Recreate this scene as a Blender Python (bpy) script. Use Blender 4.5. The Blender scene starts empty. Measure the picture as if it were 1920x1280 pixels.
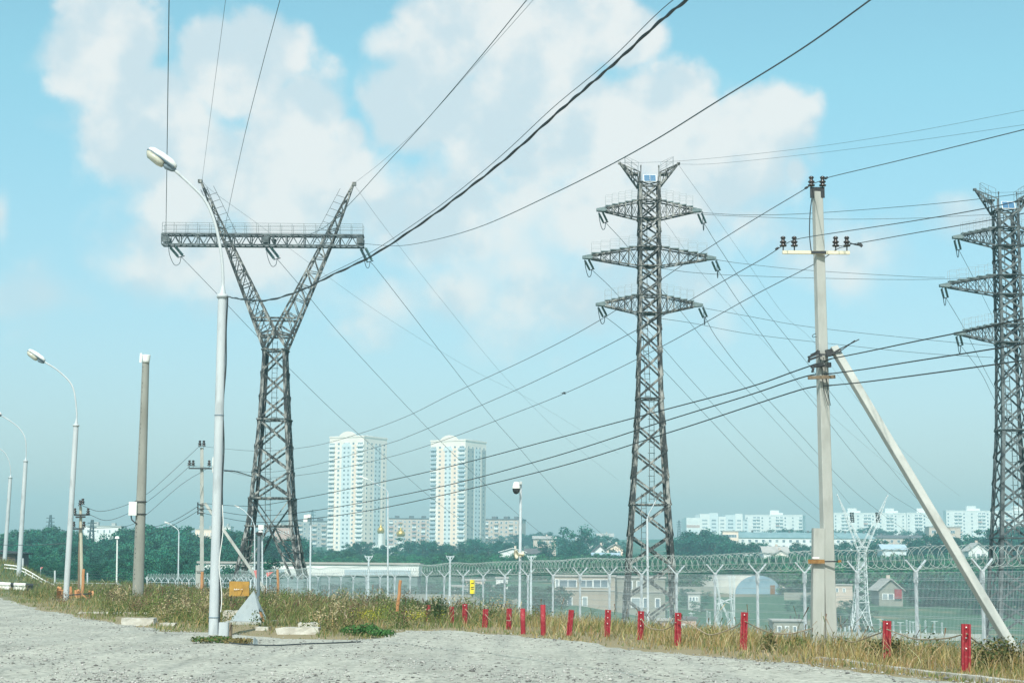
import bpy, math, random
import numpy as np
from mathutils import Vector, Matrix

random.seed(7)
RNG = np.random.default_rng(11)
SC = bpy.context.scene
COL = SC.collection
W0, H0, F = 1920.0, 1280.0, 3300.0
PITCH, ROLL, CAMH = math.radians(7.34), 0.008, 1.6

# ------------------------------------------------------------------ camera
CAMROT = Matrix.Rotation(math.radians(90) + PITCH, 3, 'X') @ Matrix.Rotation(ROLL, 3, 'Z')
CAMPOS = Vector((0, 0, CAMH))
cd = bpy.data.cameras.new('camera')
cam = bpy.data.objects.new('camera', cd)
COL.objects.link(cam)
cam.matrix_world = Matrix.Translation(CAMPOS) @ CAMROT.to_4x4()
cd.sensor_width = 36.0
cd.lens = F / W0 * 36.0
cd.clip_start = 0.1
cd.clip_end = 20000
SC.camera = cam


def P(px, py, Y):
    """the world point seen at photo pixel (px, py) at forward distance Y"""
    d = CAMROT @ Vector(((px - 960) / F, (640 - py) / F, -1.0))
    return CAMPOS + d * (Y / d.y)


def G(px, py, z=0.0):
    d = CAMROT @ Vector(((px - 960) / F, (640 - py) / F, -1.0))
    return CAMPOS + d * ((z - CAMH) / d.z)


# ------------------------------------------------------------------ mesh builder
class MB:
    def __init__(s):
        s.v, s.f, s.m, s.sm = [], [], [], []

    def add(s, verts, faces, mat=0, smooth=False):
        o = len(s.v)
        s.v.extend([tuple(x) for x in verts])
        for f in faces:
            s.f.append([i + o for i in f])
            s.m.append(mat)
            s.sm.append(smooth)
        return s

    def beam(s, p, q, w, h=None, mat=0, up=None, w2=None, h2=None):
        p, q = Vector(p), Vector(q)
        h = w if h is None else h
        w2 = w if w2 is None else w2
        h2 = h if h2 is None else h2
        d = q - p
        if d.length < 1e-6:
            return s
        d.normalize()
        if up is None:
            up = Vector((0, 0, 1)) if abs(d.z) < 0.9 else Vector((0, 1, 0))
        x = d.cross(Vector(up)).normalized()
        y = x.cross(d).normalized()
        vs = []
        for c, ww, hh in ((p, w, h), (q, w2, h2)):
            for a, b in ((-1, -1), (1, -1), (1, 1), (-1, 1)):
                vs.append(c + x * (a * ww / 2) + y * (b * hh / 2))
        return s.add(vs, [(0, 1, 5, 4), (1, 2, 6, 5), (2, 3, 7, 6), (3, 0, 4, 7), (3, 2, 1, 0), (4, 5, 6, 7)], mat)

    def angle(s, p, q, w, dx, dy, t=0.03, mat=0):
        """an L section along p-q, its flanges running in directions dx and dy"""
        p, q = Vector(p), Vector(q)
        a, b = Vector((dx, 0, 0)), Vector((0, dy, 0))
        for e, n in ((a, b), (b, a)):
            vs = []
            for c in (p, q):
                vs += [c, c + e * w, c + e * w + n * t, c + n * t]
            s.add(vs, [(0, 1, 5, 4), (1, 2, 6, 5), (2, 3, 7, 6), (3, 0, 4, 7), (3, 2, 1, 0), (4, 5, 6, 7)], mat)
        return s

    def box(s, c, size, rz=0.0, mat=0, taper=1.0):
        cx, cy, cz = c
        a, b, h = size[0] / 2, size[1] / 2, size[2] / 2
        co, si = math.cos(rz), math.sin(rz)
        vs = []
        for z, k in ((-h, 1.0), (h, taper)):
            for x, y in ((-a, -b), (a, -b), (a, b), (-a, b)):
                x, y = x * k, y * k
                vs.append((cx + x * co - y * si, cy + x * si + y * co, cz + z))
        return s.add(vs, [(0, 1, 5, 4), (1, 2, 6, 5), (2, 3, 7, 6), (3, 0, 4, 7), (3, 2, 1, 0), (4, 5, 6, 7)], mat)

    def tube(s, pts, r, n=8, mat=0, smooth=True, caps=True):
        pts = [Vector(p) for p in pts]
        k = len(pts)
        rr = [r] * k if not hasattr(r, '__len__') else list(r)
        ref = None
        vs, fs = [], []
        for i, p in enumerate(pts):
            d = pts[min(i + 1, k - 1)] - pts[max(i - 1, 0)]
            d.normalize()
            if ref is None:
                ref = Vector((0, 0, 1)) if abs(d.z) < 0.9 else Vector((1, 0, 0))
            x = d.cross(ref)
            if x.length < 1e-5:
                x = d.orthogonal()
            x.normalize()
            y = x.cross(d).normalized()
            ref = y
            for j in range(n):
                a = 2 * math.pi * (j + 0.5) / n
                vs.append(p + (x * math.cos(a) + y * math.sin(a)) * rr[i])
        for i in range(k - 1):
            for j in range(n):
                a, b = i * n + j, i * n + (j + 1) % n
                fs.append((a, b, b + n, a + n))
        s.add(vs, fs, mat, smooth)
        if caps:
            s.add(vs[:n], [tuple(range(n))[::-1]], mat)
            s.add(vs[-n:], [tuple(range(n))], mat)
        return s

    def lathe(s, base, prof, axis=(0, 0, 1), n=12, mat=0):
        """prof: (distance along axis, radius) pairs"""
        a = Vector(axis).normalized()
        x = a.orthogonal().normalized()
        y = a.cross(x)
        base = Vector(base)
        vs, fs = [], []
        for t, r in prof:
            for j in range(n):
                g = 2 * math.pi * j / n
                vs.append(base + a * t + (x * math.cos(g) + y * math.sin(g)) * max(r, 1e-4))
        for i in range(len(prof) - 1):
            for j in range(n):
                p, q = i * n + j, i * n + (j + 1) % n
                fs.append((p, q, q + n, p + n))
        return s.add(vs, fs, mat, True)

    def prism(s, poly, z0, z1, mat=0):
        n = len(poly)
        vs = [(x, y, z0) for x, y in poly] + [(x, y, z1) for x, y in poly]
        fs = [(i, (i + 1) % n, (i + 1) % n + n, i + n) for i in range(n)]
        fs += [tuple(range(n))[::-1], tuple(range(n, 2 * n))]
        return s.add(vs, fs, mat)

    def build(s, name, mats, parent=None, local=False, **kw):
        me = bpy.data.meshes.new(name)
        org = ORG.get(parent.name, Vector((0, 0, 0))) if parent is not None and not local else Vector((0, 0, 0))
        vs = np.array(s.v, dtype=np.float64).reshape(-1, 3) - np.array(org)
        me.from_pydata(vs.tolist(), [], s.f)
        if not isinstance(mats, (list, tuple)):
            mats = [mats]
        for m in mats:
            me.materials.append(m)
        if s.m:
            me.polygons.foreach_set('material_index', s.m)
            me.polygons.foreach_set('use_smooth', s.sm)
        me.update()
        o = bpy.data.objects.new(name, me)
        COL.objects.link(o)
        if parent is not None:
            o.parent = parent
            ORG[o.name] = org
        for k, val in kw.items():
            o[k] = val
        return o


ORG = {}


def thing(name, loc, label, cat, group=None, rz=0.0):
    o = bpy.data.objects.new(name, None)
    COL.objects.link(o)
    o.empty_display_size = 0.5
    o.location = loc
    o.rotation_euler = (0, 0, rz)
    ORG[o.name] = Vector(loc)
    tag(o, label, cat, group)
    return o


def tag(o, label, cat, group=None):
    o['label'] = label
    o['category'] = cat
    if group:
        o['group'] = group
    return o


def copy_tree(o, parent=None):
    c = o.copy()
    COL.objects.link(c)
    c.parent = parent
    for ch in list(o.children):
        copy_tree(ch, c)
    return c


def np_mesh(name, V, Fq, mats, tint=None, parent=None, uniform=4):
    """fast mesh from arrays: V (n,3), Fq (m,uniform)"""
    me = bpy.data.meshes.new(name)
    n, m = len(V), len(Fq)
    me.vertices.add(n)
    me.vertices.foreach_set('co', np.ascontiguousarray(V, dtype=np.float32).ravel())
    me.loops.add(m * uniform)
    me.loops.foreach_set('vertex_index', np.ascontiguousarray(Fq, dtype=np.int32).ravel())
    me.polygons.add(m)
    me.polygons.foreach_set('loop_start', np.arange(0, m * uniform, uniform, dtype=np.int32))
    me.update(calc_edges=True)
    if tint is not None:
        ca = me.color_attributes.new('tint', 'FLOAT_COLOR', 'POINT')
        ca.data.foreach_set('color', np.concatenate([tint, np.ones((n, 1))], 1).astype(np.float32).ravel())
    for mm in (mats if isinstance(mats, (list, tuple)) else [mats]):
        me.materials.append(mm)
    me.validate()
    o = bpy.data.objects.new(name, me)
    COL.objects.link(o)
    if parent:
        o.parent = parent
    return o


# ------------------------------------------------------------------ materials
def mat(name, c1, c2=None, scale=3.0, rough=0.7, metal=0.0, stretch=(1, 1, 1), lo=0.35, hi=0.65, detail=5.0,
        bump=0.0, bump_scale=None, c3=None, scale3=0.5, lo3=0.5, hi3=0.7, spec=0.3):
    m = bpy.data.materials.new(name)
    m.use_nodes = True
    nt = m.node_tree
    N, L = nt.nodes, nt.links
    b = N['Principled BSDF']
    b.inputs['Roughness'].default_value = rough
    b.inputs['Metallic'].default_value = metal
    b.inputs['Specular IOR Level'].default_value = spec
    b.inputs['Base Color'].default_value = (*c1, 1)
    if c2 is not None or bump:
        tc = N.new('ShaderNodeTexCoord')
        mp = N.new('ShaderNodeMapping')
        mp.inputs['Scale'].default_value = stretch
        L.new(tc.outputs['Object'], mp.inputs['Vector'])
    if c2 is not None:
        no = N.new('ShaderNodeTexNoise')
        no.inputs['Scale'].default_value = scale
        no.inputs['Detail'].default_value = detail
        no.inputs['Roughness'].default_value = 0.65
        L.new(mp.outputs[0], no.inputs['Vector'])
        rp = N.new('ShaderNodeValToRGB')
        rp.color_ramp.elements[0].position = lo
        rp.color_ramp.elements[1].position = hi
        rp.color_ramp.elements[0].color = (*c1, 1)
        rp.color_ramp.elements[1].color = (*c2, 1)
        L.new(no.outputs['Fac'], rp.inputs['Fac'])
        out = rp.outputs['Color']
        if c3 is not None:
            n3 = N.new('ShaderNodeTexNoise')
            n3.inputs['Scale'].default_value = scale3
            n3.inputs['Detail'].default_value = 6
            L.new(mp.outputs[0], n3.inputs['Vector'])
            r3 = N.new('ShaderNodeMapRange')
            r3.inputs['From Min'].default_value = lo3
            r3.inputs['From Max'].default_value = hi3
            L.new(n3.outputs['Fac'], r3.inputs['Value'])
            mx = N.new('ShaderNodeMix')
            mx.data_type = 'RGBA'
            L.new(r3.outputs[0], mx.inputs[0])
            L.new(out, mx.inputs[6])
            mx.inputs[7].default_value = (*c3, 1)
            out = mx.outputs[2]
        L.new(out, b.inputs['Base Color'])
    if bump:
        bn = N.new('ShaderNodeTexNoise')
        bn.inputs['Scale'].default_value = bump_scale or scale * 4
        bn.inputs['Detail'].default_value = 6
        L.new(mp.outputs[0], bn.inputs['Vector'])
        bp = N.new('ShaderNodeBump')
        bp.inputs['Strength'].default_value = 0.6
        bp.inputs['Distance'].default_value = bump
        L.new(bn.outputs['Fac'], bp.inputs['Height'])
        L.new(bp.outputs[0], b.inputs['Normal'])
    return m


def tint_mat(name, rough=0.8, trans=0.25):
    m = bpy.data.materials.new(name)
    m.use_nodes = True
    N, L = m.node_tree.nodes, m.node_tree.links
    b = N['Principled BSDF']
    b.inputs['Roughness'].default_value = rough
    b.inputs['Specular IOR Level'].default_value = 0.15
    at = N.new('ShaderNodeAttribute')
    at.attribute_name = 'tint'
    L.new(at.outputs['Color'], b.inputs['Base Color'])
    tr = N.new('ShaderNodeBsdfTranslucent')
    L.new(at.outputs['Color'], tr.inputs['Color'])
    ms = N.new('ShaderNodeMixShader')
    ms.inputs[0].default_value = trans
    L.new(b.outputs[0], ms.inputs[1])
    L.new(tr.outputs[0], ms.inputs[2])
    L.new(ms.outputs[0], N['Material Output'].inputs['Surface'])
    return m


M = {}
M['steel'] = mat('weathered_lattice_steel', (0.032, 0.036, 0.037), (0.33, 0.335, 0.32), 1.6, 0.75, stretch=(2.2, 2.2, 0.55), lo=0.47, hi=0.61, detail=9)
M['steel_dark'] = mat('dark_lattice_steel', (0.018, 0.022, 0.025), (0.12, 0.14, 0.15), 2.0, 0.7, lo=0.45, hi=0.7)
M['steel_grey'] = mat('grey_lattice_steel', (0.035, 0.045, 0.05), (0.17, 0.20, 0.21), 1.5, 0.65, lo=0.4, hi=0.65, detail=8)
M['rail'] = mat('thin_grey_rail', (0.09, 0.12, 0.13), (0.16, 0.19, 0.2), 2, 0.5)
M['rail_faint'] = mat('faint_pale_rail', (0.24, 0.29, 0.31), (0.34, 0.38, 0.40), 2, 0.5)
M['plat'] = mat('greenish_grey_plate', (0.10, 0.15, 0.16), (0.2, 0.26, 0.27), 3, 0.6)
M['insul'] = mat('grey_green_glass_insulator', (0.06, 0.14, 0.14), (0.14, 0.24, 0.24), 8, 0.25, spec=0.6)
M['ceramic'] = mat('brown_black_ceramic', (0.022, 0.019, 0.021), (0.045, 0.036, 0.036), 8, 0.2, spec=0.7)
M['solar'] = mat('blue_solar_cells', (0.05, 0.14, 0.26), (0.07, 0.18, 0.32), 4, 0.2, stretch=(6, 1, 1), spec=0.6)
M['whiteframe'] = mat('white_frame', (0.75, 0.77, 0.77), (0.82, 0.83, 0.82), 3, 0.5)
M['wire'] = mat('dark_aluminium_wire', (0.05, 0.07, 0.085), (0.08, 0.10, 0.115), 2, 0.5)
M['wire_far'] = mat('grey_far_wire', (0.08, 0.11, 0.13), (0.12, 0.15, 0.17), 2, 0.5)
M['cable'] = mat('black_rubber_cable', (0.02, 0.03, 0.035), (0.04, 0.05, 0.055), 5, 0.5)
M['lamp_paint'] = mat('white_grey_paint', (0.40, 0.45, 0.48), (0.52, 0.56, 0.58), 1.2, 0.45, stretch=(1, 1, 0.3), lo=0.3, hi=0.6,
                      c3=(0.25, 0.28, 0.29), scale3=2.2, lo3=0.56, hi3=0.72, bump=0.004, bump_scale=20)
M['lamp_white'] = mat('white_enamel', (0.72, 0.74, 0.72), (0.8, 0.81, 0.79), 4, 0.35)
M['lamp_grey'] = mat('blue_grey_bracket', (0.13, 0.19, 0.24), (0.2, 0.26, 0.3), 4, 0.5)
M['lens'] = mat('yellowed_lens', (0.42, 0.42, 0.34), (0.56, 0.56, 0.48), 6, 0.2, spec=0.6)
M['concrete'] = mat('pale_concrete', (0.37, 0.39, 0.365), (0.45, 0.465, 0.44), 2.5, 0.9, stretch=(1, 1, 0.3), bump=0.004, bump_scale=40,
                    c3=(0.26, 0.27, 0.25), scale3=2.6, lo3=0.52, hi3=0.78)
M['concrete_round'] = mat('grey_spun_concrete', (0.235, 0.24, 0.215), (0.30, 0.31, 0.28), 2.0, 0.9, stretch=(1, 1, 0.25), bump=0.004, bump_scale=40,
                          c3=(0.2, 0.2, 0.17), scale3=1.1, lo3=0.5, hi3=0.75)
M['concrete_rubble'] = mat('broken_concrete', (0.40, 0.38, 0.33), (0.55, 0.54, 0.49), 3, 0.95, bump=0.03, bump_scale=9,
                           c3=(0.25, 0.23, 0.19), scale3=2.5, lo3=0.5, hi3=0.7)
M['rust'] = mat('rusty_iron', (0.25, 0.10, 0.03), (0.38, 0.18, 0.05), 12, 0.85)
M['rust_band'] = mat('dull_rusty_band', (0.20, 0.10, 0.035), (0.33, 0.19, 0.07), 14, 0.85)
M['dark'] = mat('dark_metal', (0.02, 0.025, 0.028), (0.05, 0.055, 0.06), 6, 0.6)
M['red'] = mat('faded_red_paint', (0.25, 0.014, 0.026), (0.34, 0.030, 0.042), 5, 0.65, c3=(0.36, 0.17, 0.14), scale3=14, lo3=0.56, hi3=0.74)
M['rope'] = mat('tan_rope', (0.25, 0.20, 0.14), (0.36, 0.30, 0.22), 20, 0.9)
M['fence'] = mat('pale_grey_fence_paint', (0.50, 0.57, 0.62), (0.60, 0.66, 0.70), 3, 0.5, c3=(0.4, 0.43, 0.43), scale3=5, lo3=0.6, hi3=0.75)
M['mesh_wire'] = mat('galvanised_mesh_wire', (0.42, 0.50, 0.54), (0.5, 0.57, 0.6), 3, 0.5)
M['razor'] = mat('galvanised_razor_tape', (0.30, 0.38, 0.38), (0.50, 0.57, 0.56), 9, 0.4)
M['orange'] = mat('weathered_orange_paint', (0.42, 0.19, 0.08), (0.52, 0.27, 0.13), 6, 0.8, stretch=(1, 1, 0.3), c3=(0.3, 0.17, 0.1), scale3=4, lo3=0.55, hi3=0.7)
M['sign_brown'] = mat('ochre_sign_paint', (0.30, 0.16, 0.025), (0.40, 0.23, 0.045), 5, 0.7, c3=(0.2, 0.13, 0.04), scale3=3, lo3=0.55, hi3=0.75)
M['white_paint'] = mat('white_paint', (0.76, 0.77, 0.75), (0.82, 0.82, 0.8), 3, 0.5)
M['black_paint'] = mat('black_paint', (0.03, 0.035, 0.04), (0.05, 0.055, 0.06), 3, 0.5)
M['yellow'] = mat('yellow_sign', (0.75, 0.62, 0.03), (0.8, 0.68, 0.05), 3, 0.5)
M['pink'] = mat('faded_red_sign', (0.55, 0.17, 0.17), (0.62, 0.22, 0.21), 4, 0.6)
M['sheet'] = mat('grey_blue_sheet_steel', (0.30, 0.35, 0.37), (0.37, 0.42, 0.43), 2, 0.5, c3=(0.22, 0.25, 0.26), scale3=4, lo3=0.55, hi3=0.75)
M['postgrey'] = mat('slate_grey_post_paint', (0.13, 0.18, 0.21), (0.17, 0.22, 0.25), 3, 0.6)
M['yard_tan'] = mat('tan_yard_wall', (0.33, 0.28, 0.23), (0.40, 0.35, 0.29), 0.4, 0.9)
M['yard_wall'] = mat('stained_yard_wall', (0.24, 0.25, 0.22), (0.32, 0.32, 0.28), 0.4, 0.9)
M['wood_old'] = mat('old_wood', (0.14, 0.11, 0.08), (0.24, 0.19, 0.13), 3, 0.9, stretch=(3, 3, 0.4))
M['pole_cream'] = mat('cream_pole', (0.42, 0.40, 0.31), (0.50, 0.48, 0.39), 3, 0.9, stretch=(1, 1, 0.4))
M['boxwhite'] = mat('white_box_enamel', (0.7, 0.71, 0.69), (0.76, 0.77, 0.75), 4, 0.5)
M['cream_plastic'] = mat('cream_plastic', (0.62, 0.58, 0.42), (0.7, 0.66, 0.52), 3, 0.4)
M['gold'] = mat('gilded_sheet', (0.55, 0.36, 0.07), (0.68, 0.47, 0.12), 1.0, 0.35, metal=0.7)
M['bird'] = mat('dark_feathers', (0.04, 0.045, 0.05), (0.08, 0.085, 0.09), 9, 0.8)
# buildings
M['w_cream'] = mat('cream_panel', (0.87, 0.78, 0.70), (0.91, 0.83, 0.75), 0.25, 0.8)
M['w_peach'] = mat('peach_panel', (0.88, 0.68, 0.55), (0.92, 0.74, 0.61), 0.25, 0.8)
M['w_white'] = mat('white_panel', (0.74, 0.76, 0.75), (0.82, 0.83, 0.81), 0.2, 0.8)
M['w_blue'] = mat('pale_blue_panel', (0.62, 0.70, 0.73), (0.68, 0.75, 0.77), 0.25, 0.8)
M['w_slate'] = mat('slate_blue_panel', (0.40, 0.50, 0.56), (0.46, 0.56, 0.62), 0.25, 0.8)
M['w_pink'] = mat('dusty_pink_panel', (0.50, 0.34, 0.30), (0.58, 0.42, 0.37), 0.3, 0.8)
M['w_tan'] = mat('tan_brick', (0.54, 0.44, 0.37), (0.62, 0.52, 0.45), 0.3, 0.85)
M['w_grey'] = mat('grey_panel', (0.38, 0.40, 0.39), (0.46, 0.47, 0.45), 0.3, 0.85)
M['w_slate_dark'] = mat('slate_green_plinth', (0.13, 0.20, 0.20), (0.18, 0.26, 0.25), 0.4, 0.85)
M['glass'] = mat('dark_window_glass', (0.09, 0.13, 0.17), (0.22, 0.28, 0.33), 0.35, 0.15, spec=0.6)
M['glass_light'] = mat('curtained_window_glass', (0.24, 0.30, 0.34), (0.36, 0.41, 0.43), 0.35, 0.2, spec=0.6)
M['roof_dark'] = mat('dark_roof', (0.10, 0.10, 0.11), (0.16, 0.15, 0.15), 0.6, 0.8)
M['roof_green'] = mat('blue_green_roof', (0.17, 0.27, 0.29), (0.24, 0.35, 0.37), 0.3, 0.6)
M['roof_grey'] = mat('grey_sheet_roof', (0.36, 0.35, 0.33), (0.45, 0.44, 0.42), 0.4, 0.7)
M['roof_blue'] = mat('pale_blue_roof', (0.36, 0.48, 0.56), (0.44, 0.55, 0.62), 0.4, 0.5)
M['tarp'] = mat('pale_hangar_skin', (0.55, 0.53, 0.47), (0.64, 0.62, 0.56), 0.3, 0.7)
M['tarp_end'] = mat('blue_shade_hangar_end', (0.20, 0.33, 0.42), (0.27, 0.40, 0.48), 0.3, 0.7)  # blue shade on the end wall is put into its colour
M['bark'] = mat('brown_bark', (0.08, 0.06, 0.045), (0.15, 0.12, 0.09), 3, 0.95, stretch=(2, 2, 0.4))
M['leaf'] = tint_mat('tree_leaf')
M['blade'] = tint_mat('grass_blade', trans=0.3)
M['stone'] = tint_mat('loose_stone', 0.9, 0.0)

# ------------------------------------------------------------------ fence line and terrain height
SP = 3.0
u_f = (P(-200, 1058, 100) - CAMPOS)
u_f.z = 0
u_f.normalize()
F0 = P(1844, 1150, 15.36 * SP * u_f.y)
F0.z = 0
nrm = Vector((u_f.y, -u_f.x, 0))


def fpos(n):
    return F0 + u_f * (n * SP)


def sstep(a, b, x):
    t = np.clip((x - a) / (b - a), 0, 1)
    return t * t * (3 - 2 * t)


VY = np.array([0, 130, 200, 300, 400, 520, 700, 1000, 1500, 2700.])
VZ = {-0.30: [-.2, -.3, -.6, -.2, 1.0, 2.5, 4.0, 9.0, 22, 34],
      -0.16: [-.2, -.3, -1.0, -1.0, .5, 1.5, 3.0, 10.0, 24, 34],
      -0.08: [-1.2, -1.8, -2.6, -2.8, -1.2, .8, 2.5, 11.0, 25, 35],
      0.04: [-2.4, -3.2, -3.6, -3.4, -1.8, .5, 2.5, 11.0, 26, 36],
      0.12: [-3, -4.2, -6.0, -8.0, -3.6, .5, 3.5, 12.0, 28, 37],
      0.22: [-3, -4.6, -6.6, -8.8, -4.2, .5, 4.0, 12.0, 28, 37],
      0.32: [-3.2, -5.4, -7.0, -8.8, -4.2, .5, 4.0, 12.0, 28, 37]}
VU = np.array(sorted(VZ))
VT = np.array([VZ[k] for k in VU])
edge_px = [(-420, 1078), (-200, 1094), (0, 1116), (60, 1134), (130, 1150), (240, 1167), (330, 1182), (400, 1184), (450, 1184), (500, 1189), (560, 1195),
           (640, 1196), (700, 1191), (716, 1184), (760, 1181), (830, 1179), (900, 1182), (960, 1189), (1030, 1193), (1130, 1203),
           (1220, 1215), (1330, 1226), (1440, 1235), (1540, 1245), (1700, 1263), (1850, 1277), (2000, 1294), (2500, 1370)]
LOT = [tuple(G(x, y).xy) for x, y in edge_px]
LOT = [(-120.0, LOT[0][1] + 20)] + LOT + [(70.0, -40.0), (-160.0, -40.0)]
LOTA = np.array(LOT)


def lot_dist(x, y):
    """signed distance to the gravel edge, positive inside the gravel"""
    x, y = np.asarray(x, float), np.asarray(y, float)
    A, B = LOTA, np.roll(LOTA, -1, 0)
    d = np.full(x.shape, 1e9)
    ins = np.zeros(x.shape, bool)
    for (ax, ay), (bx, by) in zip(A, B):
        ex, ey = bx - ax, by - ay
        t = np.clip(((x - ax) * ex + (y - ay) * ey) / (ex * ex + ey * ey), 0, 1)
        d = np.minimum(d, np.hypot(x - ax - t * ex, y - ay - t * ey))
        c = ((ay > y) != (by > y))
        xi = ax + (y - ay) / (by - ay if by != ay else 1e-9) * ex
        ins ^= c & (x < xi)
    return np.where(ins, d, -d)


def ground_z(x, y):
    x, y = np.asarray(x, float), np.asarray(y, float)
    sd = (x - F0.x) * nrm.x + (y - F0.y) * nrm.y
    al = ((x - F0.x) * u_f.x + (y - F0.y) * u_f.y) / SP
    zf = -0.75 - np.clip(al, -5, 45) / 33.0 * 0.9
    u = x / np.maximum(y, 20.0)
    uc = np.clip(u, VU[0], VU[-1])
    Yc = np.clip(y, 0, VY[-1])
    iy = np.clip(np.searchsorted(VY, Yc) - 1, 0, len(VY) - 2)
    iu = np.clip(np.searchsorted(VU, uc) - 1, 0, len(VU) - 2)
    ty = (Yc - VY[iy]) / (VY[iy + 1] - VY[iy])
    tu = (uc - VU[iu]) / (VU[iu + 1] - VU[iu])
    V = (VT[iu, iy] * (1 - tu) * (1 - ty) + VT[iu + 1, iy] * tu * (1 - ty) + VT[iu, iy + 1] * (1 - tu) * ty + VT[iu + 1, iy + 1] * tu * ty)
    t = np.maximum(sstep(0, 45, sd), sstep(190, 260, y))
    z_verge = sstep(-7, -0.5, sd) * zf
    z = z_verge * (1 - t) + V * t
    z = z + 1.75 * sstep(0.25, 0.288, -u) * sstep(95, 140, y) * (1 - sstep(175, 260, y))
    z = z + 0.05 * np.sin(x * 0.9 + 1.3) * np.sin(y * 0.7) * sstep(0.5, 3, -lot_dist(x, y)) * (y < 160)
    return z


def gz(x, y):
    return float(ground_z(np.array([x]), np.array([y]))[0])


def PG(px, Y, py=1100):
    """ground point under photo column px at distance Y"""
    p = P(px, py, Y)
    p.z = gz(p.x, p.y)
    return p


def grid_mesh(name, X, Y, Z, m):
    ny, nx = X.shape
    V = np.stack([X, Y, Z], -1).reshape(-1, 3)
    i = np.arange(ny - 1)[:, None] * nx + np.arange(nx - 1)[None, :]
    Fq = np.stack([i, i + 1, i + nx + 1, i + nx], -1).reshape(-1, 4)
    o = np_mesh(name, V, Fq, m)
    o.data.polygons.foreach_set('use_smooth', np.ones(len(Fq), bool))
    return o


# ground sheet
m_ground = mat('grassy_ground', (0.028, 0.095, 0.052), (0.05, 0.13, 0.065), 0.25, 0.95, lo=0.35, hi=0.7, detail=10, bump=0.05, bump_scale=3,
               c3=(0.22, 0.19, 0.12), scale3=0.05, lo3=0.55, hi3=0.66)
_nt = m_ground.node_tree
_b = _nt.nodes['Principled BSDF']
_src = _b.inputs['Base Color'].links[0].from_socket
_tc = [n for n in _nt.nodes if n.type == 'TEX_COORD'][0]
_sp = _nt.nodes.new('ShaderNodeSeparateXYZ')
_nt.links.new(_tc.outputs['Object'], _sp.inputs[0])
_mr = _nt.nodes.new('ShaderNodeMapRange')
_mr.inputs['From Min'].default_value = 130
_mr.inputs['From Max'].default_value = 70
_nt.links.new(_sp.outputs[1], _mr.inputs['Value'])
_mx = _nt.nodes.new('ShaderNodeMix')
_mx.data_type = 'RGBA'
_nt.links.new(_mr.outputs[0], _mx.inputs[0])
_nt.links.new(_src, _mx.inputs[6])
_mx.inputs[7].default_value = (0.25, 0.21, 0.125, 1)
_nt.links.new(_mx.outputs[2], _b.inputs['Base Color'])
ys = np.concatenate([np.arange(-60, 20, 4.0), np.arange(20, 135, 0.7), np.geomspace(135, 2650, 170)])
us = np.linspace(-0.85, 0.85, 300)
Yg, Ug = np.meshgrid(ys, us, indexing='ij')
Xg = Ug * (np.maximum(Yg, 0) + 60)
ld = lot_dist(Xg, Yg)
Zg = ground_z(Xg, Yg)
Zg = np.where(ld > -1, Zg * (1 - sstep(-0.2, 0.3, ld)) - 0.14 * sstep(-0.35, 0.5, ld), Zg)
g = grid_mesh('ground', Xg, Yg, Zg, m_ground)
g['kind'] = 'structure'

# gravel lot
m_gravel = bpy.data.materials.new('gravel')
m_gravel.use_nodes = True
nt = m_gravel.node_tree
N, L = nt.nodes, nt.links
b = N['Principled BSDF']
b.inputs['Roughness'].default_value = 0.95
b.inputs['Specular IOR Level'].default_value = 0.1
tc = N.new('ShaderNodeTexCoord')


def ramp_noise(sc, stops, detail=6, vor=False):
    n = N.new('ShaderNodeTexVoronoi' if vor else 'ShaderNodeTexNoise')
    n.inputs['Scale'].default_value = sc
    if not vor:
        n.inputs['Detail'].default_value = detail
        n.inputs['Roughness'].default_value = 0.7
    L.new(tc.outputs['Object'], n.inputs['Vector'])
    r = N.new('ShaderNodeValToRGB')
    while len(r.color_ramp.elements) < len(stops):
        r.color_ramp.elements.new(0.5)
    for e, (p, c) in zip(r.color_ramp.elements, stops):
        e.position = p
        e.color = (*c, 1)
    src = n.outputs['Fac'] if not vor else n.outputs['Color']
    if vor:
        sp = N.new('ShaderNodeSeparateColor')
        L.new(src, sp.inputs[0])
        src = sp.outputs[0]
    L.new(src, r.inputs['Fac'])
    return r.outputs['Color'], n


c_a, _ = ramp_noise(14, [(0.0, (0.17, 0.175, 0.165)), (0.10, (0.32, 0.33, 0.31)), (0.5, (0.40, 0.41, 0.385)), (1.0, (0.47, 0.475, 0.45))], vor=True)
c_b, _ = ramp_noise(0.35, [(0.30, (0.80, 0.79, 0.75)), (0.48, (0.98, 0.975, 0.945)), (0.7, (1.10, 1.095, 1.06))])
c_c, nb = ramp_noise(9, [(0.3, (0.72, 0.72, 0.71)), (0.65, (1.1, 1.1, 1.08))], 8)
mx = N.new('ShaderNodeMix'); mx.data_type = 'RGBA'; mx.blend_type = 'MULTIPLY'; mx.inputs[0].default_value = 1
L.new(c_a, mx.inputs[6]); L.new(c_b, mx.inputs[7])
mx2 = N.new('ShaderNodeMix'); mx2.data_type = 'RGBA'; mx2.blend_type = 'MULTIPLY'; mx2.inputs[0].default_value = 1
L.new(mx.outputs[2], mx2.inputs[6]); L.new(c_c, mx2.inputs[7])
mpt = N.new('ShaderNodeMapping')
mpt.inputs['Rotation'].default_value = (0, 0, 0.62)
mpt.inputs['Scale'].default_value = (1.3, 0.07, 1)
L.new(tc.outputs['Object'], mpt.inputs['Vector'])
ntr = N.new('ShaderNodeTexNoise')
ntr.inputs['Scale'].default_value = 1.0
ntr.inputs['Detail'].default_value = 4
L.new(mpt.outputs[0], ntr.inputs['Vector'])
rtr = N.new('ShaderNodeValToRGB')
rtr.color_ramp.elements[0].position = 0.36
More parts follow.
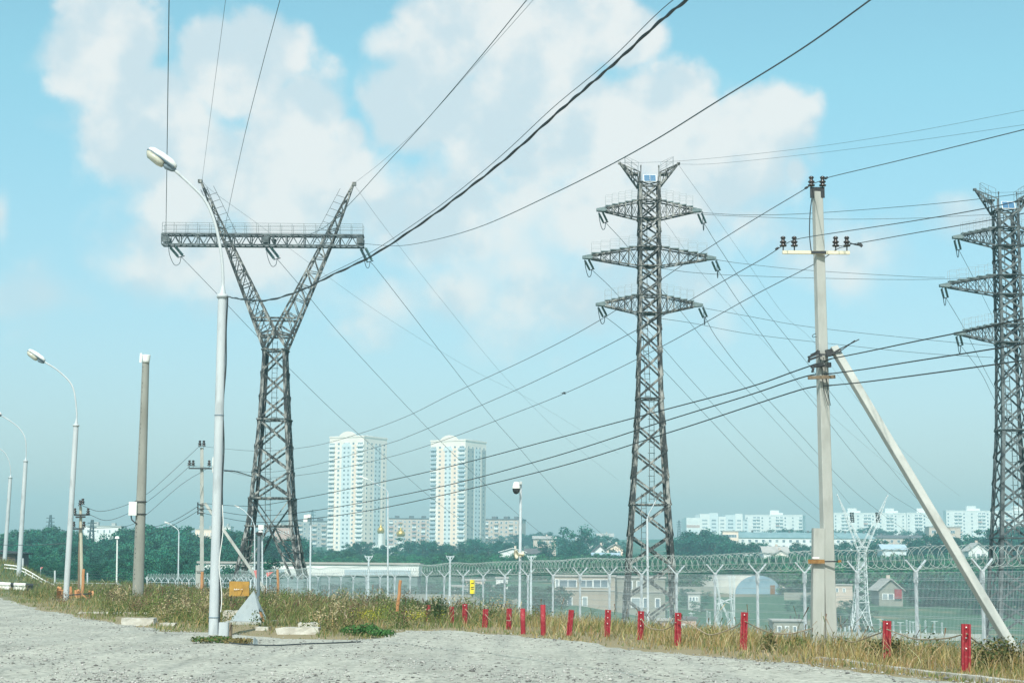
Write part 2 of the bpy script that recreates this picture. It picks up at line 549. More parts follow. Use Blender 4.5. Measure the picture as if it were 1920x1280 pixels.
rtr.color_ramp.elements[0].color = (0.88, 0.885, 0.88, 1)
rtr.color_ramp.elements[1].position = 0.60
rtr.color_ramp.elements[1].color = (1.10, 1.09, 1.06, 1)
L.new(ntr.outputs['Fac'], rtr.inputs['Fac'])
mx3 = N.new('ShaderNodeMix'); mx3.data_type = 'RGBA'; mx3.blend_type = 'MULTIPLY'; mx3.inputs[0].default_value = 1
L.new(mx2.outputs[2], mx3.inputs[6]); L.new(rtr.outputs['Color'], mx3.inputs[7])
L.new(mx3.outputs[2], b.inputs['Base Color'])
bp = N.new('ShaderNodeBump'); bp.inputs['Distance'].default_value = 0.02; bp.inputs['Strength'].default_value = 0.6
L.new(nb.outputs['Fac'], bp.inputs['Height']); L.new(bp.outputs[0], b.inputs['Normal'])

xs = np.arange(-60, 32, 0.35)
yl = np.concatenate([np.arange(-20, 22, 1.5), np.arange(22, 62, 0.3), np.arange(62, 118, 0.7)])
Yl, Xl = np.meshgrid(yl, xs, indexing='ij')
dl = lot_dist(Xl, Yl)
wob = 0.35 * np.sin(Xl * 1.7 + np.sin(Yl * 1.1)) * np.sin(Yl * 1.3 + 0.5) + 0.2 * np.sin(Xl * 4.1 + Yl * 2.2)


def lot_height(x, y):
    rut = (0.022 * np.sin(x * 0.8 + y * 0.35) * np.sin(y * 0.45 + 1.0) + 0.010 * np.sin(x * 1.9 + 2 * np.sin(y * 0.6))
           + 0.006 * np.sin(x * 3.3 - y * 1.1) * np.sin(y * 1.7 + x))
    return 0.0 + rut


Zl = lot_height(Xl, Yl) - 0.3 * (1 - sstep(-0.4, 0.5, dl + wob * 0.8))
keep = grid_mesh('gravel_lot', Xl, Yl, Zl, m_gravel)
import bmesh
bm_ = bmesh.new()
bm_.from_mesh(keep.data)
bm_.verts.ensure_lookup_table()
dflat = dl.ravel()
bmesh.ops.delete(bm_, geom=[v for v in bm_.verts if dflat[v.index] < -1.3], context='VERTS')
bm_.to_mesh(keep.data)
bm_.free()
keep['kind'] = 'structure'


# loose stones
def scatter_stones():
    n = 40000
    y = 24 + 40 * RNG.random(n) ** 1.7
    x = (RNG.random(n) * 0.74 - 0.37) * y
    ok = lot_dist(x, y) > 0.1
    clump = np.sin(x * 0.7 + 1.5) * np.sin(y * 0.5 + x * .25) + 0.6 * np.sin(x * 2.1 + y)
    ok &= (RNG.random(n) < 0.45 + 0.35 * clump)
    x, y = x[ok], y[ok]
    n = len(x)
    r = 0.008 + 0.022 * RNG.random(n) ** 2.5
    big = RNG.random(n) < 0.010
    r[big] += 0.035 * RNG.random(big.sum())
    base = np.array([(1, 0, 0), (0.2, 1, 0.1), (-1, 0.1, 0), (-0.1, -1, 0), (0.1, 0.1, 0.8), (0, 0, -0.6)])
    faces = np.array([(0, 1, 4), (1, 2, 4), (2, 3, 4), (3, 0, 4), (1, 0, 5), (2, 1, 5), (3, 2, 5), (0, 3, 5)])
    jit = 1 + 0.5 * (RNG.random((n, 6, 1)) - 0.5)
    a = RNG.random(n) * 6.283
    bx = base[None] * jit * r[:, None, None] * np.array([1.25, 1.0, 0.85])
    X = bx[..., 0] * np.cos(a)[:, None] - bx[..., 1] * np.sin(a)[:, None] + x[:, None]
    Yy = bx[..., 0] * np.sin(a)[:, None] + bx[..., 1] * np.cos(a)[:, None] + y[:, None]
    Z = bx[..., 2] + (lot_height(x, y) + r * 0.25)[:, None]
    V = np.stack([X, Yy, Z], -1).reshape(-1, 3)
    Fq = (faces[None] + (np.arange(n) * 6)[:, None, None]).reshape(-1, 3)
    g = np.where(RNG.random(n) < 0.26, 0.10 + 0.14 * RNG.random(n), 0.28 + 0.20 * RNG.random(n))
    col = np.stack([g * 1.0, g * 0.99, g * 0.94], -1)
    o = np_mesh('gravel', V, Fq, M['stone'], np.repeat(col, 6, 0), uniform=3)
    o['kind'] = 'stuff'
    o['label'] = 'loose pale and dark stones strewn over the gravel lot'


scatter_stones()


# ------------------------------------------------------------------ grasses
def blades(name, x, y, h, w, col, lean=0.35, label='', z=None, head=None):
    """one bent blade (two quads) per point; head=(colour array, length) adds a seed head quad"""
    n = len(x)
    if z is None:
        z = ground_z(x, y) - 0.03
    a = RNG.random(n) * 6.283
    dx, dy = np.cos(a), np.sin(a)
    la = RNG.random(n) * 6.283
    lm = lean * RNG.random(n) * h
    lx, ly = np.cos(la) * lm + 0.08 * h, np.sin(la) * lm
    base = np.stack([x, y, z], -1)
    sx = np.stack([dx, dy, np.zeros(n)], -1)
    mid = base + np.stack([lx * 0.35, ly * 0.35, h * 0.55], -1)
    tip = base + np.stack([lx, ly, h * (1 - 0.25 * lean * RNG.random(n))], -1)
    w = w[:, None]
    V = [base - sx * w * 0.5, base + sx * w * 0.5, mid + sx * w * 0.42, mid - sx * w * 0.42, tip + sx * w * 0.1, tip - sx * w * 0.1]
    Fb = [(0, 1, 2, 3), (3, 2, 4, 5)]
    C = [col] * 6
    k = 6
    if head is not None:
        hc, hl = head
        h0 = tip - (tip - mid) * hl
        hw = w * 2.2
        V += [h0 - sx * hw * 0.3, h0 + sx * hw * 0.3, tip + sx * hw * 0.5, tip - sx * hw * 0.5]
        Fb.append((6, 7, 8, 9))
        C += [hc] * 4
        k = 10
    Va = np.stack(V, 1).reshape(-1, 3)
    Fq = (np.array(Fb)[None] + (np.arange(n) * k)[:, None, None]).reshape(-1, 4)
    o = np_mesh(name, Va, Fq, M['blade'], np.stack(C, 1).reshape(-1, 3))
    o['kind'] = 'stuff'
    o['label'] = label
    return o


def jitcol(base, n, a=0.25):
    c = np.array(base)[None] * (1 + a * (RNG.random((n, 1)) * 2 - 1)) * (1 + 0.12 * (RNG.random((n, 3)) * 2 - 1))
    return np.clip(c, 0.005, 1)


def noise2(x, y, s, seed):
    r = np.random.default_rng(seed)
    out = 0
    for k in range(5):
        a, ph = r.random() * 6.28, r.random(2) * 6.28
        f = s * (0.6 + 1.1 * r.random())
        out = out + np.sin((x * math.cos(a) + y * math.sin(a)) * f + ph[0]) * np.sin((y * math.cos(a) - x * math.sin(a)) * f * 0.8 + ph[1])
    return out / 2.2


def verge_points(n, ymax=150, dmin=0.0, dmax=60, sdmax=2.5):
    y = 24 + (ymax - 24) * RNG.random(n) ** 1.5
    x = (RNG.random(n) * 0.68 - 0.35) * y
    d = -lot_dist(x, y)
    sd = (x - F0.x) * nrm.x + (y - F0.y) * nrm.y
    ok = (d > dmin + 0.45 * noise2(x, y, 1.6, 5) + 0.25 * noise2(x, y, 4.0, 6)) & (d < dmax) & (sd < sdmax)
    x, y, d, sd = x[ok], y[ok], d[ok], sd[ok]
    px = 960 + F * x / y
    return x, y, d, sd, px


x, y, d, sd, px = verge_points(800000)


def clear(x, y):
    """keeps the weeds low in front of the pyramid, the board and the concrete blocks"""
    p = 960 + F * x / y
    k = 1 - 0.75 * sstep(415, 430, p) * sstep(512, 498, p) * (y < 51.5) * (y > 40)
    k = k * (1 - 0.7 * sstep(515, 525, p) * sstep(606, 598, p) * (y < 49.5))
    k = k * (1 - 0.6 * sstep(728, 738, p) * sstep(766, 756, p) * (y < 58) * (y > 49))
    k = k * (1 - 0.55 * sstep(98, 106, p) * sstep(188, 180, p) * (y < 85) * (y > 74))
    k = k * (1 - 0.7 * sstep(226, 232, p) * sstep(298, 290, p) * (y < 56))
    return k


dens = np.where(px > 1000, 1.0, 0.75)
nn = noise2(x, y, 1.1, 1) + 0.6 * noise2(x, y, 3.0, 2)
right = sstep(800, 1080, px)
# dry grass: dominates on the right, thin on the left
p_dry = np.clip(0.22 + 0.42 * right + 0.26 * nn, 0, 1)
p_dry *= np.where((px > 700) & (px < 730), 0.6, 1)
patch = 0.35 + 0.65 * sstep(-0.5, 0.35, noise2(x, y, 0.75, 41))
sel = RNG.random(len(x)) < p_dry * 0.52 * patch
xs_, ys_, ds_, rs_ = x[sel], y[sel], d[sel], right[sel]
n = len(xs_)
hh = (0.14 + 0.34 * RNG.random(n) ** 1.3) * (0.35 + 0.65 * sstep(0, 1.4, ds_)) * (1 + 0.28 * noise2(xs_, ys_, 1.5, 9)) * clear(xs_, ys_)
pick = RNG.random(n)[:, None]
col = np.where(pick < 0.42, jitcol((0.38, 0.27, 0.11), n), np.where(pick < 0.74, jitcol((0.50, 0.41, 0.23), n), jitcol((0.25, 0.22, 0.09), n)))
blades('dry_grass', xs_, ys_, hh, 0.006 + 0.008 * RNG.random(n) + 0.00010 * ys_, col, 0.95, 'yellow dry grass along the edge of the gravel lot')
# green grass
p_gr = np.clip(0.62 - 0.26 * right - 0.24 * nn, 0, 1)
patch2 = 0.4 + 0.6 * sstep(-0.45, 0.3, noise2(x, y, 0.9, 55))
sel = RNG.random(len(x)) < p_gr * 0.52 * patch2
xs_, ys_, ds_, rs_ = x[sel], y[sel], d[sel], right[sel]
n = len(xs_)
hh = (0.12 + 0.34 * RNG.random(n) ** 1.2) * (0.3 + 0.7 * sstep(0, 3.0, ds_)) * (1.15 - 0.35 * rs_) * (1 + 0.3 * noise2(xs_, ys_, 1.3, 19)) * clear(xs_, ys_)
pick = RNG.random(n)[:, None]
col = np.where(pick < 0.45, jitcol((0.12, 0.175, 0.05), n), np.where(pick < 0.8, jitcol((0.20, 0.225, 0.08), n), jitcol((0.30, 0.27, 0.12), n)))
blades('green_grass', xs_, ys_, hh, 0.007 + 0.009 * RNG.random(n) + 0.00010 * ys_, col, 0.85, 'green and olive grass growing behind the gravel edge')
# tall seeding weeds, mostly left of the red posts
x2, y2, d2, sd2, px2 = verge_points(170000, 120)
nz = noise2(x2, y2, 0.9, 31)
pr = np.clip(0.28 + 0.4 * nz, 0, 1) * (1 - 0.8 * sstep(820, 1000, px2)) * sstep(1.2, 3.6, d2) * (1 - 0.55 * sstep(250, 60, px2))
sel = RNG.random(len(x2)) < pr * 0.6
xs_, ys_ = x2[sel], y2[sel]
n = len(xs_)
hh = (0.30 + 0.50 * RNG.random(n) ** 2.0) * (1 + 0.25 * noise2(xs_, ys_, 1.2, 3)) * clear(xs_, ys_)
stem = np.where(RNG.random(n)[:, None] < 0.6, jitcol((0.14, 0.14, 0.055), n), jitcol((0.25, 0.20, 0.10), n))
pk = RNG.random(n)[:, None]
hc = np.where(pk < 0.5, jitcol((0.20, 0.135, 0.085), n), np.where(pk < 0.78, jitcol((0.50, 0.43, 0.29), n), jitcol((0.10, 0.125, 0.05), n)))
blades('tall_seeding_weeds', xs_, ys_, hh, 0.006 + 0.006 * RNG.random(n) + 0.00007 * ys_, stem, 0.75,
       'tall brown seed headed weeds on the verge', head=(hc, 0.5))


def leafy_cloud(cx, cy, cz, rx, ry, rz, n, size, cols, seed=0, up=0.3):
    """leaf sized quads in an ellipsoid volume, denser outward"""
    r = np.random.default_rng(seed)
    v = r.normal(size=(n, 3))
    v /= np.linalg.norm(v, axis=1)[:, None]
    rad = r.random(n)[:, None] ** 0.45
    c = v * rad * np.array([rx, ry, rz]) + np.array([cx, cy, cz])
    nr = v + r.normal(size=(n, 3)) * 0.6 + np.array([0, 0, up])
    nr /= np.linalg.norm(nr, axis=1)[:, None]
    t = np.cross(nr, r.normal(size=(n, 3)))
    t /= np.linalg.norm(t, axis=1)[:, None]
    bt = np.cross(nr, t)
    s = size * (0.6 + 0.8 * r.random(n))[:, None]
    V = np.stack([c - t * s * .5, c + bt * s * .34, c + t * s * .5, c - bt * s * .34], 1).reshape(-1, 3)
    Fq = np.arange(n * 4).reshape(-1, 4)
    col = np.array(cols)[r.integers(0, len(cols), n)] * (0.8 + 0.4 * r.random((n, 1)))
    return V, Fq, np.repeat(col, 4, 0)


def leafy_object(name, clouds, label, kind=None, cat=None, group=None, parent=None):
    Vs, Fs, Cs, o = [], [], [], 0
    for V, Fq, C in clouds:
        Vs.append(V); Fs.append(Fq + o); Cs.append(C)
        o += len(V)
    ob = np_mesh(name, np.concatenate(Vs), np.concatenate(Fs), M['leaf'], np.concatenate(Cs))
    if parent:
        ob.parent = parent
        return ob
    if kind:
        ob['kind'] = kind
        ob['label'] = label
    else:
        tag(ob, label, cat, group)
    return ob


# low leafy weeds as ground cover on the left and middle
cl = []
x3, y3, d3, sd3, px3 = verge_points(5000, 110, 0.8)
w_ = np.clip(0.5 + 0.5 * noise2(x3, y3, 0.8, 77), 0, 1) * (1 - 0.85 * sstep(850, 1000, px3))
for k in np.where(RNG.random(len(x3)) < w_ * 0.55)[0][:650]:
    h = 0.14 + 0.26 * RNG.random()
    pal = [(0.06, 0.10, 0.03), (0.09, 0.14, 0.04), (0.15, 0.16, 0.05)] if RNG.random() < 0.7 else [(0.13, 0.10, 0.05), (0.18, 0.14, 0.07), (0.10, 0.10, 0.04)]
    cl.append(leafy_cloud(x3[k], y3[k], gz(x3[k], y3[k]) + h * 0.6, 0.2 + 0.35 * RNG.random(), 0.25, h, 120, 0.05, pal, int(k)))
PALS = [[(0.22, 0.145, 0.09), (0.16, 0.11, 0.07)], [(0.20, 0.25, 0.07), (0.14, 0.19, 0.05)], [(0.52, 0.44, 0.28), (0.40, 0.33, 0.18)], [(0.06, 0.11, 0.045), (0.09, 0.14, 0.05)]]
xb_, yb_, db_, sb_, pb_ = verge_points(2600, 85, 1.6)
for q in np.where((RNG.random(len(xb_)) < 0.5) & (pb_ < 960))[0][:130]:
    if clear(xb_[q:q + 1], yb_[q:q + 1])[0] < 0.9:
        continue
    hb = 0.22 + 0.22 * RNG.random()
    cl.append(leafy_cloud(xb_[q], yb_[q], gz(xb_[q], yb_[q]) + hb * 1.15, 0.25 + 0.3 * RNG.random(), 0.25, hb, 190, 0.05, PALS[int(RNG.integers(0, 4))], 3000 + int(q)))
leafy_object('leafy_weeds', cl, 'low leafy green and brownish weeds covering the verge', 'stuff')
# yellow flowers
cl = []
for k in range(26):
    px_, py_ = (RNG.normal(700, 22), RNG.normal(1157, 6)) if k < 16 else (RNG.normal(785, 30), RNG.normal(1162, 4))
    p = G(px_, py_ + 14)
    cl.append(leafy_cloud(p.x, p.y, gz(p.x, p.y) + 0.32, 0.22, 0.25, 0.16, 40, 0.035, [(0.55, 0.50, 0.03), (0.35, 0.36, 0.04), (0.14, 0.17, 0.04)], 900 + k))
leafy_object('yellow_wildflowers', cl, 'patch of small yellow wildflowers among the verge weeds', 'stuff')

# bushes and fresh green clumps one can point at
for (px_, py_, w, h, n, pal, lab, nm) in [
        (815, 1168, 0.5, 0.42, 900, [(0.045, 0.085, 0.035), (0.07, 0.115, 0.045)], 'dark green willow bush between the two leftmost red posts', 'bush'),
        (676, 1190, 0.55, 0.15, 700, [(0.05, 0.14, 0.04), (0.07, 0.18, 0.05)], 'fresh green weed clump at the tip of the grass, larger one', 'weed_clump'),
        (718, 1191, 0.35, 0.09, 350, [(0.05, 0.14, 0.04), (0.07, 0.18, 0.05)], 'small fresh green weed tuft lying just out on the gravel', 'weed_clump'),
        (398, 1203, 0.55, 0.075, 600, [(0.06, 0.14, 0.04), (0.10, 0.17, 0.05), (0.2, 0.17, 0.07)], 'green weed tuft round the foot of the nearest street lamp', 'weed_clump'),
        (447, 1205, 0.42, 0.06, 350, [(0.25, 0.20, 0.09), (0.14, 0.13, 0.05)], 'straw coloured weed tuft beside the white marker post', 'weed_clump'),
        (770, 1150, 0.5, 0.30, 500, [(0.05, 0.09, 0.035), (0.08, 0.12, 0.05)], 'dark weed bush right of the leaning orange stake', 'bush'),
        (1660, 1236, 0.42, 0.24, 550, [(0.06, 0.09, 0.03), (0.12, 0.12, 0.04)], 'olive weed bush at the foot of the red post by the concrete strut', 'bush'),
        (1440, 1222, 0.18, 0.22, 160, [(0.09, 0.11, 0.04), (0.14, 0.12, 0.05)], 'upright olive weed in the dry grass left of the concrete pole', 'bush'),
        (1870, 1258, 0.55, 0.30, 700, [(0.07, 0.10, 0.035), (0.16, 0.14, 0.05)], 'weed bush at the right edge by the foot of the concrete strut', 'bush')]:
    p = G(px_, py_)
    leafy_object(nm, [leafy_cloud(p.x, p.y, gz(p.x, p.y) + h * 0.75, w, 0.3, h, n, 0.055, pal, int(px_)),
                      leafy_cloud(p.x + w * .3, p.y, gz(p.x, p.y) + h * 1.2, w * .5, 0.2, h * .7, n // 3, 0.05, pal, int(px_) + 1)], lab, cat='bush' if nm == 'bush' else 'weeds')


# ------------------------------------------------------------------ street lamps along the road
def smooth_path(pts, n=10):
    """Catmull-Rom through points"""
    pts = [Vector(p) for p in pts]
    e = [pts[0] * 2 - pts[1]] + pts + [pts[-1] * 2 - pts[-2]]
    out = []
    for i in range(1, len(e) - 2):
        a, b_, c, d_ = e[i - 1:i + 3]
        for k in range(n):
            t = k / n
            out.append(0.5 * (2 * b_ + (c - a) * t + (2 * a - 5 * b_ + 4 * c - d_) * t * t + (3 * b_ - a - 3 * c + d_) * t ** 3))
    out.append(pts[-1])
    return out


def street_lamp(Y, base, collar, arm, head, label, r0=0.15, r1=0.105):
    B, Cc = P(*base, Y), P(*collar, Y)
    B.z = gz(B.x, B.y) - 0.1
    t = thing('street_lamp', (B.x, B.y, B.z + 0.1), label, 'street lamp', 'white street lamps along the road')
    k = MB()
    n = 14
    k.tube([B.lerp(Cc, i / n) for i in range(n + 1)], [r0 + (r1 - r0) * i / n for i in range(n + 1)], 18)
    pole = k.build('pole', M['lamp_paint'], t)
    ax = (Cc - B).normalized()
    k = MB()
    k.lathe(Cc - ax * 0.05, [(0, r1 + 0.004), (0, r1 + 0.03), (0.09, r1 + 0.03), (0.09, 0.0)], ax, 16)
    k.build('collar', M['lamp_paint'], t)
    pts = smooth_path([Cc + ax * 0.03] + [P(*a, Y) for a in arm], 8)
    rr = []
    tot = len(pts)
    for i in range(tot):
        f = i / (tot - 1)
        rr.append(max(0.036, 0.095 - 0.6 * f) if f < 0.1 else 0.036)
    k = MB()
    k.tube(pts, rr, 12)
    k.build('arm', M['lamp_paint'], t)
    # head: lofted housing along the arm's end direction, lens hanging on its underside
    if head:
        h0, h1 = P(*head[0], Y), P(*head[1], Y)
        ax = (h1 - h0)
        Ln = ax.length
        ax.normalize()
        side = Vector((0, -1, 0))
        side = (side - ax * side.dot(ax)).normalized()
        up = ax.cross(side).normalized()
        if up.z < 0:
            up = -up
        tw = Matrix.Rotation(0.25, 3, ax)
        up, side = tw @ up, tw @ side
        s_ = Ln / 0.72 * 1.18

        def loft(mb, secs, nn=14, mat=0):
            vs, fs = [], []
            for (tt, wd, lo_, hi_) in secs:
                for j in range(nn):
                    a = 2 * math.pi * j / nn
                    ca, sa = math.cos(a), math.sin(a)
                    ca = math.copysign(abs(ca) ** 0.6, ca)
                    sa = math.copysign(abs(sa) ** 0.6, sa)
                    hgt = hi_ * sa if sa > 0 else -lo_ * sa
                    vs.append(h0 + ax * (tt * Ln) + side * (wd * s_ * ca) + up * (hgt * s_))
            for i in range(len(secs) - 1):
                for j in range(nn):
                    p, q = i * nn + j, i * nn + (j + 1) % nn
                    fs.append((p, q, q + nn, p + nn))
            fs.append(tuple(range(nn))[::-1])
            fs.append(tuple(range((len(secs) - 1) * nn, len(secs) * nn)))
            mb.add(vs, fs, mat, True)
        k = MB()
        loft(k, [(-.06, .06, -.0, .05), (-.04, .09, -.0, .09), (.15, .125, 0, .125), (.5, .14, 0, .13), (.85, .13, 0, .11), (.98, .10, 0, .075), (1.02, .05, .0, .04)])
        hd = k.build('lamp_head', M['lamp_white'], t)
        k = MB()
        loft(k, [(-.05, .09, -.035, .0), (-.03, .12, -.035, .0), (.5, .146, -.035, .0), (1.0, .11, -.03, .0), (1.03, .05, -.02, .0)])
        k.build('rim', M['lamp_grey'], hd)
        k = MB()
        loft(k, [(.30, .05, -.05, -.03), (.34, .10, -.12, -.03), (.5, .12, -.14, -.03), (.9, .11, -.12, -.03), (.99, .08, -.07, -.03)])
        k.build('lens', M['lens'], hd)
        k = MB()
        loft(k, [(-.10, .035, -.05, .02), (-.02, .05, -.08, -.02), (.2, .07, -.11, -.02), (.29, .07, -.09, -.02)], 10)
        k.build('bracket', M['lamp_grey'], t)
    return t, pole, B, Cc


lampA, poleA, BA, CA = street_lamp(42, (400, 1192), (417, 555), [(418, 520), (414, 470), (402, 415), (384, 375), (356, 345), (326, 318)],
                                   ((325, 315), (278, 282.5)), 'nearest tall white street lamp, its head overlapping the Y shaped pylon', .116, .106)
# cables strapped to the nearest lamp pole, clamp bands
axA = (CA - BA).normalized()
k = MB()
pts = []
for i in range(40):
    f = i / 39
    p = BA.lerp(CA, f)
    pts.append(p + Vector((0.125 - 0.010 * f + 0.03 * math.sin(f * 21) * math.sin(f * 7), -0.02, 0)))
k.tube(pts, 0.017, 6)
k.build('riser_cable', M['cable'], lampA)
k = MB()
k.tube([p + Vector((0.03 + 0.02 * math.sin(i * .9), -0.05, 0)) for i, p in enumerate(pts[3:16])], 0.010, 6)
k.build('riser_cable', M['white_paint'], lampA)
for f in (0.645, 0.06):
    k = MB()
    k.lathe(BA.lerp(CA, f), [(0, .112 - .010 * f), (0, .124 - .010 * f), (.022, .124 - .010 * f), (.022, .112 - .010 * f)], axA, 18)
    k.build('clamp_band', M['lamp_grey'], lampA)

street_lamp(81, (123, 1131), (142.6, 797), [(143.7, 772), (138.7, 733), (128.5, 713), (105.5, 692), (83, 678)],
            ((81, 677), (53, 658)), 'second white street lamp, standing left of the round concrete pole', .132, .12)
street_lamp(120, (35, 1082), (48, 864), [(49, 850), (47.6, 823), (37, 803.6), (18, 788), (2, 779)],
            ((1, 778), (-17, 766)), 'third white street lamp, its pole rising behind the striped guardrail', .165, .14)
street_lamp(152, (8, 1062), (19.5, 895), [(19.8, 884), (17.6, 866), (10, 850), (0, 841), (-10, 834)],
            ((-11, 833), (-24, 824)), 'farthest white street lamp at the left border, beside the dark shed', .18, .155)


# ------------------------------------------------------------------ poles
def square_pole(k, p, q, w0, w1, d0=None, d1=None, up=(1, 0, 0.001), mat=0, bev=0.12):
    """a tapered square pole with chamfered arrises between p and q"""
    p, q = Vector(p), Vector(q)
    ax = (q - p).normalized()
    x = (Vector(up) - ax * Vector(up).dot(ax)).normalized()
    y = ax.cross(x)
    d0, d1 = d0 or w0, d1 or w1
    vs = []
    n = 8
    for i in range(n + 1):
        f = i / n
        w, d_ = (w0 + (w1 - w0) * f) / 2, (d0 + (d1 - d0) * f) / 2
        c = p.lerp(q, f)
        bw, bd = w * bev, d_ * bev
        for a, b_ in ((-w + bw, -d_), (w - bw, -d_), (w, -d_ + bd), (w, d_ - bd), (w - bw, d_), (-w + bw, d_), (-w, d_ - bd), (-w, -d_ + bd)):
            vs.append(c + x * a + y * b_)
    fs = []
    for i in range(n):
        for j in range(8):
            a, b_ = i * 8 + j, i * 8 + (j + 1) % 8
            fs.append((a, b_, b_ + 8, a + 8))
    fs += [tuple(range(8))[::-1], tuple(range(n * 8, n * 8 + 8))]
    k.add(vs, fs, mat)
    return k


INS_PROF = [(0, .025), (0, .075), (.03, .085), (.045, .045), (.075, .05), (.085, .072), (.115, .078), (.13, .045), (.17, .04), (.185, .058), (.215, .058), (.235, .03), (.24, 0)]


def pin_insulator(p, s=1.0, parent=None, hook=0.16):
    p = Vector(p)
    k = MB()
    k.tube([p, p + Vector((0, 0, hook))], 0.014, 6, mat=1)
    k.lathe(p + Vector((0, 0, hook)), [(a * s, r * s) for a, r in INS_PROF], (0, 0, 1), 14)
    return k.build('insulator', [M['ceramic'], M['dark']], parent)


# the big concrete utility pole on the right with its stub, crossarm, brackets
YU = 38.0
ub, ut = P(1556.5, 1215, YU), P(1532.5, 360, YU)
utl = thing('utility_pole', (ub.x, ub.y, gz(ub.x, ub.y)), 'tall square concrete utility pole clamped to a short concrete stub', 'utility pole')
k = MB()
square_pole(k, ub, ut, 0.25, 0.195, 0.22, 0.16, up=(0.955, 0.295, 0))
k.build('pole', M['concrete'], utl)
sb, st = P(1532.5, 1215, YU - 0.05), P(1534.5, 990, YU - 0.05)
k = MB()
square_pole(k, sb, st, 0.265, 0.25, 0.24, 0.22, up=(0.99, 0.05, 0))
k.build('stub', M['concrete'], utl)
k = MB()
k.beam(P(1515.5, 1052, YU - 0.25), P(1546, 1052, YU - 0.25), 0.085, 0.02, up=(0, -1, 0.01))
k.beam(P(1516, 1052, YU - 0.25), P(1516, 1052, YU + 0.12), 0.085, 0.02, up=(1, 0, 0))
k.build('clamp_band', M['rust_band'], utl)
k = MB()
k.beam(P(1571, 1052, YU - 0.2), P(1577, 1051, YU - 0.2), 0.075, 0.05)
k.build('clamp_nut', M['rust_band'], utl)
k = MB()
k.beam(P(1545, 1052, YU - 0.22), P(1573, 1052, YU - 0.22), 0.028, 0.028)
k.build('clamp_rod', M['dark'], utl)
k = MB()
l, r = P(1523, 1045, YU - 0.22), P(1536, 1045, YU - 0.22)
k.beam(l, r, 0.03, 0.01, up=(0, -1, 0))
k.build('number_plate', M['white_paint'], utl)
k = MB()
l, r = P(1467, 473, YU - 0.16), P(1593, 474, YU - 0.16)
k.beam(l, r, 0.07, 0.07)
k.build('crossarm', M['cream_plastic'], utl)
k = MB()
k.beam(P(1521, 473, YU - 0.2), P(1549, 473, YU - 0.2), 0.06, 0.02, up=(0, -1, 0))
k.build('crossarm_clamp', M['dark'], utl)
for px_ in (1468.5, 1489.5, 1567, 1588):
    pin_insulator(P(px_, 470.5, YU - 0.16), 0.95, utl, 0.10)
k = MB()
k.beam(P(1519, 361, YU - 0.05), P(1546, 361, YU - 0.05), 0.03, 0.24)
k.build('top_plate', M['dark'], utl)
for px_ in (1521.5, 1542.5):
    pin_insulator(P(px_, 360, YU - 0.05), 0.95, utl, 0.13)
# low brackets
k = MB()
for (a, ya, b_, yb, w, m_) in ((1515, 670, 1537, 661, .05, 0), (1518, 674, 1541, 666, .045, 0), (1520, 665, 1537, 658, .03, 0), (1522, 668, 1534, 656, .03, 0), (1535, 664, 1562, 665, .03, 0),
                               (1520, 688, 1558, 684, .045, 0), (1526, 686, 1544, 682, .08, 0), (1552, 684, 1558, 684, .10, 0)):
    k.beam(P(a, ya, YU - 0.22), P(b_, yb, YU - 0.22), w, w)
for (px_, py_) in ((1518, 671), (1525, 690)):
    k.beam(P(px_, py_, YU - .22), P(px_ - 2, py_ + 8, YU - .22), .05, .04)
k.build('cable_bracket', M['dark'], utl)
k = MB()
k.beam(P(1515, 708, YU - 0.24), P(1566, 706, YU - 0.24), 0.07, 0.07)
k.build('cable_bracket', M['wood_old'], utl)
k = MB()
for dx in (0, 7):
    k.tube(smooth_path([P(1537 + dx, 670, YU - .2), P(1541 + dx, 690, YU - .2), P(1545 + dx, 730, YU - .18), P(1553 + dx * .6, 760, YU - .17)], 6), 0.008, 5)
k.build('loose_cable_dark_line', M['cable'], utl)
k = MB()
k.tube(smooth_path([P(1523, 366, YU - .15), P(1519, 400, YU - .2), P(1518, 440, YU - .2), P(1521, 470, YU - .2)], 6), 0.012, 5)
k.tube(smooth_path([P(1530, 625, YU - .15), P(1524, 628, YU - .2), P(1524, 632, YU - .2), P(1531, 631, YU - .15)], 6), 0.007, 5)
k.build('loose_cable_dark_line', M['cable'], utl)

# its inclined strut
s0, s1 = P(1911, 1236, 34.5), P(1563, 652, 37.9)
sto = thing('concrete_strut', (s0.x, s0.y, gz(s0.x, s0.y)), 'leaning concrete strut propping the utility pole from the right', 'strut')
k = MB()
square_pole(k, s0 + (s0 - s1) * 0.02, s1, 0.175, 0.165, 0.17, 0.15, up=(0.80, 0.36, 0.46))
k.build('beam', M['concrete'], sto)
k = MB()
k.beam(P(1551, 668, 37.7), P(1576, 654, 37.7), 0.05, 0.04)
for dy in (0, 5):
    k.beam(P(1573, 655 + dy, 37.7), P(1611 - dy * 1.6, 636 + dy * .4, 37.7), 0.022, 0.022)
k.beam(P(1553, 655, 37.8), P(1556, 668, 37.8), 0.14, 0.1)
k.build('bracket', M['dark'], sto)

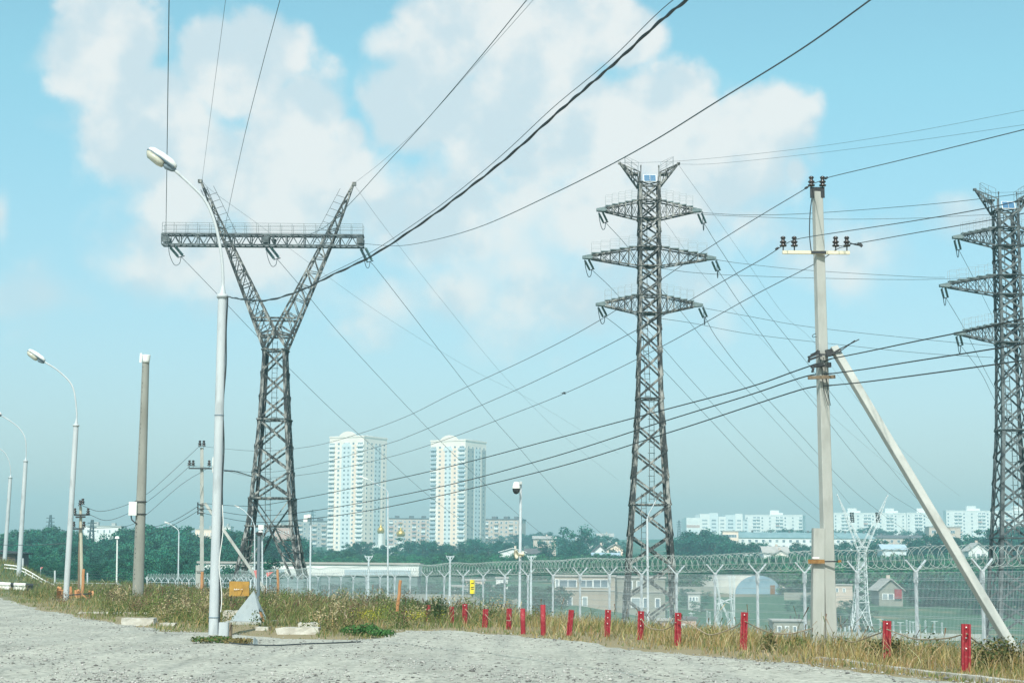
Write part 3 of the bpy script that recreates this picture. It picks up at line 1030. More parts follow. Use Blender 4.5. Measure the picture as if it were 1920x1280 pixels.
# round concrete pole at the left
YR = 81.0
rb, rt = P(258, 1130, YR), P(273.5, 674, YR)
rb.z = gz(rb.x, rb.y) - 0.1
rp = thing('concrete_pole', (rb.x, rb.y, rb.z + .1), 'round tapered grey concrete pole with small white cap and box', 'pole')
k = MB()
k.tube([rb.lerp(rt, i / 12) for i in range(13)], [0.262 - 0.10 * i / 12 for i in range(13)], 24)
k.build('pole', M['concrete_round'], rp)
k = MB()
for i in range(11):
    if i not in (4, 5):
        f = 0.10 + 0.85 * i / 10
        r_ = 0.262 - 0.10 * f
        for j in range(3):
            c = rb.lerp(rt, f + 0.018 * j)
            k.lathe(c + Vector((-r_ * .55, -r_ * .84, 0)), [(0, .02), (0.012, .02), (.012, 0)], (-.55, -.84, 0), 6)
k.build('step_hole', M['dark'], rp)
k = MB()
k.lathe(rt + Vector((0.03, -.05, -0.16)), [(0, .13), (0, .15), (.10, .165), (.34, .195), (.37, .195), (.37, .18), (.25, .14)], (0, 0, 1), 18)
k.build('cap', M['white_paint'], rp)
k = MB()
k.beam(rt + Vector((-.22, -.12, -.15)), rt + Vector((-.2, -.12, .28)), .10, .05)
k.build('antenna', M['white_paint'], rp)
bx = P(249.5, 953, YR - 0.25)
k = MB()
k.box(bx, (0.36, 0.22, 0.62))
jb = k.build('junction_box', M['boxwhite'], rp)
k = MB()
for yy in (943, 966):
    k = MB()
    c = rb.lerp(rt, (1130 - yy) / (1130 - 674))
    k.lathe(c, [(0, .25), (0, .262), (.05, .262), (.05, .25)], (0, 0, 1), 24)
    k.build('clamp_band', M['dark'], rp)
k = MB()
k.tube(smooth_path([bx + Vector((-.08, 0, -.31)), bx + Vector((-.04, 0, -.5)), bx + Vector((.1, 0, -.62)), bx + Vector((.2, .05, -.7))], 5), .03, 6)
k.build('conduit', M['dark'], rp)

# second concrete utility pole, farther, with stub and strut
YB = 110.0
pb, pt = P(378, 1130, YB), P(378.5, 839, YB)
pb.z = gz(pb.x, pb.y) - .1
pB = thing('utility_pole', (pb.x, pb.y, pb.z + .1), 'distant concrete utility pole just left of the nearest lamp', 'utility pole')
k = MB()
square_pole(k, pb, pt, .25, .20, up=(.97, .2, 0))
k.build('pole', M['concrete'], pB)
k = MB()
square_pole(k, P(371.5, 1130, YB - .02), P(371.5, 1059, YB - .02), .27, .26, up=(1, 0, 0))
k.build('stub', M['concrete'], pB)
k = MB()
k.beam(P(354, 877.5, YB - .2), P(397, 878, YB - .2), .08, .08)
k.beam(P(368, 1070, YB - .25), P(384, 1070, YB - .25), .06, .03)
for yy in (945, 953, 961):
    k.beam(P(371, yy, YB - .2), P(383, yy + 1, YB - .2), .06, .06)
    k.beam(P(371, yy - 4, YB - .2), P(371, yy + 3, YB - .2), .07, .07)
k.build('crossarm', M['dark'], pB)
for q in ((355, 876), (362, 876), (392, 876), (374.5, 839), (382, 839)):
    pin_insulator(P(q[0], q[1], YB - .2), 1.5, pB, .1)
k = MB()
s0, s1 = P(499, 1108, YB - 1), P(384.5, 943, YB)
square_pole(k, s0, s1, .18, .17, up=(.8, 0, .6))
strutB = k.build('concrete_strut', M['concrete'])
tag(strutB, 'thin leaning concrete strut crossing behind the nearest lamp', 'strut')
k = MB()
k.box(P(402, 871, YB), (.24, .2, .95))
bxo = k.build('meter_box', M['boxwhite'])
bxo.parent = pB
bxo.data.transform(Matrix.Translation(-pB.location))

# orange marker stakes
for (xb, yb, xt, yt, Y, r, lab) in ((377, 1130, 379.5, 1071, 105, .10, 'orange stake leaning on the foot of the distant utility pole'),
                                    (522, 1122, 520.5, 1067, 98, .078, 'orange stake between the grey pyramid and the Y shaped pylon'),
                                    (744, 1154, 751, 1087, 57.5, .056, 'leaning orange stake standing alone in the weeds before the fence'),
                                    (153.5, 1133, 157, 1066, 86, .075, 'tall orange stake against the old wooden pole')):
    k = MB()
    p, q = P(xb, yb, Y), P(xt, yt, Y)
    p = p + (p - q) * .12
    k.tube([p.lerp(q, i / 6) + Vector((.012 * math.sin(i * 2.1), 0, 0)) for i in range(7)], [r, r, r * .98, r * .97, r * .95, r * .93, r * .9], 12)
    tag(k.build('marker_stake', M['orange']), lab, 'stake', 'orange stakes on the verge')

# low broken orange barrier by the second lamp
ob0 = P(140, 1130, 84)
obr = thing('wooden_barrier', (ob0.x, ob0.y, gz(ob0.x, ob0.y)), 'low broken orange barrier of posts at the second lamp', 'barrier')
for (xa, ya, yb, w) in ((110, 1101, 1124, 8), (115, 1106, 1128, 5), (134, 1099, 1122, 6), (143, 1106, 1134, 9), (149, 1107, 1134, 7), (170, 1107, 1128, 5), (174, 1108, 1130, 4)):
    k = MB()
    p, q = P(xa, yb + 3, 84 + RNG.random()), P(xa + RNG.normal(0, 1.5), ya, 84 + RNG.random())
    k.beam(p, q, w * .025, .1, up=(0, 1, 0))
    k.build('post', M['orange'], obr)
for (xa, ya, xb, yb, mm) in ((110, 1105, 130, 1108, 'orange'), (130, 1115, 172, 1112, 'dark'), (150, 1110, 176, 1131, 'orange')):
    k = MB()
    k.beam(P(xa, ya, 83.8), P(xb, yb, 83.8), .1, .06)
    k.build('rail', M[mm], obr)

# old wooden double pole behind it
ob = P(152, 1128, 100)
wp = thing('wooden_pole', (ob.x, ob.y, gz(ob.x, ob.y)), 'old low wooden power pole with two crossarms near the second lamp', 'utility pole')
k = MB()
k.tube([P(153.5, 1130, 100), P(152.5, 1040, 100), P(151, 949, 100)], [.10, .095, .08], 10)
k.build('pole', M['pole_cream'], wp)
k = MB()
k.tube([P(148, 1125, 100.4), P(149, 1040, 100.4), P(151, 965, 100.4)], [.085, .08, .07], 8)
k.build('prop', M['wood_old'], wp)
for (xa, xb, yy) in ((139, 168, 965), (142, 160, 969), (137, 158, 991)):
    k = MB()
    k.beam(P(xa, yy, 99.8), P(xb, yy - .5, 99.8), .09, .09)
    k.build('crossarm', M['dark'], wp)
for q in ((140, 965), (165, 965), (150, 950), (155, 947), (138, 990), (157, 990)):
    pin_insulator(P(q[0], q[1], 99.8), 1.4, wp, .06)

# slate grey post with sensor, thin pale posts beside it
def thin_post(name, x0, y0, x1, y1, Y, r, m, lab, cat, group=None, r1=None, ground=True):
    a, b_ = P(x0, y0, Y), P(x1, y1, Y)
    if ground:
        a = a + (a - b_) * ((a.z - gz(a.x, a.y) + .1) / max(b_.z - a.z, .1))
    t = thing(name, (a.x, a.y, gz(a.x, a.y)), lab, cat, group)
    k = MB()
    k.tube([a.lerp(b_, i / 6) for i in range(7)], [r + ((r1 or r) - r) * i / 6 for i in range(7)], 12)
    k.build('pole', m, t)
    return t, a, b_


t, a, b_ = thin_post('steel_post', 484, 1118, 486, 1003, 70, .07, M['postgrey'], 'slate grey steel post rising behind the grey pyramid', 'post')
k = MB()
k.box(P(486, 1000, 70), (.24, .2, .12))
k.build('cap', M['dark'], t)
t, a, b_ = thin_post('lamp_post', 477.5, 1085, 477.5, 985, 118, .055, M['fence'], 'thin pale lamp post left of the slate grey post', 'lamp post', r1=.045)
k = MB()
k.tube([P(477.5, 986, 118), P(472, 972, 118), P(458, 957, 118), P(447, 950, 118)], .03, 6)
k.build('arm', M['fence'], t)
k = MB()
k.beam(P(449, 951, 118), P(440, 947, 118), .14, .07)
k.build('lamp_head', M['lamp_white'], t)
t, a, b_ = thin_post('camera_post', 492, 1085, 491.5, 984, 112, .055, M['fence'], 'thin pale post with small camera, right of the slate grey post', 'camera post')
k = MB()
k.box(P(490, 988, 111.8), (.35, .3, .3))
k.lathe(P(489, 994, 111.8), [(0, .1), (.1, .17), (.25, .17), (.35, .1), (.38, 0)], (0, -.2, -1), 10)
k.build('camera', M['white_paint'], t)

# thin poles: left, middle, right
t, a, b_ = thin_post('lamp_post', 218.5, 1104, 220, 1008, 145, .07, M['white_paint'], 'short white lamp post before the wooded hill, left of the round pole', 'lamp post', r1=.06)
k = MB()
k.box(P(220, 1007, 145), (.34, .3, .2), taper=.7)
k.build('lamp_head', M['lamp_white'], t)
t, a, b_ = thin_post('lamp_post', 334, 1092, 335.5, 997, 160, .07, M['fence'], 'pale lamp post with arm to the left, before the wooded hill', 'lamp post', r1=.06)
k = MB()
k.tube(smooth_path([P(335.5, 998, 160), P(333, 992, 160), P(322, 984, 160), P(314, 979, 160)], 5), .045, 6)
k.build('arm', M['fence'], t)
k = MB()
k.beam(P(317, 981, 160), P(309, 978, 160), .25, .12)
k.build('lamp_head', M['lamp_white'], t)
t, a, b_ = thin_post('floodlight_pole', 581, 1118, 583, 966, 108, .06, M['fence'], 'pale pole with white floodlights between Y shaped pylon and towers', 'floodlight pole', r1=.055)
for q in ((574, 968), (573, 975), (579, 967)):
    k = MB()
    k.box(P(q[0], q[1], 107.7), (.24, .3, .2))
    k.beam(P(q[0], q[1], 107.7), P(583, 968, 108), .05, .05, mat=1)
    k.build('floodlight', [M['white_paint'], M['fence']], t)
t, a, b_ = thin_post('lamp_post', 727, 1130, 727.5, 922, 112, .065, M['fence'], 'tall thin lamp post in front of the left cream tower', 'lamp post', r1=.045)
k = MB()
k.tube(smooth_path([P(727.5, 925, 112), P(724, 918, 112), P(712, 911, 112), P(689, 897, 112)], 6), .026, 6)
k.build('arm', M['fence'], t)
k = MB()
k.beam(P(690, 898, 112), P(674, 892, 112), .14, .07)
k.build('lamp_head', M['lamp_white'], t)
t, a, b_ = thin_post('lamp_post', 1215.5, 1190, 1213.5, 972, 67, .05, M['fence'], 'thin lamp post in front of the middle pylon with floodlight on arm', 'lamp post', r1=.04)
k = MB()
k.tube([P(1213.5, 973, 67), P(1217, 962, 67), P(1234, 930, 67)], .02, 6)
k.build('arm', M['fence'], t)
k = MB()
k.beam(P(1231, 932, 66.9), P(1241, 922, 66.9), .16, .12)
k.build('lamp_head', M['steel_grey'], t)

# surveillance pole in front of the houses
t, a, b_ = thin_post('surveillance_pole', 974, 1165, 976.5, 902, 79, .066, M['fence'], 'pole with white dome camera on top and cream horn loudspeaker', 'camera pole', r1=.055)
k = MB()
k.tube([P(975.2, 1041, 79), P(976.2, 945, 79)], [.068, .062], 12)
k.build('sleeve', M['fence'], t)
k = MB()
c = P(968, 906, 78.6)
k.beam(c + Vector((.05, .1, .02)), P(977, 905, 78.9), .12, .1)
k.lathe(c, [(.08, 0), (.07, .1), (-.02, .14), (-.18, .18), (-.22, .18)], (0, 0, 1), 16)
cmr = k.build('dome_camera', M['white_paint'], t)
k = MB()
k.lathe(c, [(-.22, .17), (-.34, .155), (-.44, .10), (-.48, 0)], (0, 0, 1), 16)
k.build('lens_dome', M['black_paint'], cmr)
k = MB()
h0 = P(981, 1038, 78.7)
h1 = P(966, 1039, 78.5)
ax = (h1 - h0)
k.lathe(h0, [(0, .03), (0, .11), (.06, .11), (.08, .06), (.22, .07), (.33, .14), (.37, .22), (.36, .21), (.25, .07), (.2, 0)], ax, 14)
k.beam(P(975, 1040, 78.9), P(976, 1044, 78.9), .06, .06)
k.build('loudspeaker', M['cream_plastic'], t)


# ------------------------------------------------------------------ security fence
NP = 33
fo = fpos(0)
fence = thing('security_fence', (fo.x, fo.y, gz(fo.x, fo.y)), 'long pale welded mesh fence with Y posts and razor wire coils', 'fence')


def ftop(n):
    return 1.66 - 1.05 * n / 33.0 * 0.95


def fbase(n):
    p = fpos(n)
    return gz(p.x, p.y)


side = nrm
# one post of each kind, then copies
k = MB()
hgt = 2.75
k.beam((0, 0, -hgt), (0, 0, 0), .066, .066, up=(u_f.x, u_f.y, 0))
k.beam((0, 0, -.32), (0, 0, 0.01), .09, .09, up=(u_f.x, u_f.y, 0))
post0 = k.build('post', M['fence'], fence, local=True)
arms = []
for sgn in (-1, 1):
    k = MB()
    k.beam(side * (sgn * .02) + Vector((0, 0, -.03)), side * (sgn * .30) + Vector((0, 0, .27)), .038, .042, up=(u_f.x, u_f.y, 0))
    k.build('arm', M['fence'], post0, local=True)
for n in range(0, NP + 1):
    o = post0 if n == 0 else copy_tree(post0, fence)
    p = fpos(n)
    o.location = Vector((p.x, p.y, ftop(n))) - fence.location
# a welded panel: fine verticals and V pressed horizontals
k = MB()
ph = 2.25
zs = [0.0, -.16, -.2, -.42, -.64, -.68, -.9, -1.12, -1.16, -1.38, -1.6, -1.64, -1.86, -2.08, -2.2]
for z in zs:
    k.beam((0.04, 0, z), (SP - .04, 0, z), .008, .008)
for i in range(1, 50):
    xx = SP * i / 50
    k.beam((xx, 0, -ph), (xx, 0, .02), .0042, .0042)
pm = None
for n in range(-1, NP):
    a, b_ = fpos(n), fpos(n + 1)
    za, zb = ftop(n), ftop(n + 1)
    if pm is None:
        pm = k.build('mesh_panel', M['mesh_wire'], fence, local=True)
        o = pm
    else:
        o = pm.copy()
        COL.objects.link(o)
        o.parent = fence
    xax = Vector((b_.x - a.x, b_.y - a.y, zb - za)) / SP
    zax = Vector((0, 0, 1))
    yax = zax.cross(xax).normalized()
    mt = Matrix((xax, yax, zax)).transposed().to_4x4()
    mt.translation = Vector((a.x, a.y, za - .06)) - side * .05 - fence.location
    o.matrix_local = mt
# razor coils in the V
for sgn, ph0 in ((1, 0.0), (-1, 1.1)):
    k = MB()
    pts = []
    loops = int((NP + 1) * SP / 0.46)
    nseg = 18
    for i in range(loops * nseg + 1):
        f = i / (loops * nseg)
        n = -1 + f * (NP + 1)
        a = sgn * 2 * math.pi * i / nseg + ph0
        p = fpos(n)
        rj = .27 + .02 * math.sin(n * 2.3) + .012 * math.sin(i * .37)
        c = Vector((p.x, p.y, ftop(n) + .33 + .02 * math.sin(n * 3.1)))
        pts.append(c + side * (math.cos(a) * rj) + Vector((0, 0, math.sin(a) * rj)) + u_f * (.05 * math.sin(a * 2 + n)))
    k.tube(pts, .006, 4, caps=False)
    k.build('razor_coil', M['razor'], fence)
k = MB()
for off, zz in ((.29, .27), (-.29, .27)):
    k.tube([Vector((*fpos(n).xy, ftop(n) + zz)) + side * off for n in range(-1, NP + 1)], .005, 4)
k.tube([Vector((*fpos(n).xy, ftop(n) + .03)) for n in range(-1, NP + 1)], .006, 4)
k.build('strand', M['razor'], fence)

# yellow notice on the mesh between two posts
p0 = fpos(13.42) - side * .09
ysn = thing('warning_sign', (p0.x, p0.y, ftop(13) - .55), 'small yellow notice with three dark lines hung on the fence mesh', 'sign')
k = MB()
dirx = Vector((.95, -.31, 0)).normalized()
nr_ = Vector((-dirx.y * -1, -abs(dirx.x), 0)).normalized()
nr_ = Vector((-.31, -.95, 0)).normalized()
k.beam(p0 + Vector((0, 0, ftop(13) - .83)), p0 + Vector((0, 0, ftop(13) - .20)), .24, .02, up=nr_)
k.build('plate', M['yellow'], ysn)
k = MB()
for z, w in ((-.36, .13), (-.54, .14), (-.62, .14)):
    c = p0 + nr_ * .013 + Vector((0, 0, ftop(13) + z))
    k.beam(c - dirx * w * .5, c + dirx * w * .5, .004, .04, up=(0, 0, 1))
k.build('text', M['black_paint'], ysn)


# ------------------------------------------------------------------ red marker posts and ropes
def at_z0(px_, py_):
    p = G(px_, py_)
    p.z = gz(p.x, p.y)
    return p


def channel_post(xt, yt, xb, yb, w, lab, bolts=1):
    Bp = at_z0(xb, yb)
    T = P(xt, yt, Bp.y)
    t = thing('red_post', Bp, lab, 'marker post', 'red posts along the gravel edge')
    s = w / F * Bp.y
    ax = (T - Bp).normalized()
    x = Vector((1, -.12, 0))
    x = (x - ax * x.dot(ax)).normalized()
    y = ax.cross(x)
    a, d_ = s / 2, s * .42
    prof = [(-a, -d_), (-a * .55, -d_ * 1.05), (-a * .3, -d_ * .45), (a * .3, -d_ * .45), (a * .55, -d_ * 1.05), (a, -d_), (a, d_), (-a, d_)]
    vs = [Bp - ax * .15 + x * q[0] + y * q[1] for q in prof] + [T + x * q[0] + y * q[1] for q in prof]
    n = 8
    k = MB()
    k.add(vs, [(i, (i + 1) % n, (i + 1) % n + n, i + n) for i in range(n)] + [(0, 1, 2, 7), (2, 3, 6, 7), (3, 4, 5, 6)][:0] + [(15, 10, 9, 8), (15, 14, 11, 10), (14, 13, 12, 11)])
    k.build('shaft', M['red'], t)
    for j in range(bolts):
        k = MB()
        c = Bp.lerp(T, .93 - .22 * j) - y * 0
        sg = -1 if y.y > 0 else 1
        k.lathe(c + y * (sg * d_ * .5), [(-.01, .012), (.03, .012), (.03, 0)], y * sg, 8)
        k.build('bolt', M['white_paint'], t)
    return t, Bp, T, s


RP = {}
for (xt, yt, xb, yb, w, lab, bl) in ((803.6, 1133.5, 803, 1166, 7.5, 'red post with rope end, leftmost beside the dark willow bush', 0),
                                     (847.5, 1136.5, 847, 1168, 8, 'faded red post half hidden in weeds right of the willow bush', 0),
                                     (872, 1131.5, 872, 1172, 9, 'red post with dangling rope nearest below the yellow notice', 1),
                                     (911, 1141, 909, 1176, 9.5, 'short red post in grass right of the yellow notice, rope hanging', 0),
                                     (955, 1140, 954, 1180, 9, 'red grooved post with rope loop just left of the round red posts', 0),
                                     (1071.5, 1142.5, 1067, 1191, 9.5, 'red grooved post tilted right, nearest on the right of the round posts', 0),
                                     (1140.5, 1142.5, 1138, 1193, 11, 'red grooved post with white bolts left of the middle pylon', 3),
                                     (1202, 1145, 1201, 1199, 11.5, 'red grooved post in front of the middle pylon lamp post', 3),
                                     (1271.5, 1148, 1270.5, 1209, 12, 'red grooved post just right of the middle pylon with sagging rope', 1),
                                     (1396, 1147, 1393.5, 1217, 13, 'red grooved post leaning right, midway to the concrete utility pole', 1),
                                     (1663, 1163, 1662, 1237, 15, 'red grooved post between the concrete utility pole and its strut', 1),
                                     (1811, 1169, 1811, 1260, 16.5, 'nearest and largest red grooved post beside the strut foot', 3)):
    RP[int(xt)] = channel_post(xt, yt, xb, yb, w, lab, bl)
for (xt, yt, xb, yb, r, lab, rod) in ((980, 1140, 981, 1188, 4.6, 'round red post, left one of the round pair', False),
                                      (1018, 1133, 1018.5, 1190, 4.8, 'taller round red post with thin rod on its top', True)):
    Bp = at_z0(xb, yb)
    T = P(xt, yt, Bp.y)
    t = thing('red_post', Bp, lab, 'marker post', 'red posts along the gravel edge')
    k = MB()
    rr = r / F * Bp.y
    ax = (T - Bp).normalized()
    ln = (T - Bp).length
    k.lathe(Bp - ax * .1, [(0, rr), (ln * .5, rr), (ln + .1, rr), (ln + .1, rr * .85), (ln + .1, 0)], ax, 18)
    k.build('shaft', M['red'], t)
    if rod:
        k = MB()
        k.beam(T + Vector((rr * .5, 0, 0)), T + Vector((rr * .5, 0, .12)), .012)
        k.build('rod', M['dark'], t)


def rope(pts, Y0, Y1, lab, r=.012, name='rope', m='rope', group='sagging ropes strung between the red posts', cat='rope', n=8):
    k = MB()
    c = []
    for i, (a, b_) in enumerate(pts):
        c.append(P(a, b_, Y0 + (Y1 - Y0) * i / (len(pts) - 1)))
    k.tube(smooth_path(c, n), r, 6)
    return tag(k.build(name, M[m]), lab, cat, group)


def yp(i):
    return RP[i][1].y


rope([(1271, 1161), (1295, 1170), (1326, 1188), (1345, 1187), (1372, 1177), (1389, 1167)], yp(1271) - .12, yp(1396) - .1, 'rope sagging from the post by the middle pylon to the leaning post')
rope([(1397, 1164), (1420, 1176), (1448, 1186), (1480, 1187), (1506, 1182), (1520, 1178)], yp(1396) - .12, 37.7, 'rope sagging from the leaning red post to the concrete utility pole')
rope([(1568, 1192), (1585, 1199), (1600, 1203), (1630, 1193), (1655, 1184)], 37.6, yp(1663) - .1, 'rope sagging from the concrete utility pole to the red post on its right')
rope([(1663, 1179), (1690, 1189), (1715, 1197), (1745, 1198), (1780, 1195), (1803, 1189)], yp(1663) - .15, yp(1811) - .1, 'rope sagging between the two rightmost red posts')
rope([(1812, 1187), (1830, 1202), (1850, 1215), (1866, 1221), (1910, 1222)], yp(1811) - .15, 32, 'rope running from the nearest red post to the strut foot')
rope([(1202, 1159), (1215, 1175), (1240, 1180), (1258, 1174), (1267, 1166)], yp(1202) - .1, yp(1271) - .1, 'rope sagging before the middle pylon lamp post')
rope([(872, 1141), (878, 1147), (884, 1158)], yp(872) - .12, yp(872) - .2, 'short rope end hanging from the post below the yellow notice', cat='rope')
rope([(910, 1151), (915, 1157), (920, 1162)], yp(911) - .12, yp(911) - .2, 'short rope end hanging from the short red post')
rope([(955, 1151), (958, 1160), (955, 1163), (950, 1162)], yp(955) - .12, yp(955) - .2, 'rope loop on the red post left of the round pair')
rope([(806, 1144), (800, 1147), (793, 1152)], yp(803) - .1, yp(803) - .2, 'short rope end hanging from the leftmost red post')

# ------------------------------------------------------------------ small things on the verge
# grey sheet metal pyramid
pa = P(476, 1106, 50)
pc = at_z0(470, 1176)
YP = 50.0
py_t = thing('metal_pyramid', (pa.x, YP, gz(pa.x, YP)), 'grey sheet metal pyramid with a torn side, on a concrete pad', 'pyramid')
zb = gz(pa.x, YP) + .10
bl, brr, bk = P(431, 1168, YP), P(502, 1168, YP - .1), Vector((pa.x + .05, YP + 1.1, zb))
bl.z = brr.z = zb
fr = Vector((P(489, 1170, YP - .55).x, YP - .5, zb))
k = MB()
k.add([pa, bl, fr, brr, bk], [(0, 1, 2), (0, 2, 3), (0, 3, 4), (0, 4, 1)])
k.build('shell', M['sheet'], py_t)
k = MB()
k.prism([(bl.x - .08, YP - .75), (brr.x + .1, YP - .75), (brr.x + .1, YP + 1.2), (bl.x - .08, YP + 1.2)], zb - .25, zb - .004)
k.build('pad', M['concrete'], py_t)
k = MB()


def on_face(A, B, C, u, v, off):
    n_ = (B - A).cross(C - A).normalized()
    if n_.y > 0:
        n_ = -n_
    return A + (B - A) * u + (C - A) * v + n_ * off


tear = [(.42, .22), (.52, .30), (.60, .18), (.66, .05), (.54, .06), (.50, .13), (.45, .12)]
k.add([on_face(pa, fr, brr, u, v, .006) for u, v in tear], [tuple(range(7))])
k.build('tear', M['black_paint'], py_t)
k = MB()
k.beam(on_face(pa, fr, brr, .60, .1, .03), on_face(pa, fr, brr, 1.0, .22, .05), .06, .03)
k.build('splinter', M['orange'], py_t)

# ochre sign board
p0 = P(448, 1103, 60)
sg = thing('sign_board', (p0.x, p0.y, gz(p0.x, p0.y)), 'ochre rectangular board with faint white marks left of the pyramid', 'sign')
k = MB()
c = [P(430, 1089, 60), P(467, 1089.5, 60), P(467, 1116.5, 59.9), P(430, 1117, 59.9)]
off = Vector((0, .04, 0))
k.add(c + [q + off for q in c], [(3, 2, 1, 0), (4, 5, 6, 7), (0, 1, 5, 4), (1, 2, 6, 5), (2, 3, 7, 6), (3, 0, 4, 7)])
k.build('panel', M['sign_brown'], sg)
k = MB()
for i, (w, h_) in enumerate(((1.2, 2.6), (.8, 2), (1.3, 2.3), (.7, 1.6), (1.5, 1.2), (.6, 2), (1.2, 1.0))):
    q = P(439.5 + i * 2.1 + (2 if i > 4 else 0), 1104 + (i % 2) * .4, 59.9)
    k.box(q, (w / F * 60, .012, h_ / F * 60))
k.build('text', M['white_paint'], sg)
for xx in (434, 463):
    k = MB()
    q = P(xx, 1117, 60.06)
    k.beam((q.x, 60.06, gz(q.x, 60.06) - .1), P(xx, 1095, 60.06), .06, .04)
    k.build('leg', M['wood_old'], sg)


def text_mesh(name, body, size, m, mw, parent):
    cu = bpy.data.curves.new(name, 'FONT')
    cu.body = body
    cu.size = size
    cu.align_x = 'CENTER'
    cu.align_y = 'CENTER'
    cu.extrude = 0.004
    tmp = bpy.data.objects.new(name + '_source', cu)
    COL.objects.link(tmp)
    bpy.context.view_layer.update()
    me = bpy.data.meshes.new_from_object(tmp.evaluated_get(bpy.context.evaluated_depsgraph_get()))
    bpy.data.objects.remove(tmp)
    bpy.data.curves.remove(cu)
    me.materials.clear()
    me.materials.append(m)
    me.transform(Matrix.Translation(-ORG[parent.name]) @ mw)
    o = bpy.data.objects.new(name, me)
    COL.objects.link(o)
    o.parent = parent
    return o


# faded red triangular flags on thin posts
for (poly, xa, yb, Y, lab, tx) in (([(499, 1073), (513, 1071), (501, 1081)], 500, 1110, 88, 'faded red triangular flag sign with a white 2, right of the grey post', (503.8, 1074)),
                                   ([(475.5, 1069), (481, 1068), (481, 1085)], 480.5, 1110, 88, 'faded red flag sign partly hidden behind the slate grey post', None),
                                   ([(76, 1063), (81, 1062), (77, 1067)], 76, 1090, 150, 'tiny red flag sign before the wooded hill, left of the second lamp', None)):
    p = P(xa, yb, Y)
    t = thing('flag_sign', (p.x, p.y, gz(p.x, p.y)), lab, 'sign', 'red triangular flag signs')
    k = MB()
    k.beam((p.x, p.y, gz(p.x, p.y) - .1), P(xa, poly[0][1], Y), .035, .035)
    k.build('pole', M['fence'], t)
    k = MB()
    c = [P(a, b_, Y - .03) for a, b_ in poly]
    k.add(c + [q + Vector((0, .02, 0)) for q in c], [(2, 1, 0), (3, 4, 5), (0, 1, 4, 3), (1, 2, 5, 4), (2, 0, 3, 5)])
    k.build('plate', M['pink'], t)
    if tx:
        text_mesh('digit', '2', .17, M['white_paint'], Matrix.Translation(P(tx[0], tx[1], Y - .05)) @ Matrix.Rotation(math.radians(90), 4, 'X'), t)


# rubble blocks
def rubble(px_, py_, w, h, d_, lab, seed, name='concrete_block', m='concrete_rubble', rz=0.0, tilt=0.0):
    p = at_z0(px_, py_)
    r = np.random.default_rng(seed)
    s = p.y / F
    w, h = w * s, h * s
    k = MB()
    nx, nz_ = 6, 3
    vs, fs = [], []
    ring = []
    for i in range(nx + 1):
        f = i / nx - .5
        row = []
        for (yy, zz) in ((-.5, 0), (-.5, .55), (-.47, 1), (.47, 1), (.5, .5), (.5, 0)):
            j = r.normal(size=3) * .035
            row.append(len(vs))
            vs.append(p + Matrix.Rotation(rz, 3, 'Z') @ Vector(((f + j[0] * .6) * w, (yy + j[1] * .5) * d_, (zz + j[2] * 1.2 + tilt * f) * h - .06)))
        ring.append(row)
    for i in range(nx):
        for j in range(6):
            fs.append((ring[i][j], ring[i + 1][j], ring[i + 1][(j + 1) % 6], ring[i][(j + 1) % 6]))
    fs += [tuple(ring[0]), tuple(ring[-1][::-1])]
    k.add(vs, fs)
    o = k.build(name, M[m])
    return tag(o, lab, 'concrete block', 'broken concrete blocks on the verge')


rubble(261, 1169, 58, 15, .5, 'flat pale concrete slab lying below the round concrete pole', 1)
rubble(316, 1172, 28, 9, .4, 'small concrete piece between the pale slab and the nearest lamp', 2)
rubble(560, 1188, 76, 17, .5, 'long broken concrete block in the grass right of the pyramid', 3, tilt=.1)
rubble(580, 1180, 38, 17, .5, 'squarer concrete block atop the long broken one', 4)
rubble(493, 1181, 24, 11, .4, 'small rounded concrete lump at the pyramid foot', 5)
rubble(243, 1150, 190, 7, .4, 'long low concrete strip behind the pale slab', 6)
rubble(440, 1163, 40, 22, .4, 'dirt covered concrete chunk left of the pyramid', 8, m='concrete_rubble')
p = at_z0(419, 1201)
k = MB()
square_pole(k, p - Vector((0, 0, .1)), P(420, 1166, p.y), .215, .2, .16, .15)
tag(k.build('marker_post', M['lamp_paint']), 'short white concrete marker post beside the nearest street lamp', 'marker post')
p = at_z0(431, 1199)
k = MB()
square_pole(k, p - Vector((0, 0, .1)), P(432, 1170, p.y), .085, .08, .12, .12)
k.tube([P(430, 1180, p.y - .08), P(434, 1166, p.y - .08)], .012, 5)
tag(k.build('marker_post', M['wood_old']), 'dark wooden stub just right of the white marker post', 'marker post')
p = at_z0(479, 1209)
k = MB()
q = [P(476, 1209, p.y), P(483.5, 1208, p.y + .12), P(483, 1199, p.y + .12), P(477.5, 1194, p.y)]
k.add(q + [a + Vector((-.03, .05, 0)) for a in q], [(0, 1, 2, 3), (7, 6, 5, 4), (0, 4, 5, 1), (1, 5, 6, 2), (2, 6, 7, 3), (3, 7, 4, 0)])
tag(k.build('sheet_scrap', M['sheet']), 'small bent grey sheet scrap standing on the gravel', 'scrap')
k = MB()  # dark line over the gravel, drawn as a thin tube
pl = [at_z0(*q) for q in ((430, 1206), (455, 1209), (480, 1210), (520, 1211), (570, 1208), (630, 1206), (676, 1204))]
k.tube(smooth_path([q + Vector((0, 0, .02)) for q in pl], 6), .014, 5)
tag(k.build('loose_cable_dark_line', M['cable']), 'thin dark line across the gravel from the lamp foot', 'cable')
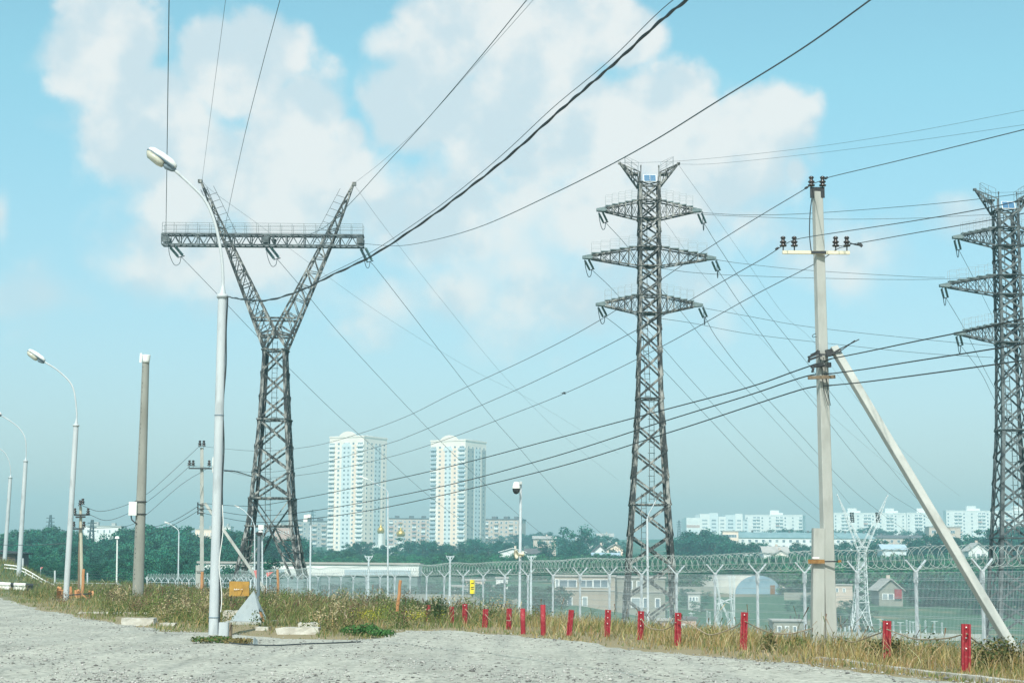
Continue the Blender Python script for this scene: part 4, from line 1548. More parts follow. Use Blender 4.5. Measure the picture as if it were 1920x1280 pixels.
# kerb along the right grass edge
k = MB()
kp = [at_z0(*q) for q in ((1535, 1236), (1600, 1243), (1680, 1255), (1760, 1264), (1850, 1275), (1960, 1287))]
for i in range(len(kp) - 1):
    a, b_ = kp[i], kp[i + 1]
    a, b_ = a.lerp(b_, .02), a.lerp(b_, .98)
    k.beam(a + Vector((0, .1, -.035 - .01 * (i % 2))), b_ + Vector((0, .1, -.03 - .012 * (i % 3))), .16, .17)
o = k.build('kerb', M['concrete_rubble'])
o['kind'] = 'structure'

# black and white guardrail at the left
gr0 = P(25, 1108, 103)
grl = thing('guardrail', (gr0.x, gr0.y, gz(gr0.x, gr0.y)), 'black and white striped steel guardrail at the left border', 'guardrail')
k = MB()
edges = [-60, -42, -22, -2, 20, 26, 48, 63]
cols = [1, 0, 1, 0, 1, 0, 1]
prof = [(0, .36), (-.07, .30), (-.07, .22), (0, .17), (0, .11), (-.07, .05), (-.07, -.03), (0, -.09)]
for i in range(len(edges) - 1):
    A, B = P(edges[i], 1098 + edges[i] * .05, 103 - edges[i] * .02), P(edges[i + 1], 1098 + edges[i + 1] * .05, 103 - edges[i + 1] * .02)
    n = len(prof)
    vs = [A + Vector((0, q[0] * 1.3, q[1] - .13)) for q in prof] + [B + Vector((0, q[0] * 1.3, q[1] - .13)) for q in prof]
    k.add(vs, [(j, j + 1, j + 1 + n, j + n) for j in range(n - 1)], cols[i])
k.build('rail', [M['white_paint'], M['black_paint']], grl)
for px_ in (10, 27, 46, 60):
    k = MB()
    q = P(px_, 1098, 103.3)
    k.beam((q.x, q.y, gz(q.x, q.y) - .2), (q.x, q.y, q.z + .05), .12, .12)
    k.build('post', M['dark'], grl)

# sloping white handrail behind the bank, low fence with posts
hr = thing('handrail', P(60, 1085, 125), 'white railing sloping down the bank behind the guardrail', 'railing')
for dy in (0, 6):
    k = MB()
    k.tube(smooth_path([P(q[0], q[1] + dy, 125) for q in ((8, 1058), (35, 1062), (60, 1074), (80, 1086), (104, 1097))], 5), .045, 6)
    k.build('rail', M['white_paint'], hr)
for q in ((35, 1062), (49, 1068), (62, 1075), (73, 1082), (85, 1088), (97, 1094)):
    k = MB()
    k.beam(P(q[0], q[1], 125), P(q[0] - 2, q[1] + 10, 125), .05, .05)
    k.build('post', M['white_paint'], hr)
wf = thing('wire_fence', P(160, 1100, 135), 'low wire fence with white posts before the wooded hill', 'fence')
for q in ((43, 1046, 1080), (103, 1069, 1099), (164, 1073, 1104), (199, 1092, 1106), (258, 1085, 1106), (276, 1080, 1108)):
    k = MB()
    k.beam(P(q[0], q[2] + 6, 135), P(q[0], q[1], 135), .11, .11)
    k.build('post', M['lamp_paint'], wf)
k = MB()
k.beam(P(100, 1092, 135), P(225, 1093.5, 135), .07, .05)
k.beam(P(215, 1093, 135), P(250, 1103, 134), .07, .05)
k.build('rail', M['lamp_paint'], wf)
k = MB()
for yy in (1071, 1076, 1081, 1086):
    k.tube([P(40, yy - 2, 135), P(160, yy, 135), P(280, yy + 2, 135)], .012, 4)
k.build('strand', M['wire'], wf)

# white palisade fence carrying on to the left
pf0 = P(320, 1110, 142)
pal = thing('palisade_fence', (pf0.x, pf0.y, gz(pf0.x, pf0.y)), 'white palisade fence with razor wire at the foot of the wooded hill', 'fence')
k = MB()
for yy in (1091, 1100, 1109):
    k.beam(P(277, yy, 142), P(470, yy + 1, 128), .06, .04)
k.build('rail', M['fence'], pal)
k = MB()
for i in range(62):
    f = i / 61
    xx, Y = 277 + f * 193, 142 - 14 * f
    k.beam(P(xx, 1090 + f, Y), P(xx, 1117, Y), .035, .02)
k.build('mesh_panel', M['mesh_wire'], pal)
for i in range(16):
    f = i / 15
    xx, Y = 277 + f * 193, 142 - 14 * f
    k = MB()
    k.beam(P(xx, 1088, Y), P(xx, 1118, Y), .09, .09)
    k.beam(P(xx, 1088.5, Y), P(xx - 5, 1082, Y), .05, .05)
    k.beam(P(xx, 1088.5, Y), P(xx + 5, 1082, Y), .05, .05)
    k.build('post', M['fence'], pal)
k = MB()
pts = []
for i in range(80 * 12):
    f = i / (80 * 12)
    a = 2 * math.pi * i / 12
    c = P(277 + f * 193, 1082 + f * .6, 142 - 14 * f)
    pts.append(c + Vector((math.sin(a * .5) * .1, math.cos(a) * .3, math.sin(a) * .3)))
k.tube(pts, .012, 4, caps=False)
k.build('razor_coil', M['razor'], pal)

# T shaped concrete posts behind the fence
for i, px_ in enumerate((691.5, 844, 996)):
    t = thing('t_shaped_post', PG(px_, 132), ['slim pale T topped post below the left cream tower', 'slim pale T topped post below the right cream tower',
                                             'slim pale T topped post right of the surveillance pole'][i], 'post', 'slim T topped posts behind the fence')
    q = P(px_, 1043, 132)
    k = MB()
    k.tube([(q.x, q.y, gz(q.x, q.y) - .2), q], [.12, .065], 8)
    k.build('pole', M['fence'], t)
    k = MB()
    k.beam(q + Vector((-.3, 0, 0)), q + Vector((.3, 0, 0)), .07, .07)
    for s_ in (-1, 1):
        k.beam(q + Vector((s_ * .25, 0, 0)), q + Vector((s_ * .3, 0, .1)), .05)
        k.beam(q + Vector((s_ * .28, 0, 0)), q + Vector((s_ * .05, 0, -.3)), .04)
    k.build('crossarm', M['fence'], t)


# ------------------------------------------------------------------ lattice pylons
def interp(t, xs, ys):
    return float(np.interp(t, xs, ys))


def ladder(k, pts, w=.35, hoop=True, mat=0, side=Vector((1, 0, 0))):
    for i in range(len(pts) - 1):
        a, b_ = Vector(pts[i]), Vector(pts[i + 1])
        for s_ in (-.5, .5):
            k.beam(a + side * (w * s_), b_ + side * (w * s_), .045, .045, mat)
        n = max(2, int((b_ - a).length / .42))
        for j in range(n):
            c = a.lerp(b_, (j + .5) / n)
            k.beam(c - side * w * .5, c + side * w * .5, .03, .03, mat)
            if hoop and j % 2 == 0:
                back = Vector((0, .55, 0))
                q = [c - side * w * .5, c - side * w * .75 + back * .6, c + back, c + side * w * .75 + back * .6, c + side * w * .5]
                for u in range(4):
                    k.beam(q[u], q[u + 1], .022, .022, mat)
    return k


def xpanel(k, a0, b0, a1, b1, w, flat, mat=0, dbl=0.0):
    """an X between the lower pair a0 b0 and the upper pair a1 b1"""
    n = (Vector(b0) - Vector(a0)).cross(Vector(a1) - Vector(a0)).normalized()
    k.beam(Vector(a0) + n * flat, Vector(b1) + n * flat, w, .05, mat, up=n)
    k.beam(Vector(b0) - n * flat, Vector(a1) - n * flat, w, .05, mat, up=n)


def insulator_pair(a, b_, gap, parent, r=.13):
    """two parallel disc strings from a to b"""
    a, b_ = Vector(a), Vector(b_)
    ax = b_ - a
    L_ = ax.length
    ax.normalize()
    sd_ = Vector((1, 0, .25)).normalized() * gap
    for s_ in (-.5, .5):
        k = MB()
        prof = [(0, .03)]
        n = 11
        for i in range(n):
            t0 = L_ * (.06 + .86 * i / n)
            prof += [(t0, .05), (t0 + L_ * .012, r), (t0 + L_ * .05, r * .9), (t0 + L_ * .055, .05)]
        prof.append((L_, .03))
        k.lathe(a + sd_ * s_, prof, ax, 10)
        k.build('insulator', M['insul'], parent)
    k = MB()
    k.beam(b_ - sd_ * .75, b_ + sd_ * .75, .06, .06)
    k.build('yoke', M['dark'], parent)


def jumper(a, b_, drop, parent):
    a, b_ = Vector(a), Vector(b_)
    c = a.lerp(b_, .5) + Vector((0, 0, -drop))
    k = MB()
    k.tube(smooth_path([a, a.lerp(c, .6) + (a - b_) * .18, c, b_.lerp(c, .6) + (b_ - a) * .18, b_], 7), .028, 5)
    k.build('jumper_cable', M['wire'], parent)


def barrel_pylon(Y, cx, label, m_leg, m_brace):
    s = Y / F
    X0 = P(cx, 600, Y).x

    def z(py):
        return P(cx, py, Y).z

    zb = gz(X0, Y)
    root = thing('lattice_pylon', (X0, Y, zb), label, 'pylon', 'barrel shaped pylons with three crossarm levels')
    ys_ = [345, 610, 748, 900, 1047, 1250]
    ws_ = [41, 42.5, 49, 67, 85, 108]

    def hw(py):
        return interp(py, ys_, ws_) * s / 2

    lv = [345, 378, 411, 438, 465, 500, 528, 555, 588, 620, 662, 705, 748, 797, 846, 895, 946, 1003, 1060, 1122, 1195, 1250]

    def cor(py):
        h, zz = hw(py), z(py)
        return [Vector((X0 - h, Y - h, zz)), Vector((X0 + h, Y - h, zz)), Vector((X0 + h, Y + h, zz)), Vector((X0 - h, Y + h, zz))]

    k = MB()
    seg = [345, 610, 748, 900, 1047, 1250]
    sg = [(1, 1), (-1, 1), (-1, -1), (1, -1)]
    for i in range(len(seg) - 1):
        c0, c1 = cor(seg[i]), cor(seg[i + 1])
        for j in range(4):
            wv = .22 if seg[i] < 700 else .28
            k.angle(c1[j], c0[j], wv, sg[j][0], sg[j][1], .035)
    k.build('leg_frame', m_leg, root)
    k = MB()
    for i in range(len(lv) - 1):
        c1, c0 = cor(lv[i]), cor(lv[i + 1])
        for j in range(4):
            jn = (j + 1) % 4
            xpanel(k, c0[j], c0[jn], c1[j], c1[jn], .13 if lv[i] < 745 else .15, .03)
            if lv[i] > 740:      # gusset at each crossing
                pass
    for py in (345, 378, 411, 465, 500, 555, 588, 748, 946, 1195):
        c = cor(py)
        for j in range(4):
            k.beam(c[j], c[(j + 1) % 4], .17, .08)
        k.beam(c[0], c[2], .1, .06)
        k.beam(c[1], c[3], .1, .06)
        if py in (411, 465, 500, 528, 588):
            k.box((X0, Y, z(py)), (hw(py) * 1.1, hw(py) * 1.1, .05))
    k.build('bracing', m_brace, root)
    k = MB()
    ladder(k, [(X0 - .1, Y - .1, z(748)), (X0 - .35, Y - .1, z(600)), (X0 - .35, Y - .1, z(350))], mat=0)
    ladder(k, [(X0 - .45, Y - .2, z(1060)), (X0 - .45, Y - .2, z(925))])
    ladder(k, [(X0 + .15, Y - .1, z(940)), (X0 + .15, Y - .1, z(748))])
    k.build('ladder', M['rail'], root)
    tips = {}
    for li, (pt_, pbm, ptip, half) in enumerate(((378, 411, 394, 96), (465, 500, 483, 122.5), (555, 588, 571, 97))):
        for sx in (-1, 1):
            T = Vector((X0 + sx * half * s, Y, z(ptip)))
            h = hw(ptip)
            k = MB()
            rt_, rbm = z(pt_), z(pbm)
            n = 5
            tw = .28
            top, bot = {}, {}
            for sy in (-1, 1):
                a1, a0 = Vector((X0 + sx * h, Y + sy * h * .55, rt_)), Vector((X0 + sx * h, Y + sy * h * .6, rbm))
                e1, e0 = Vector((T.x - sx * .5, Y + sy * tw, T.z + .10)), Vector((T.x - sx * .5, Y + sy * tw, T.z - .14))
                k.beam(a1, e1, .09, .09)
                k.beam(a0, e0, .10, .10)
                top[sy] = [a1.lerp(e1, i / n) for i in range(n + 1)]
                bot[sy] = [a0.lerp(e0, i / n) for i in range(n + 1)]
                for i in range(n):
                    if i % 2 == 0:
                        k.beam(bot[sy][i], top[sy][i + 1], .04)
                        k.beam(top[sy][i], bot[sy][i + 1], .03)
                    else:
                        k.beam(top[sy][i], bot[sy][i + 1], .04)
                        k.beam(bot[sy][i], top[sy][i + 1], .045)
                    if i:
                        k.beam(bot[sy][i], top[sy][i], .05)
            for i in range(n):
                k.beam(bot[-1][i], bot[1][i], .05)
            ca = k.build('crossarm', m_brace, root)
            k = MB()      # walkway plates stepping along the top chord, end plate
            for i in range(n):
                a, b_ = top[-1][i].lerp(top[1][i], .5), top[-1][i + 1].lerp(top[1][i + 1], .5)
                zz = a.z + .08
                k.beam((a.x, Y, zz), (b_.x, Y, zz), .5, .07, up=(0, 0, 1))
            k.beam(T + Vector((-sx * .6, 0, .02)), T + Vector((sx * .18, 0, -.02)), .62, .38, up=(0, 0, 1), w2=.4, h2=.18)
            k.build('platform', M['plat'], ca)
            for sy in (-1, 1):
                k = MB()
                for i in range(n):
                    a, b_ = top[sy][i], top[sy][i + 1]
                    zz = a.z + .02
                    for hh in (.45, .85):
                        k.beam((a.x, a.y, zz + hh), (b_.x, b_.y, zz + hh), .013)
                    k.beam((b_.x, b_.y, b_.z), (b_.x, b_.y, zz + .85), .016)
                    k.beam((a.x, a.y, a.z), (a.x, a.y, zz + .85), .013)
                k.build('railing', M['rail_faint'], ca)
            ia = T + Vector((-sx * .05 + .1, .2, -.18))
            ib = ia + Vector((.42, 1.0, -.55))
            insulator_pair(ia, ib, .30, ca, .085)
            jumper(ib, T + Vector((sx * .12 + .1, -.2, -.1)), .95, ca)
            tips[(li, sx)] = (T, ib)
    # ground wire horns
    for sx in (-1, 1):
        tip = Vector((X0 + sx * 56.5 * s, Y, z(306.5)))
        h = hw(345)
        k = MB()
        for sy in (-1, 1):
            a0 = Vector((X0 + sx * h, Y + sy * h, z(350)))
            a1 = Vector((X0 + sx * h * .95, Y + sy * h, z(327)))
            k.beam(a0, tip, .10, .10)
            k.beam(a1, tip, .09, .09)
            k.beam(a0, a1, .1)
            for f0, f1 in ((.12, .3), (.3, .42), (.5, .42), (.5, .66), (.75, .66)):
                k.beam(a0.lerp(tip, f0), a1.lerp(tip, f1), .05)
        for f in (.25, .5, .75):
            k.beam(Vector((X0 + sx * h, Y - h, z(350))).lerp(tip, f), Vector((X0 + sx * h, Y + h, z(350))).lerp(tip, f), .05)
        m1 = Vector((X0 + sx * h * .95, Y, z(327))).lerp(tip, .3)
        k.box(m1 + Vector((0, 0, -.25)), (.75, .7, .12))
        k.box(tip, (.22, .25, .16))
        hn = k.build('ground_wire_horn', m_brace, root)
        for sy in (-1, 1):
            k = MB()
            b0 = Vector((X0 + sx * h * .95, Y + sy * h * .8, z(327)))
            for f in (.05, .38, .72):
                q = b0.lerp(tip, f)
                k.beam(q, q + Vector((0, 0, .75)), .02)
            for hh in (.4, .75):
                k.beam(b0.lerp(tip, .05) + Vector((0, 0, hh)), b0.lerp(tip, .72) + Vector((0, 0, hh)), .018)
            k.build('railing', M['rail'], hn)
        k = MB()
        q = Vector((X0 + sx * 17 * s, Y - h * .9, z(345)))
        k.tube([q, q + Vector((0, 0, 1.15))], .035, 6)
        k.box(q + Vector((0, 0, 1.2)), (.09, .09, .16))
        k.build('lightning_rod', m_brace, root)
    # solar panels
    for dx in (-5.8, 5.8):
        k = MB()
        c = Vector((X0 + dx * s, Y - hw(345) * 1.02, z(338.5)))
        w, h_ = .50, .66
        up = Vector((0, .42, .91))
        fr_ = Vector((0, -.91, .42))
        q = [c + Vector((a * w / 2, 0, 0)) + up * (b_ * h_ / 2) for a, b_ in ((-1, -1), (1, -1), (1, 1), (-1, 1))]
        qs = [c + Vector((a * w * .42, 0, 0)) + up * (b_ * h_ * .44) + fr_ * .012 for a, b_ in ((-1, -1), (1, -1), (1, 1), (-1, 1))]
        k.add(q + [v - fr_ * .04 for v in q], [(0, 1, 2, 3), (7, 6, 5, 4), (0, 4, 5, 1), (1, 5, 6, 2), (2, 6, 7, 3), (3, 7, 4, 0)], 0)
        pn = k.build('solar_panel', M['whiteframe'], root)
        k = MB()
        k.add(qs, [(0, 1, 2, 3)])
        k.build('solar_cells', M['solar'], pn)
    return root, X0, z, tips


py2, X2, z2, tips2 = barrel_pylon(130, 1217.5, 'weathered lattice pylon with three crossarms standing in the middle of the scene', M['steel'], M['steel'])
Y3 = 128.0
py3 = copy_tree(py2)
q3, q2 = P(1889, 537, Y3), P(1217.5, 484, 130)
py3.location = (q3.x, Y3, py2.location.z + q3.z - q2.z)
py3['label'] = 'dark lattice pylon with three crossarms cut by the right border'
off3 = Vector(py3.location) - Vector(py2.location)


def recolour(o):
    for c in o.children:
        if c.type == 'MESH' and c.data.materials and c.data.materials[0] == M['steel']:
            c.data = c.data.copy()
            c.data.materials[0] = M['steel_grey']
        recolour(c)


recolour(py3)
tips3 = {kk: (a + off3, b_ + off3) for kk, (a, b_) in tips2.items()}

# concrete footings
for rt_, nm in ((py2, 'middle'), (py3, 'right')):
    for sx in (-1, 1):
        for sy in (-1, 1):
            k = MB()
            k.box((X2 + sx * 1.95, 130 + sy * 1.95, py2.location.z - .2), (.9, .9, 1.3), taper=.7)
            o = k.build('footing', M['concrete'], py2) if rt_ is py2 else None
            if rt_ is py3:
                k.build('footing', M['concrete'], py2).parent = py3


def y_pylon(Y, tr, label, group, m, full=True, thick=1.0):
    """Y shaped pylon; tr maps the design pixels to photo pixels"""
    s = (P(*tr(700, 700), Y) - P(*tr(500, 700), Y)).x / 200.0

    def W(px, py, dy=0.0):
        p = P(*tr(px, py), Y)
        return Vector((p.x, Y + dy, p.z))

    b0 = W(508, 1085)
    root = thing('lattice_pylon', (b0.x, Y, gz(b0.x, Y)), label, 'pylon', group)
    ly = [655, 787, 934, 986, 1085]
    L_ = [495.5, 487, 473, 466.5, 446]
    R_ = [538, 543, 550, 554, 571]
    thk = [21, 27, 38, 44, 62]

    def cor(py):
        l, r, d_ = interp(py, ly, L_), interp(py, ly, R_), interp(py, ly, thk) * s
        return [W(l, py, -d_), W(r, py, -d_), W(r, py, d_), W(l, py, d_)]

    wl = .30 * thick
    k = MB()
    sg = [(1, 1), (-1, 1), (-1, -1), (1, -1)]
    for a, b_ in zip(ly[:-1], ly[1:]):
        c1, c0 = cor(a), cor(b_)
        for j in range(4):
            k.angle(c0[j], c1[j], wl, sg[j][0], sg[j][1], .04 * thick)
            if full:
                k.angle(c0[j] + Vector((sg[j][0] * .22, sg[j][1] * .22, 0)), c1[j] + Vector((sg[j][0] * .18, sg[j][1] * .18, 0)), .10, sg[j][0], sg[j][1], .03)
    k.build('leg_frame', m, root)
    k = MB()
    lv = [655, 699, 743, 787, 836, 885, 934]
    for a, b_ in zip(lv[:-1], lv[1:]):
        c1, c0 = cor(a), cor(b_)
        for j in range(4):
            xpanel(k, c0[j], c0[(j + 1) % 4], c1[j], c1[(j + 1) % 4], .16 * thick, .04)
    for py in (657, 787, 934, 986):
        c = cor(py)
        for j in range(4):
            k.beam(c[j], c[(j + 1) % 4], .28 * thick if py < 980 else .2 * thick, .1)
        k.beam(c[0], c[2], .1)
    # K frame below: the centre node and the inner struts of each leg pair
    for j in range(4):
        jn = (j + 1) % 4
        c9, c98, cb = cor(934), cor(988), cor(1085)
        node = c98[j].lerp(c98[jn], .5)
        k.beam(c9[j], node, .22 * thick, .09)
        k.beam(c9[jn], node, .22 * thick, .09)
        for A, ls in ((j, 1), (jn, -1)):
            foot = cb[A].lerp(cb[jn if A == j else j], .12)
            k.beam(node, foot, .26 * thick, .1)
            for f in (.25, .5, .75):
                k.beam(node.lerp(foot, f), c98[A].lerp(cb[A], f), .12 * thick, .06)
                k.beam(node.lerp(foot, f - .25), c98[A].lerp(cb[A], f), .1 * thick, .05)
    k.build('bracing', m, root)
    if full:
        k = MB()
        ladder(k, [W(503, 1000, -.3), W(503, 787, -.3)], .42)
        ladder(k, [W(514.5, 787, -.3), W(516.5, 640, -.3)], .42)
        k.build('ladder', M['rail'], root)
    # the two limbs of the V
    limbs = {}
    for nm, outer, inner in (('l', [(495.5, 653), (423, 461), (375.5, 340)], [(516.5, 621), (437.5, 461), (379, 342)]),
                             ('r', [(538, 653), (621, 461), (664, 345)], [(516.5, 621), (601.5, 461), (660, 347)])):
        k = MB()

        def at(path, t, dy):
            py = path[0][1] + (path[-1][1] - path[0][1]) * t
            yy = [q[1] for q in path][::-1]
            xx = [q[0] for q in path][::-1]
            return W(interp(py, yy, xx), py, dy)

        def dyv(t):
            return interp(t, [0, .62, 1], [21, 10, 2]) * s

        n = 22 if full else 12
        O, I = {}, {}
        for sy in (-1, 1):
            O[sy] = [at(outer, i / n, sy * dyv(i / n)) for i in range(n + 1)]
            I[sy] = [at(inner, i / n, sy * dyv(i / n)) for i in range(n + 1)]
            for i in range(n):
                wv = interp(i / n, [0, .6, 1], [.20, .15, .08]) * thick
                k.beam(O[sy][i], O[sy][i + 1], wv, wv * .8)
                k.beam(I[sy][i], I[sy][i + 1], wv, wv * .8)
                if i % 2 == 0:
                    k.beam(O[sy][i], I[sy][min(i + 1, n)], .075 * thick)
                else:
                    k.beam(I[sy][i], O[sy][i + 1], .075 * thick)
                if i % 3 == 0:
                    k.beam(O[sy][i], I[sy][i], .12 * thick, .07)
        for i in range(0, n, 2):
            k.beam(O[-1][i], O[1][i + 1], .07 * thick)
            k.beam(I[-1][i], I[1][i + 1], .07 * thick)
            k.beam(O[-1][i], O[1][i], .07 * thick)
        k.box(at(outer, 1, 0), (.35 * thick, .4, .28))
        lo = k.build('limb', m, root)
        limbs[nm] = (O, I)
        if full:
            k = MB()
            if nm == 'l':
                a = [O[-1][i].lerp(I[-1][i], .45) + Vector((0, -.1, 0)) for i in range(0, n, 3)]
                ladder(k, a, .55, False, side=Vector((.93, 0, .36)))
            for i in range(int(n * .62), n - 1):
                a, b_ = I[-1][i], I[-1][i + 1]
                o_ = Vector((.72 if nm == 'l' else -.72, 0, .25))
                k.beam(a + o_, b_ + o_, .03)
                k.beam(a, a + o_, .03)
            k.build('climbing_rail', M['steel_dark'], lo)
    # horizontals tying the limbs at the fork
    k = MB()
    for sy in (-1, 1):
        d_ = 20 * s * sy
        k.beam(W(475.5, 598, d_), W(557, 599, d_), .15 * thick)
        k.beam(W(488, 630, d_), W(546, 631, d_), .15 * thick)
        k.beam(W(495.5, 653, d_), W(516.5, 621, d_), .18 * thick)
        k.beam(W(538, 653, d_), W(516.5, 621, d_), .18 * thick)
        k.beam(W(488, 628, d_), W(516.5, 621, d_), .12 * thick)
        k.beam(W(546, 629, d_), W(516.5, 621, d_), .12 * thick)
    k.build('fork_bracing', m, root)
    ends = []
    if full:
        k = MB()
        dz = 11 * s

        def zt(px):
            return W(px, 440 + (px - 304) * .0085), W(px, 459.5 + (px - 304) * .0085)

        xs_ = np.linspace(305, 682, 35)
        for sy in (-1, 1):
            d_ = Vector((0, sy * dz, 0))
            a, b_ = zt(305), zt(682)
            k.beam(a[0] + d_, b_[0] + d_, .14, .12)
            k.beam(a[1] + d_, b_[1] + d_, .15, .13)
            for i in range(len(xs_) - 1):
                t0, b0_ = zt(xs_[i])
                t1, b1_ = zt(xs_[i + 1])
                k.beam((b0_ if i % 2 else t0) + d_, (t1 if i % 2 else b1_) + d_, .065)
                if i % 3 == 0:
                    k.beam(t0 + d_, b0_ + d_, .08)
        for i in range(len(xs_)):
            t0, b0_ = zt(xs_[i])
            d_ = Vector((0, dz, 0))
            k.beam(t0 - d_, t0 + d_, .06)
            k.beam(b0_ - d_, b0_ + d_, .06)
        for px_ in (313, 498, 514, 676):
            t0, b0_ = zt(px_)
            for sy in (-1, 1):
                k.box(t0.lerp(b0_, .5) + Vector((0, sy * dz * 1.05, 0)), (.6 if px_ != 514 else .2, .12, .5))
        ca = k.build('crossarm', M['steel_grey'], root)
        k = MB()
        for i in range(len(xs_) - 1):
            t0, t1 = zt(xs_[i])[0], zt(xs_[i + 1])[0]
            k.beam(t0 + Vector((0, 0, .09)), t1 + Vector((0, 0, .09)), dz * 1.5, .04, up=(0, 0, 1))
        k.build('walkway', M['steel_dark'], ca)
        pxs = np.linspace(306, 681, 18)
        for sy in (-1, 1):
            k = MB()
            d_ = Vector((0, sy * dz, 0))
            for px_ in pxs:
                t0 = zt(px_)[0]
                k.beam(t0 + d_, t0 + d_ + Vector((0, 0, .98)), .028)
            for hh in (.35, .66, .98):
                k.beam(zt(306)[0] + d_ + Vector((0, 0, hh)), zt(681)[0] + d_ + Vector((0, 0, hh)), .026)
            k.build('railing', M['rail'], ca)
        for (a0, a1, e0, e1, jx, jd) in ((322, 461, 336, 478, 317, 1.2), (502, 463, 517, 482, 500, 1.15), (680, 464, 692, 487, 681, 1.1)):
            A = W(a0, a1, .2)
            B = W(e0, e1, .9)
            insulator_pair(A, B, .42, ca, .13)
            jumper(W(jx, a1, -.3), B, jd, ca)
            ends.append(B)
        for fx in (-1, 1):
            pass
    return root, W, ends


py1, W1, ends1 = y_pylon(150, lambda a, b_: (a, b_), 'large Y shaped lattice pylon with one long crossarm, at left', None, M['steel'])


def tr_white(px, py):
    return 1616 + (px - 517) * .327, 1180 + (py - 1085) * .339


M['white_steel'] = mat('white_painted_steel', (0.55, 0.6, 0.62), (0.66, 0.7, 0.71), 2, 0.5)
pyw, Ww, _ = y_pylon(300, tr_white, 'white painted Y shaped lattice pylon down in the valley', None, M['white_steel'], False, .5)
k = MB()
for q in ((1597, 958), (1645, 958)):
    for d_ in (-2, 2):
        k.lathe(P(q[0] + d_, q[1] + 2, 300), [(0, .05)] + [(i * .3 + j, r) for i in range(6) for j, r in ((0, .05), (.05, .2), (.2, .18), (.22, .05))], (.1, .2, -1), 8)
k.build('insulator', M['dark'], pyw)

# white lattice gantry legs seen through the fence, pale V pylon far right
gp = PG(1360, 290)
gan = thing('lattice_gantry', gp, 'white lattice gantry legs crossed by an X, behind the fence right of the middle pylon', 'gantry')
k = MB()
for dy in (-.9, .9):
    A = {q: P(q[0], q[1], 290) + Vector((0, dy, 0)) for q in ((1342, 1078), (1349, 1122), (1343, 1178), (1376, 1078), (1376, 1122), (1376, 1182), (1360, 1128), (1370, 1122), (1343, 1122), (1368, 1078), (1345, 1100), (1367, 1130), (1344, 1132))}
    for a, b_ in (((1342, 1078), (1349, 1122)), ((1349, 1122), (1343, 1178)), ((1376, 1078), (1376, 1122)), ((1376, 1122), (1376, 1182)), ((1349, 1122), (1367, 1130)), ((1370, 1122), (1344, 1132)),
                  ((1370, 1122), (1368, 1078)), ((1370, 1122), (1376, 1132 - 10)), ((1343, 1122), (1349, 1122)), ((1370, 1122), (1376, 1182)), ((1349, 1122), (1376, 1182)), ((1343, 1178), (1376, 1182))):
        if a in A and b_ in A:
            k.beam(A[a], A[b_], .14, .10)
for i in range(9):
    for x0, x1 in ((1368, 1376),):
        k.beam(P(x0, 1078 + i * 5, 289.1), P(x1, 1083 + i * 5, 289.1), .12, .08)
k.build('lattice_frame', M['white_steel'], gan)
vp = PG(1812, 420)
vt = thing('lattice_pylon', vp, 'small pale guyed V pylon at the wood edge, seen low beside the strut', 'pylon')
k = MB()
for (a, b_, c, d_) in ((1808, 1095, 1790, 1152), (1812, 1110, 1813, 1165), (1820, 1110, 1812, 1160), (1808, 1110, 1822, 1110), (1806, 1112, 1811, 1142), (1800, 1090, 1812, 1112), (1812, 1085, 1812, 1165), (1818, 1112, 1809, 1135), (1808, 1120, 1820, 1125)):
    k.beam(P(a, b_, 420), P(c, d_, 420), .22, .2)
k.build('lattice_frame', M['fence'], vt)

# tiny pylons on the skyline
for i, (px_, pyt, Y, hpx, lab) in enumerate(((95, 965, 900, 60, 'tiny far lattice mast above the woods right of the third lamp'),
                                             (173, 974, 700, 70, 'tiny far lattice mast before the pale building on the hill'),
                                             (1273, 975, 1300, 40, 'tiny far lattice mast left of the blue and white block'),
                                             (586, 955, 1400, 40, 'tiny far lattice mast beside the left cream tower'))):
    t_ = P(px_, pyt, Y)
    b0 = gz(t_.x, Y)
    H_ = t_.z - b0
    t = thing('lattice_mast', (t_.x, Y, b0), lab, 'pylon', 'far lattice masts on the skyline')
    k = MB()
    for sx in (-1, 1):
        for sy in (-1, 1):
            k.beam((t_.x + sx * H_ * .09, Y + sy * H_ * .09, b0 - 1), (t_.x + sx * .3, Y + sy * .3, t_.z), .4, .4)
    n = 9
    for i_ in range(n):
        z0, z1 = b0 + H_ * i_ / n, b0 + H_ * (i_ + 1) / n
        w0, w1 = H_ * .09 * (1 - i_ / n) + .3, H_ * .09 * (1 - (i_ + 1) / n) + .3
        for s_ in (-1, 1):
            k.beam((t_.x - w0 * s_, Y - w0, z0), (t_.x + w1 * s_, Y - w1, z1), .25)
    for f in (.72, .82, .92):
        k.beam((t_.x - H_ * .11, Y, b0 + H_ * f), (t_.x + H_ * .11, Y, b0 + H_ * f), .35)
    k.build('lattice_frame', M['steel_dark'], t)


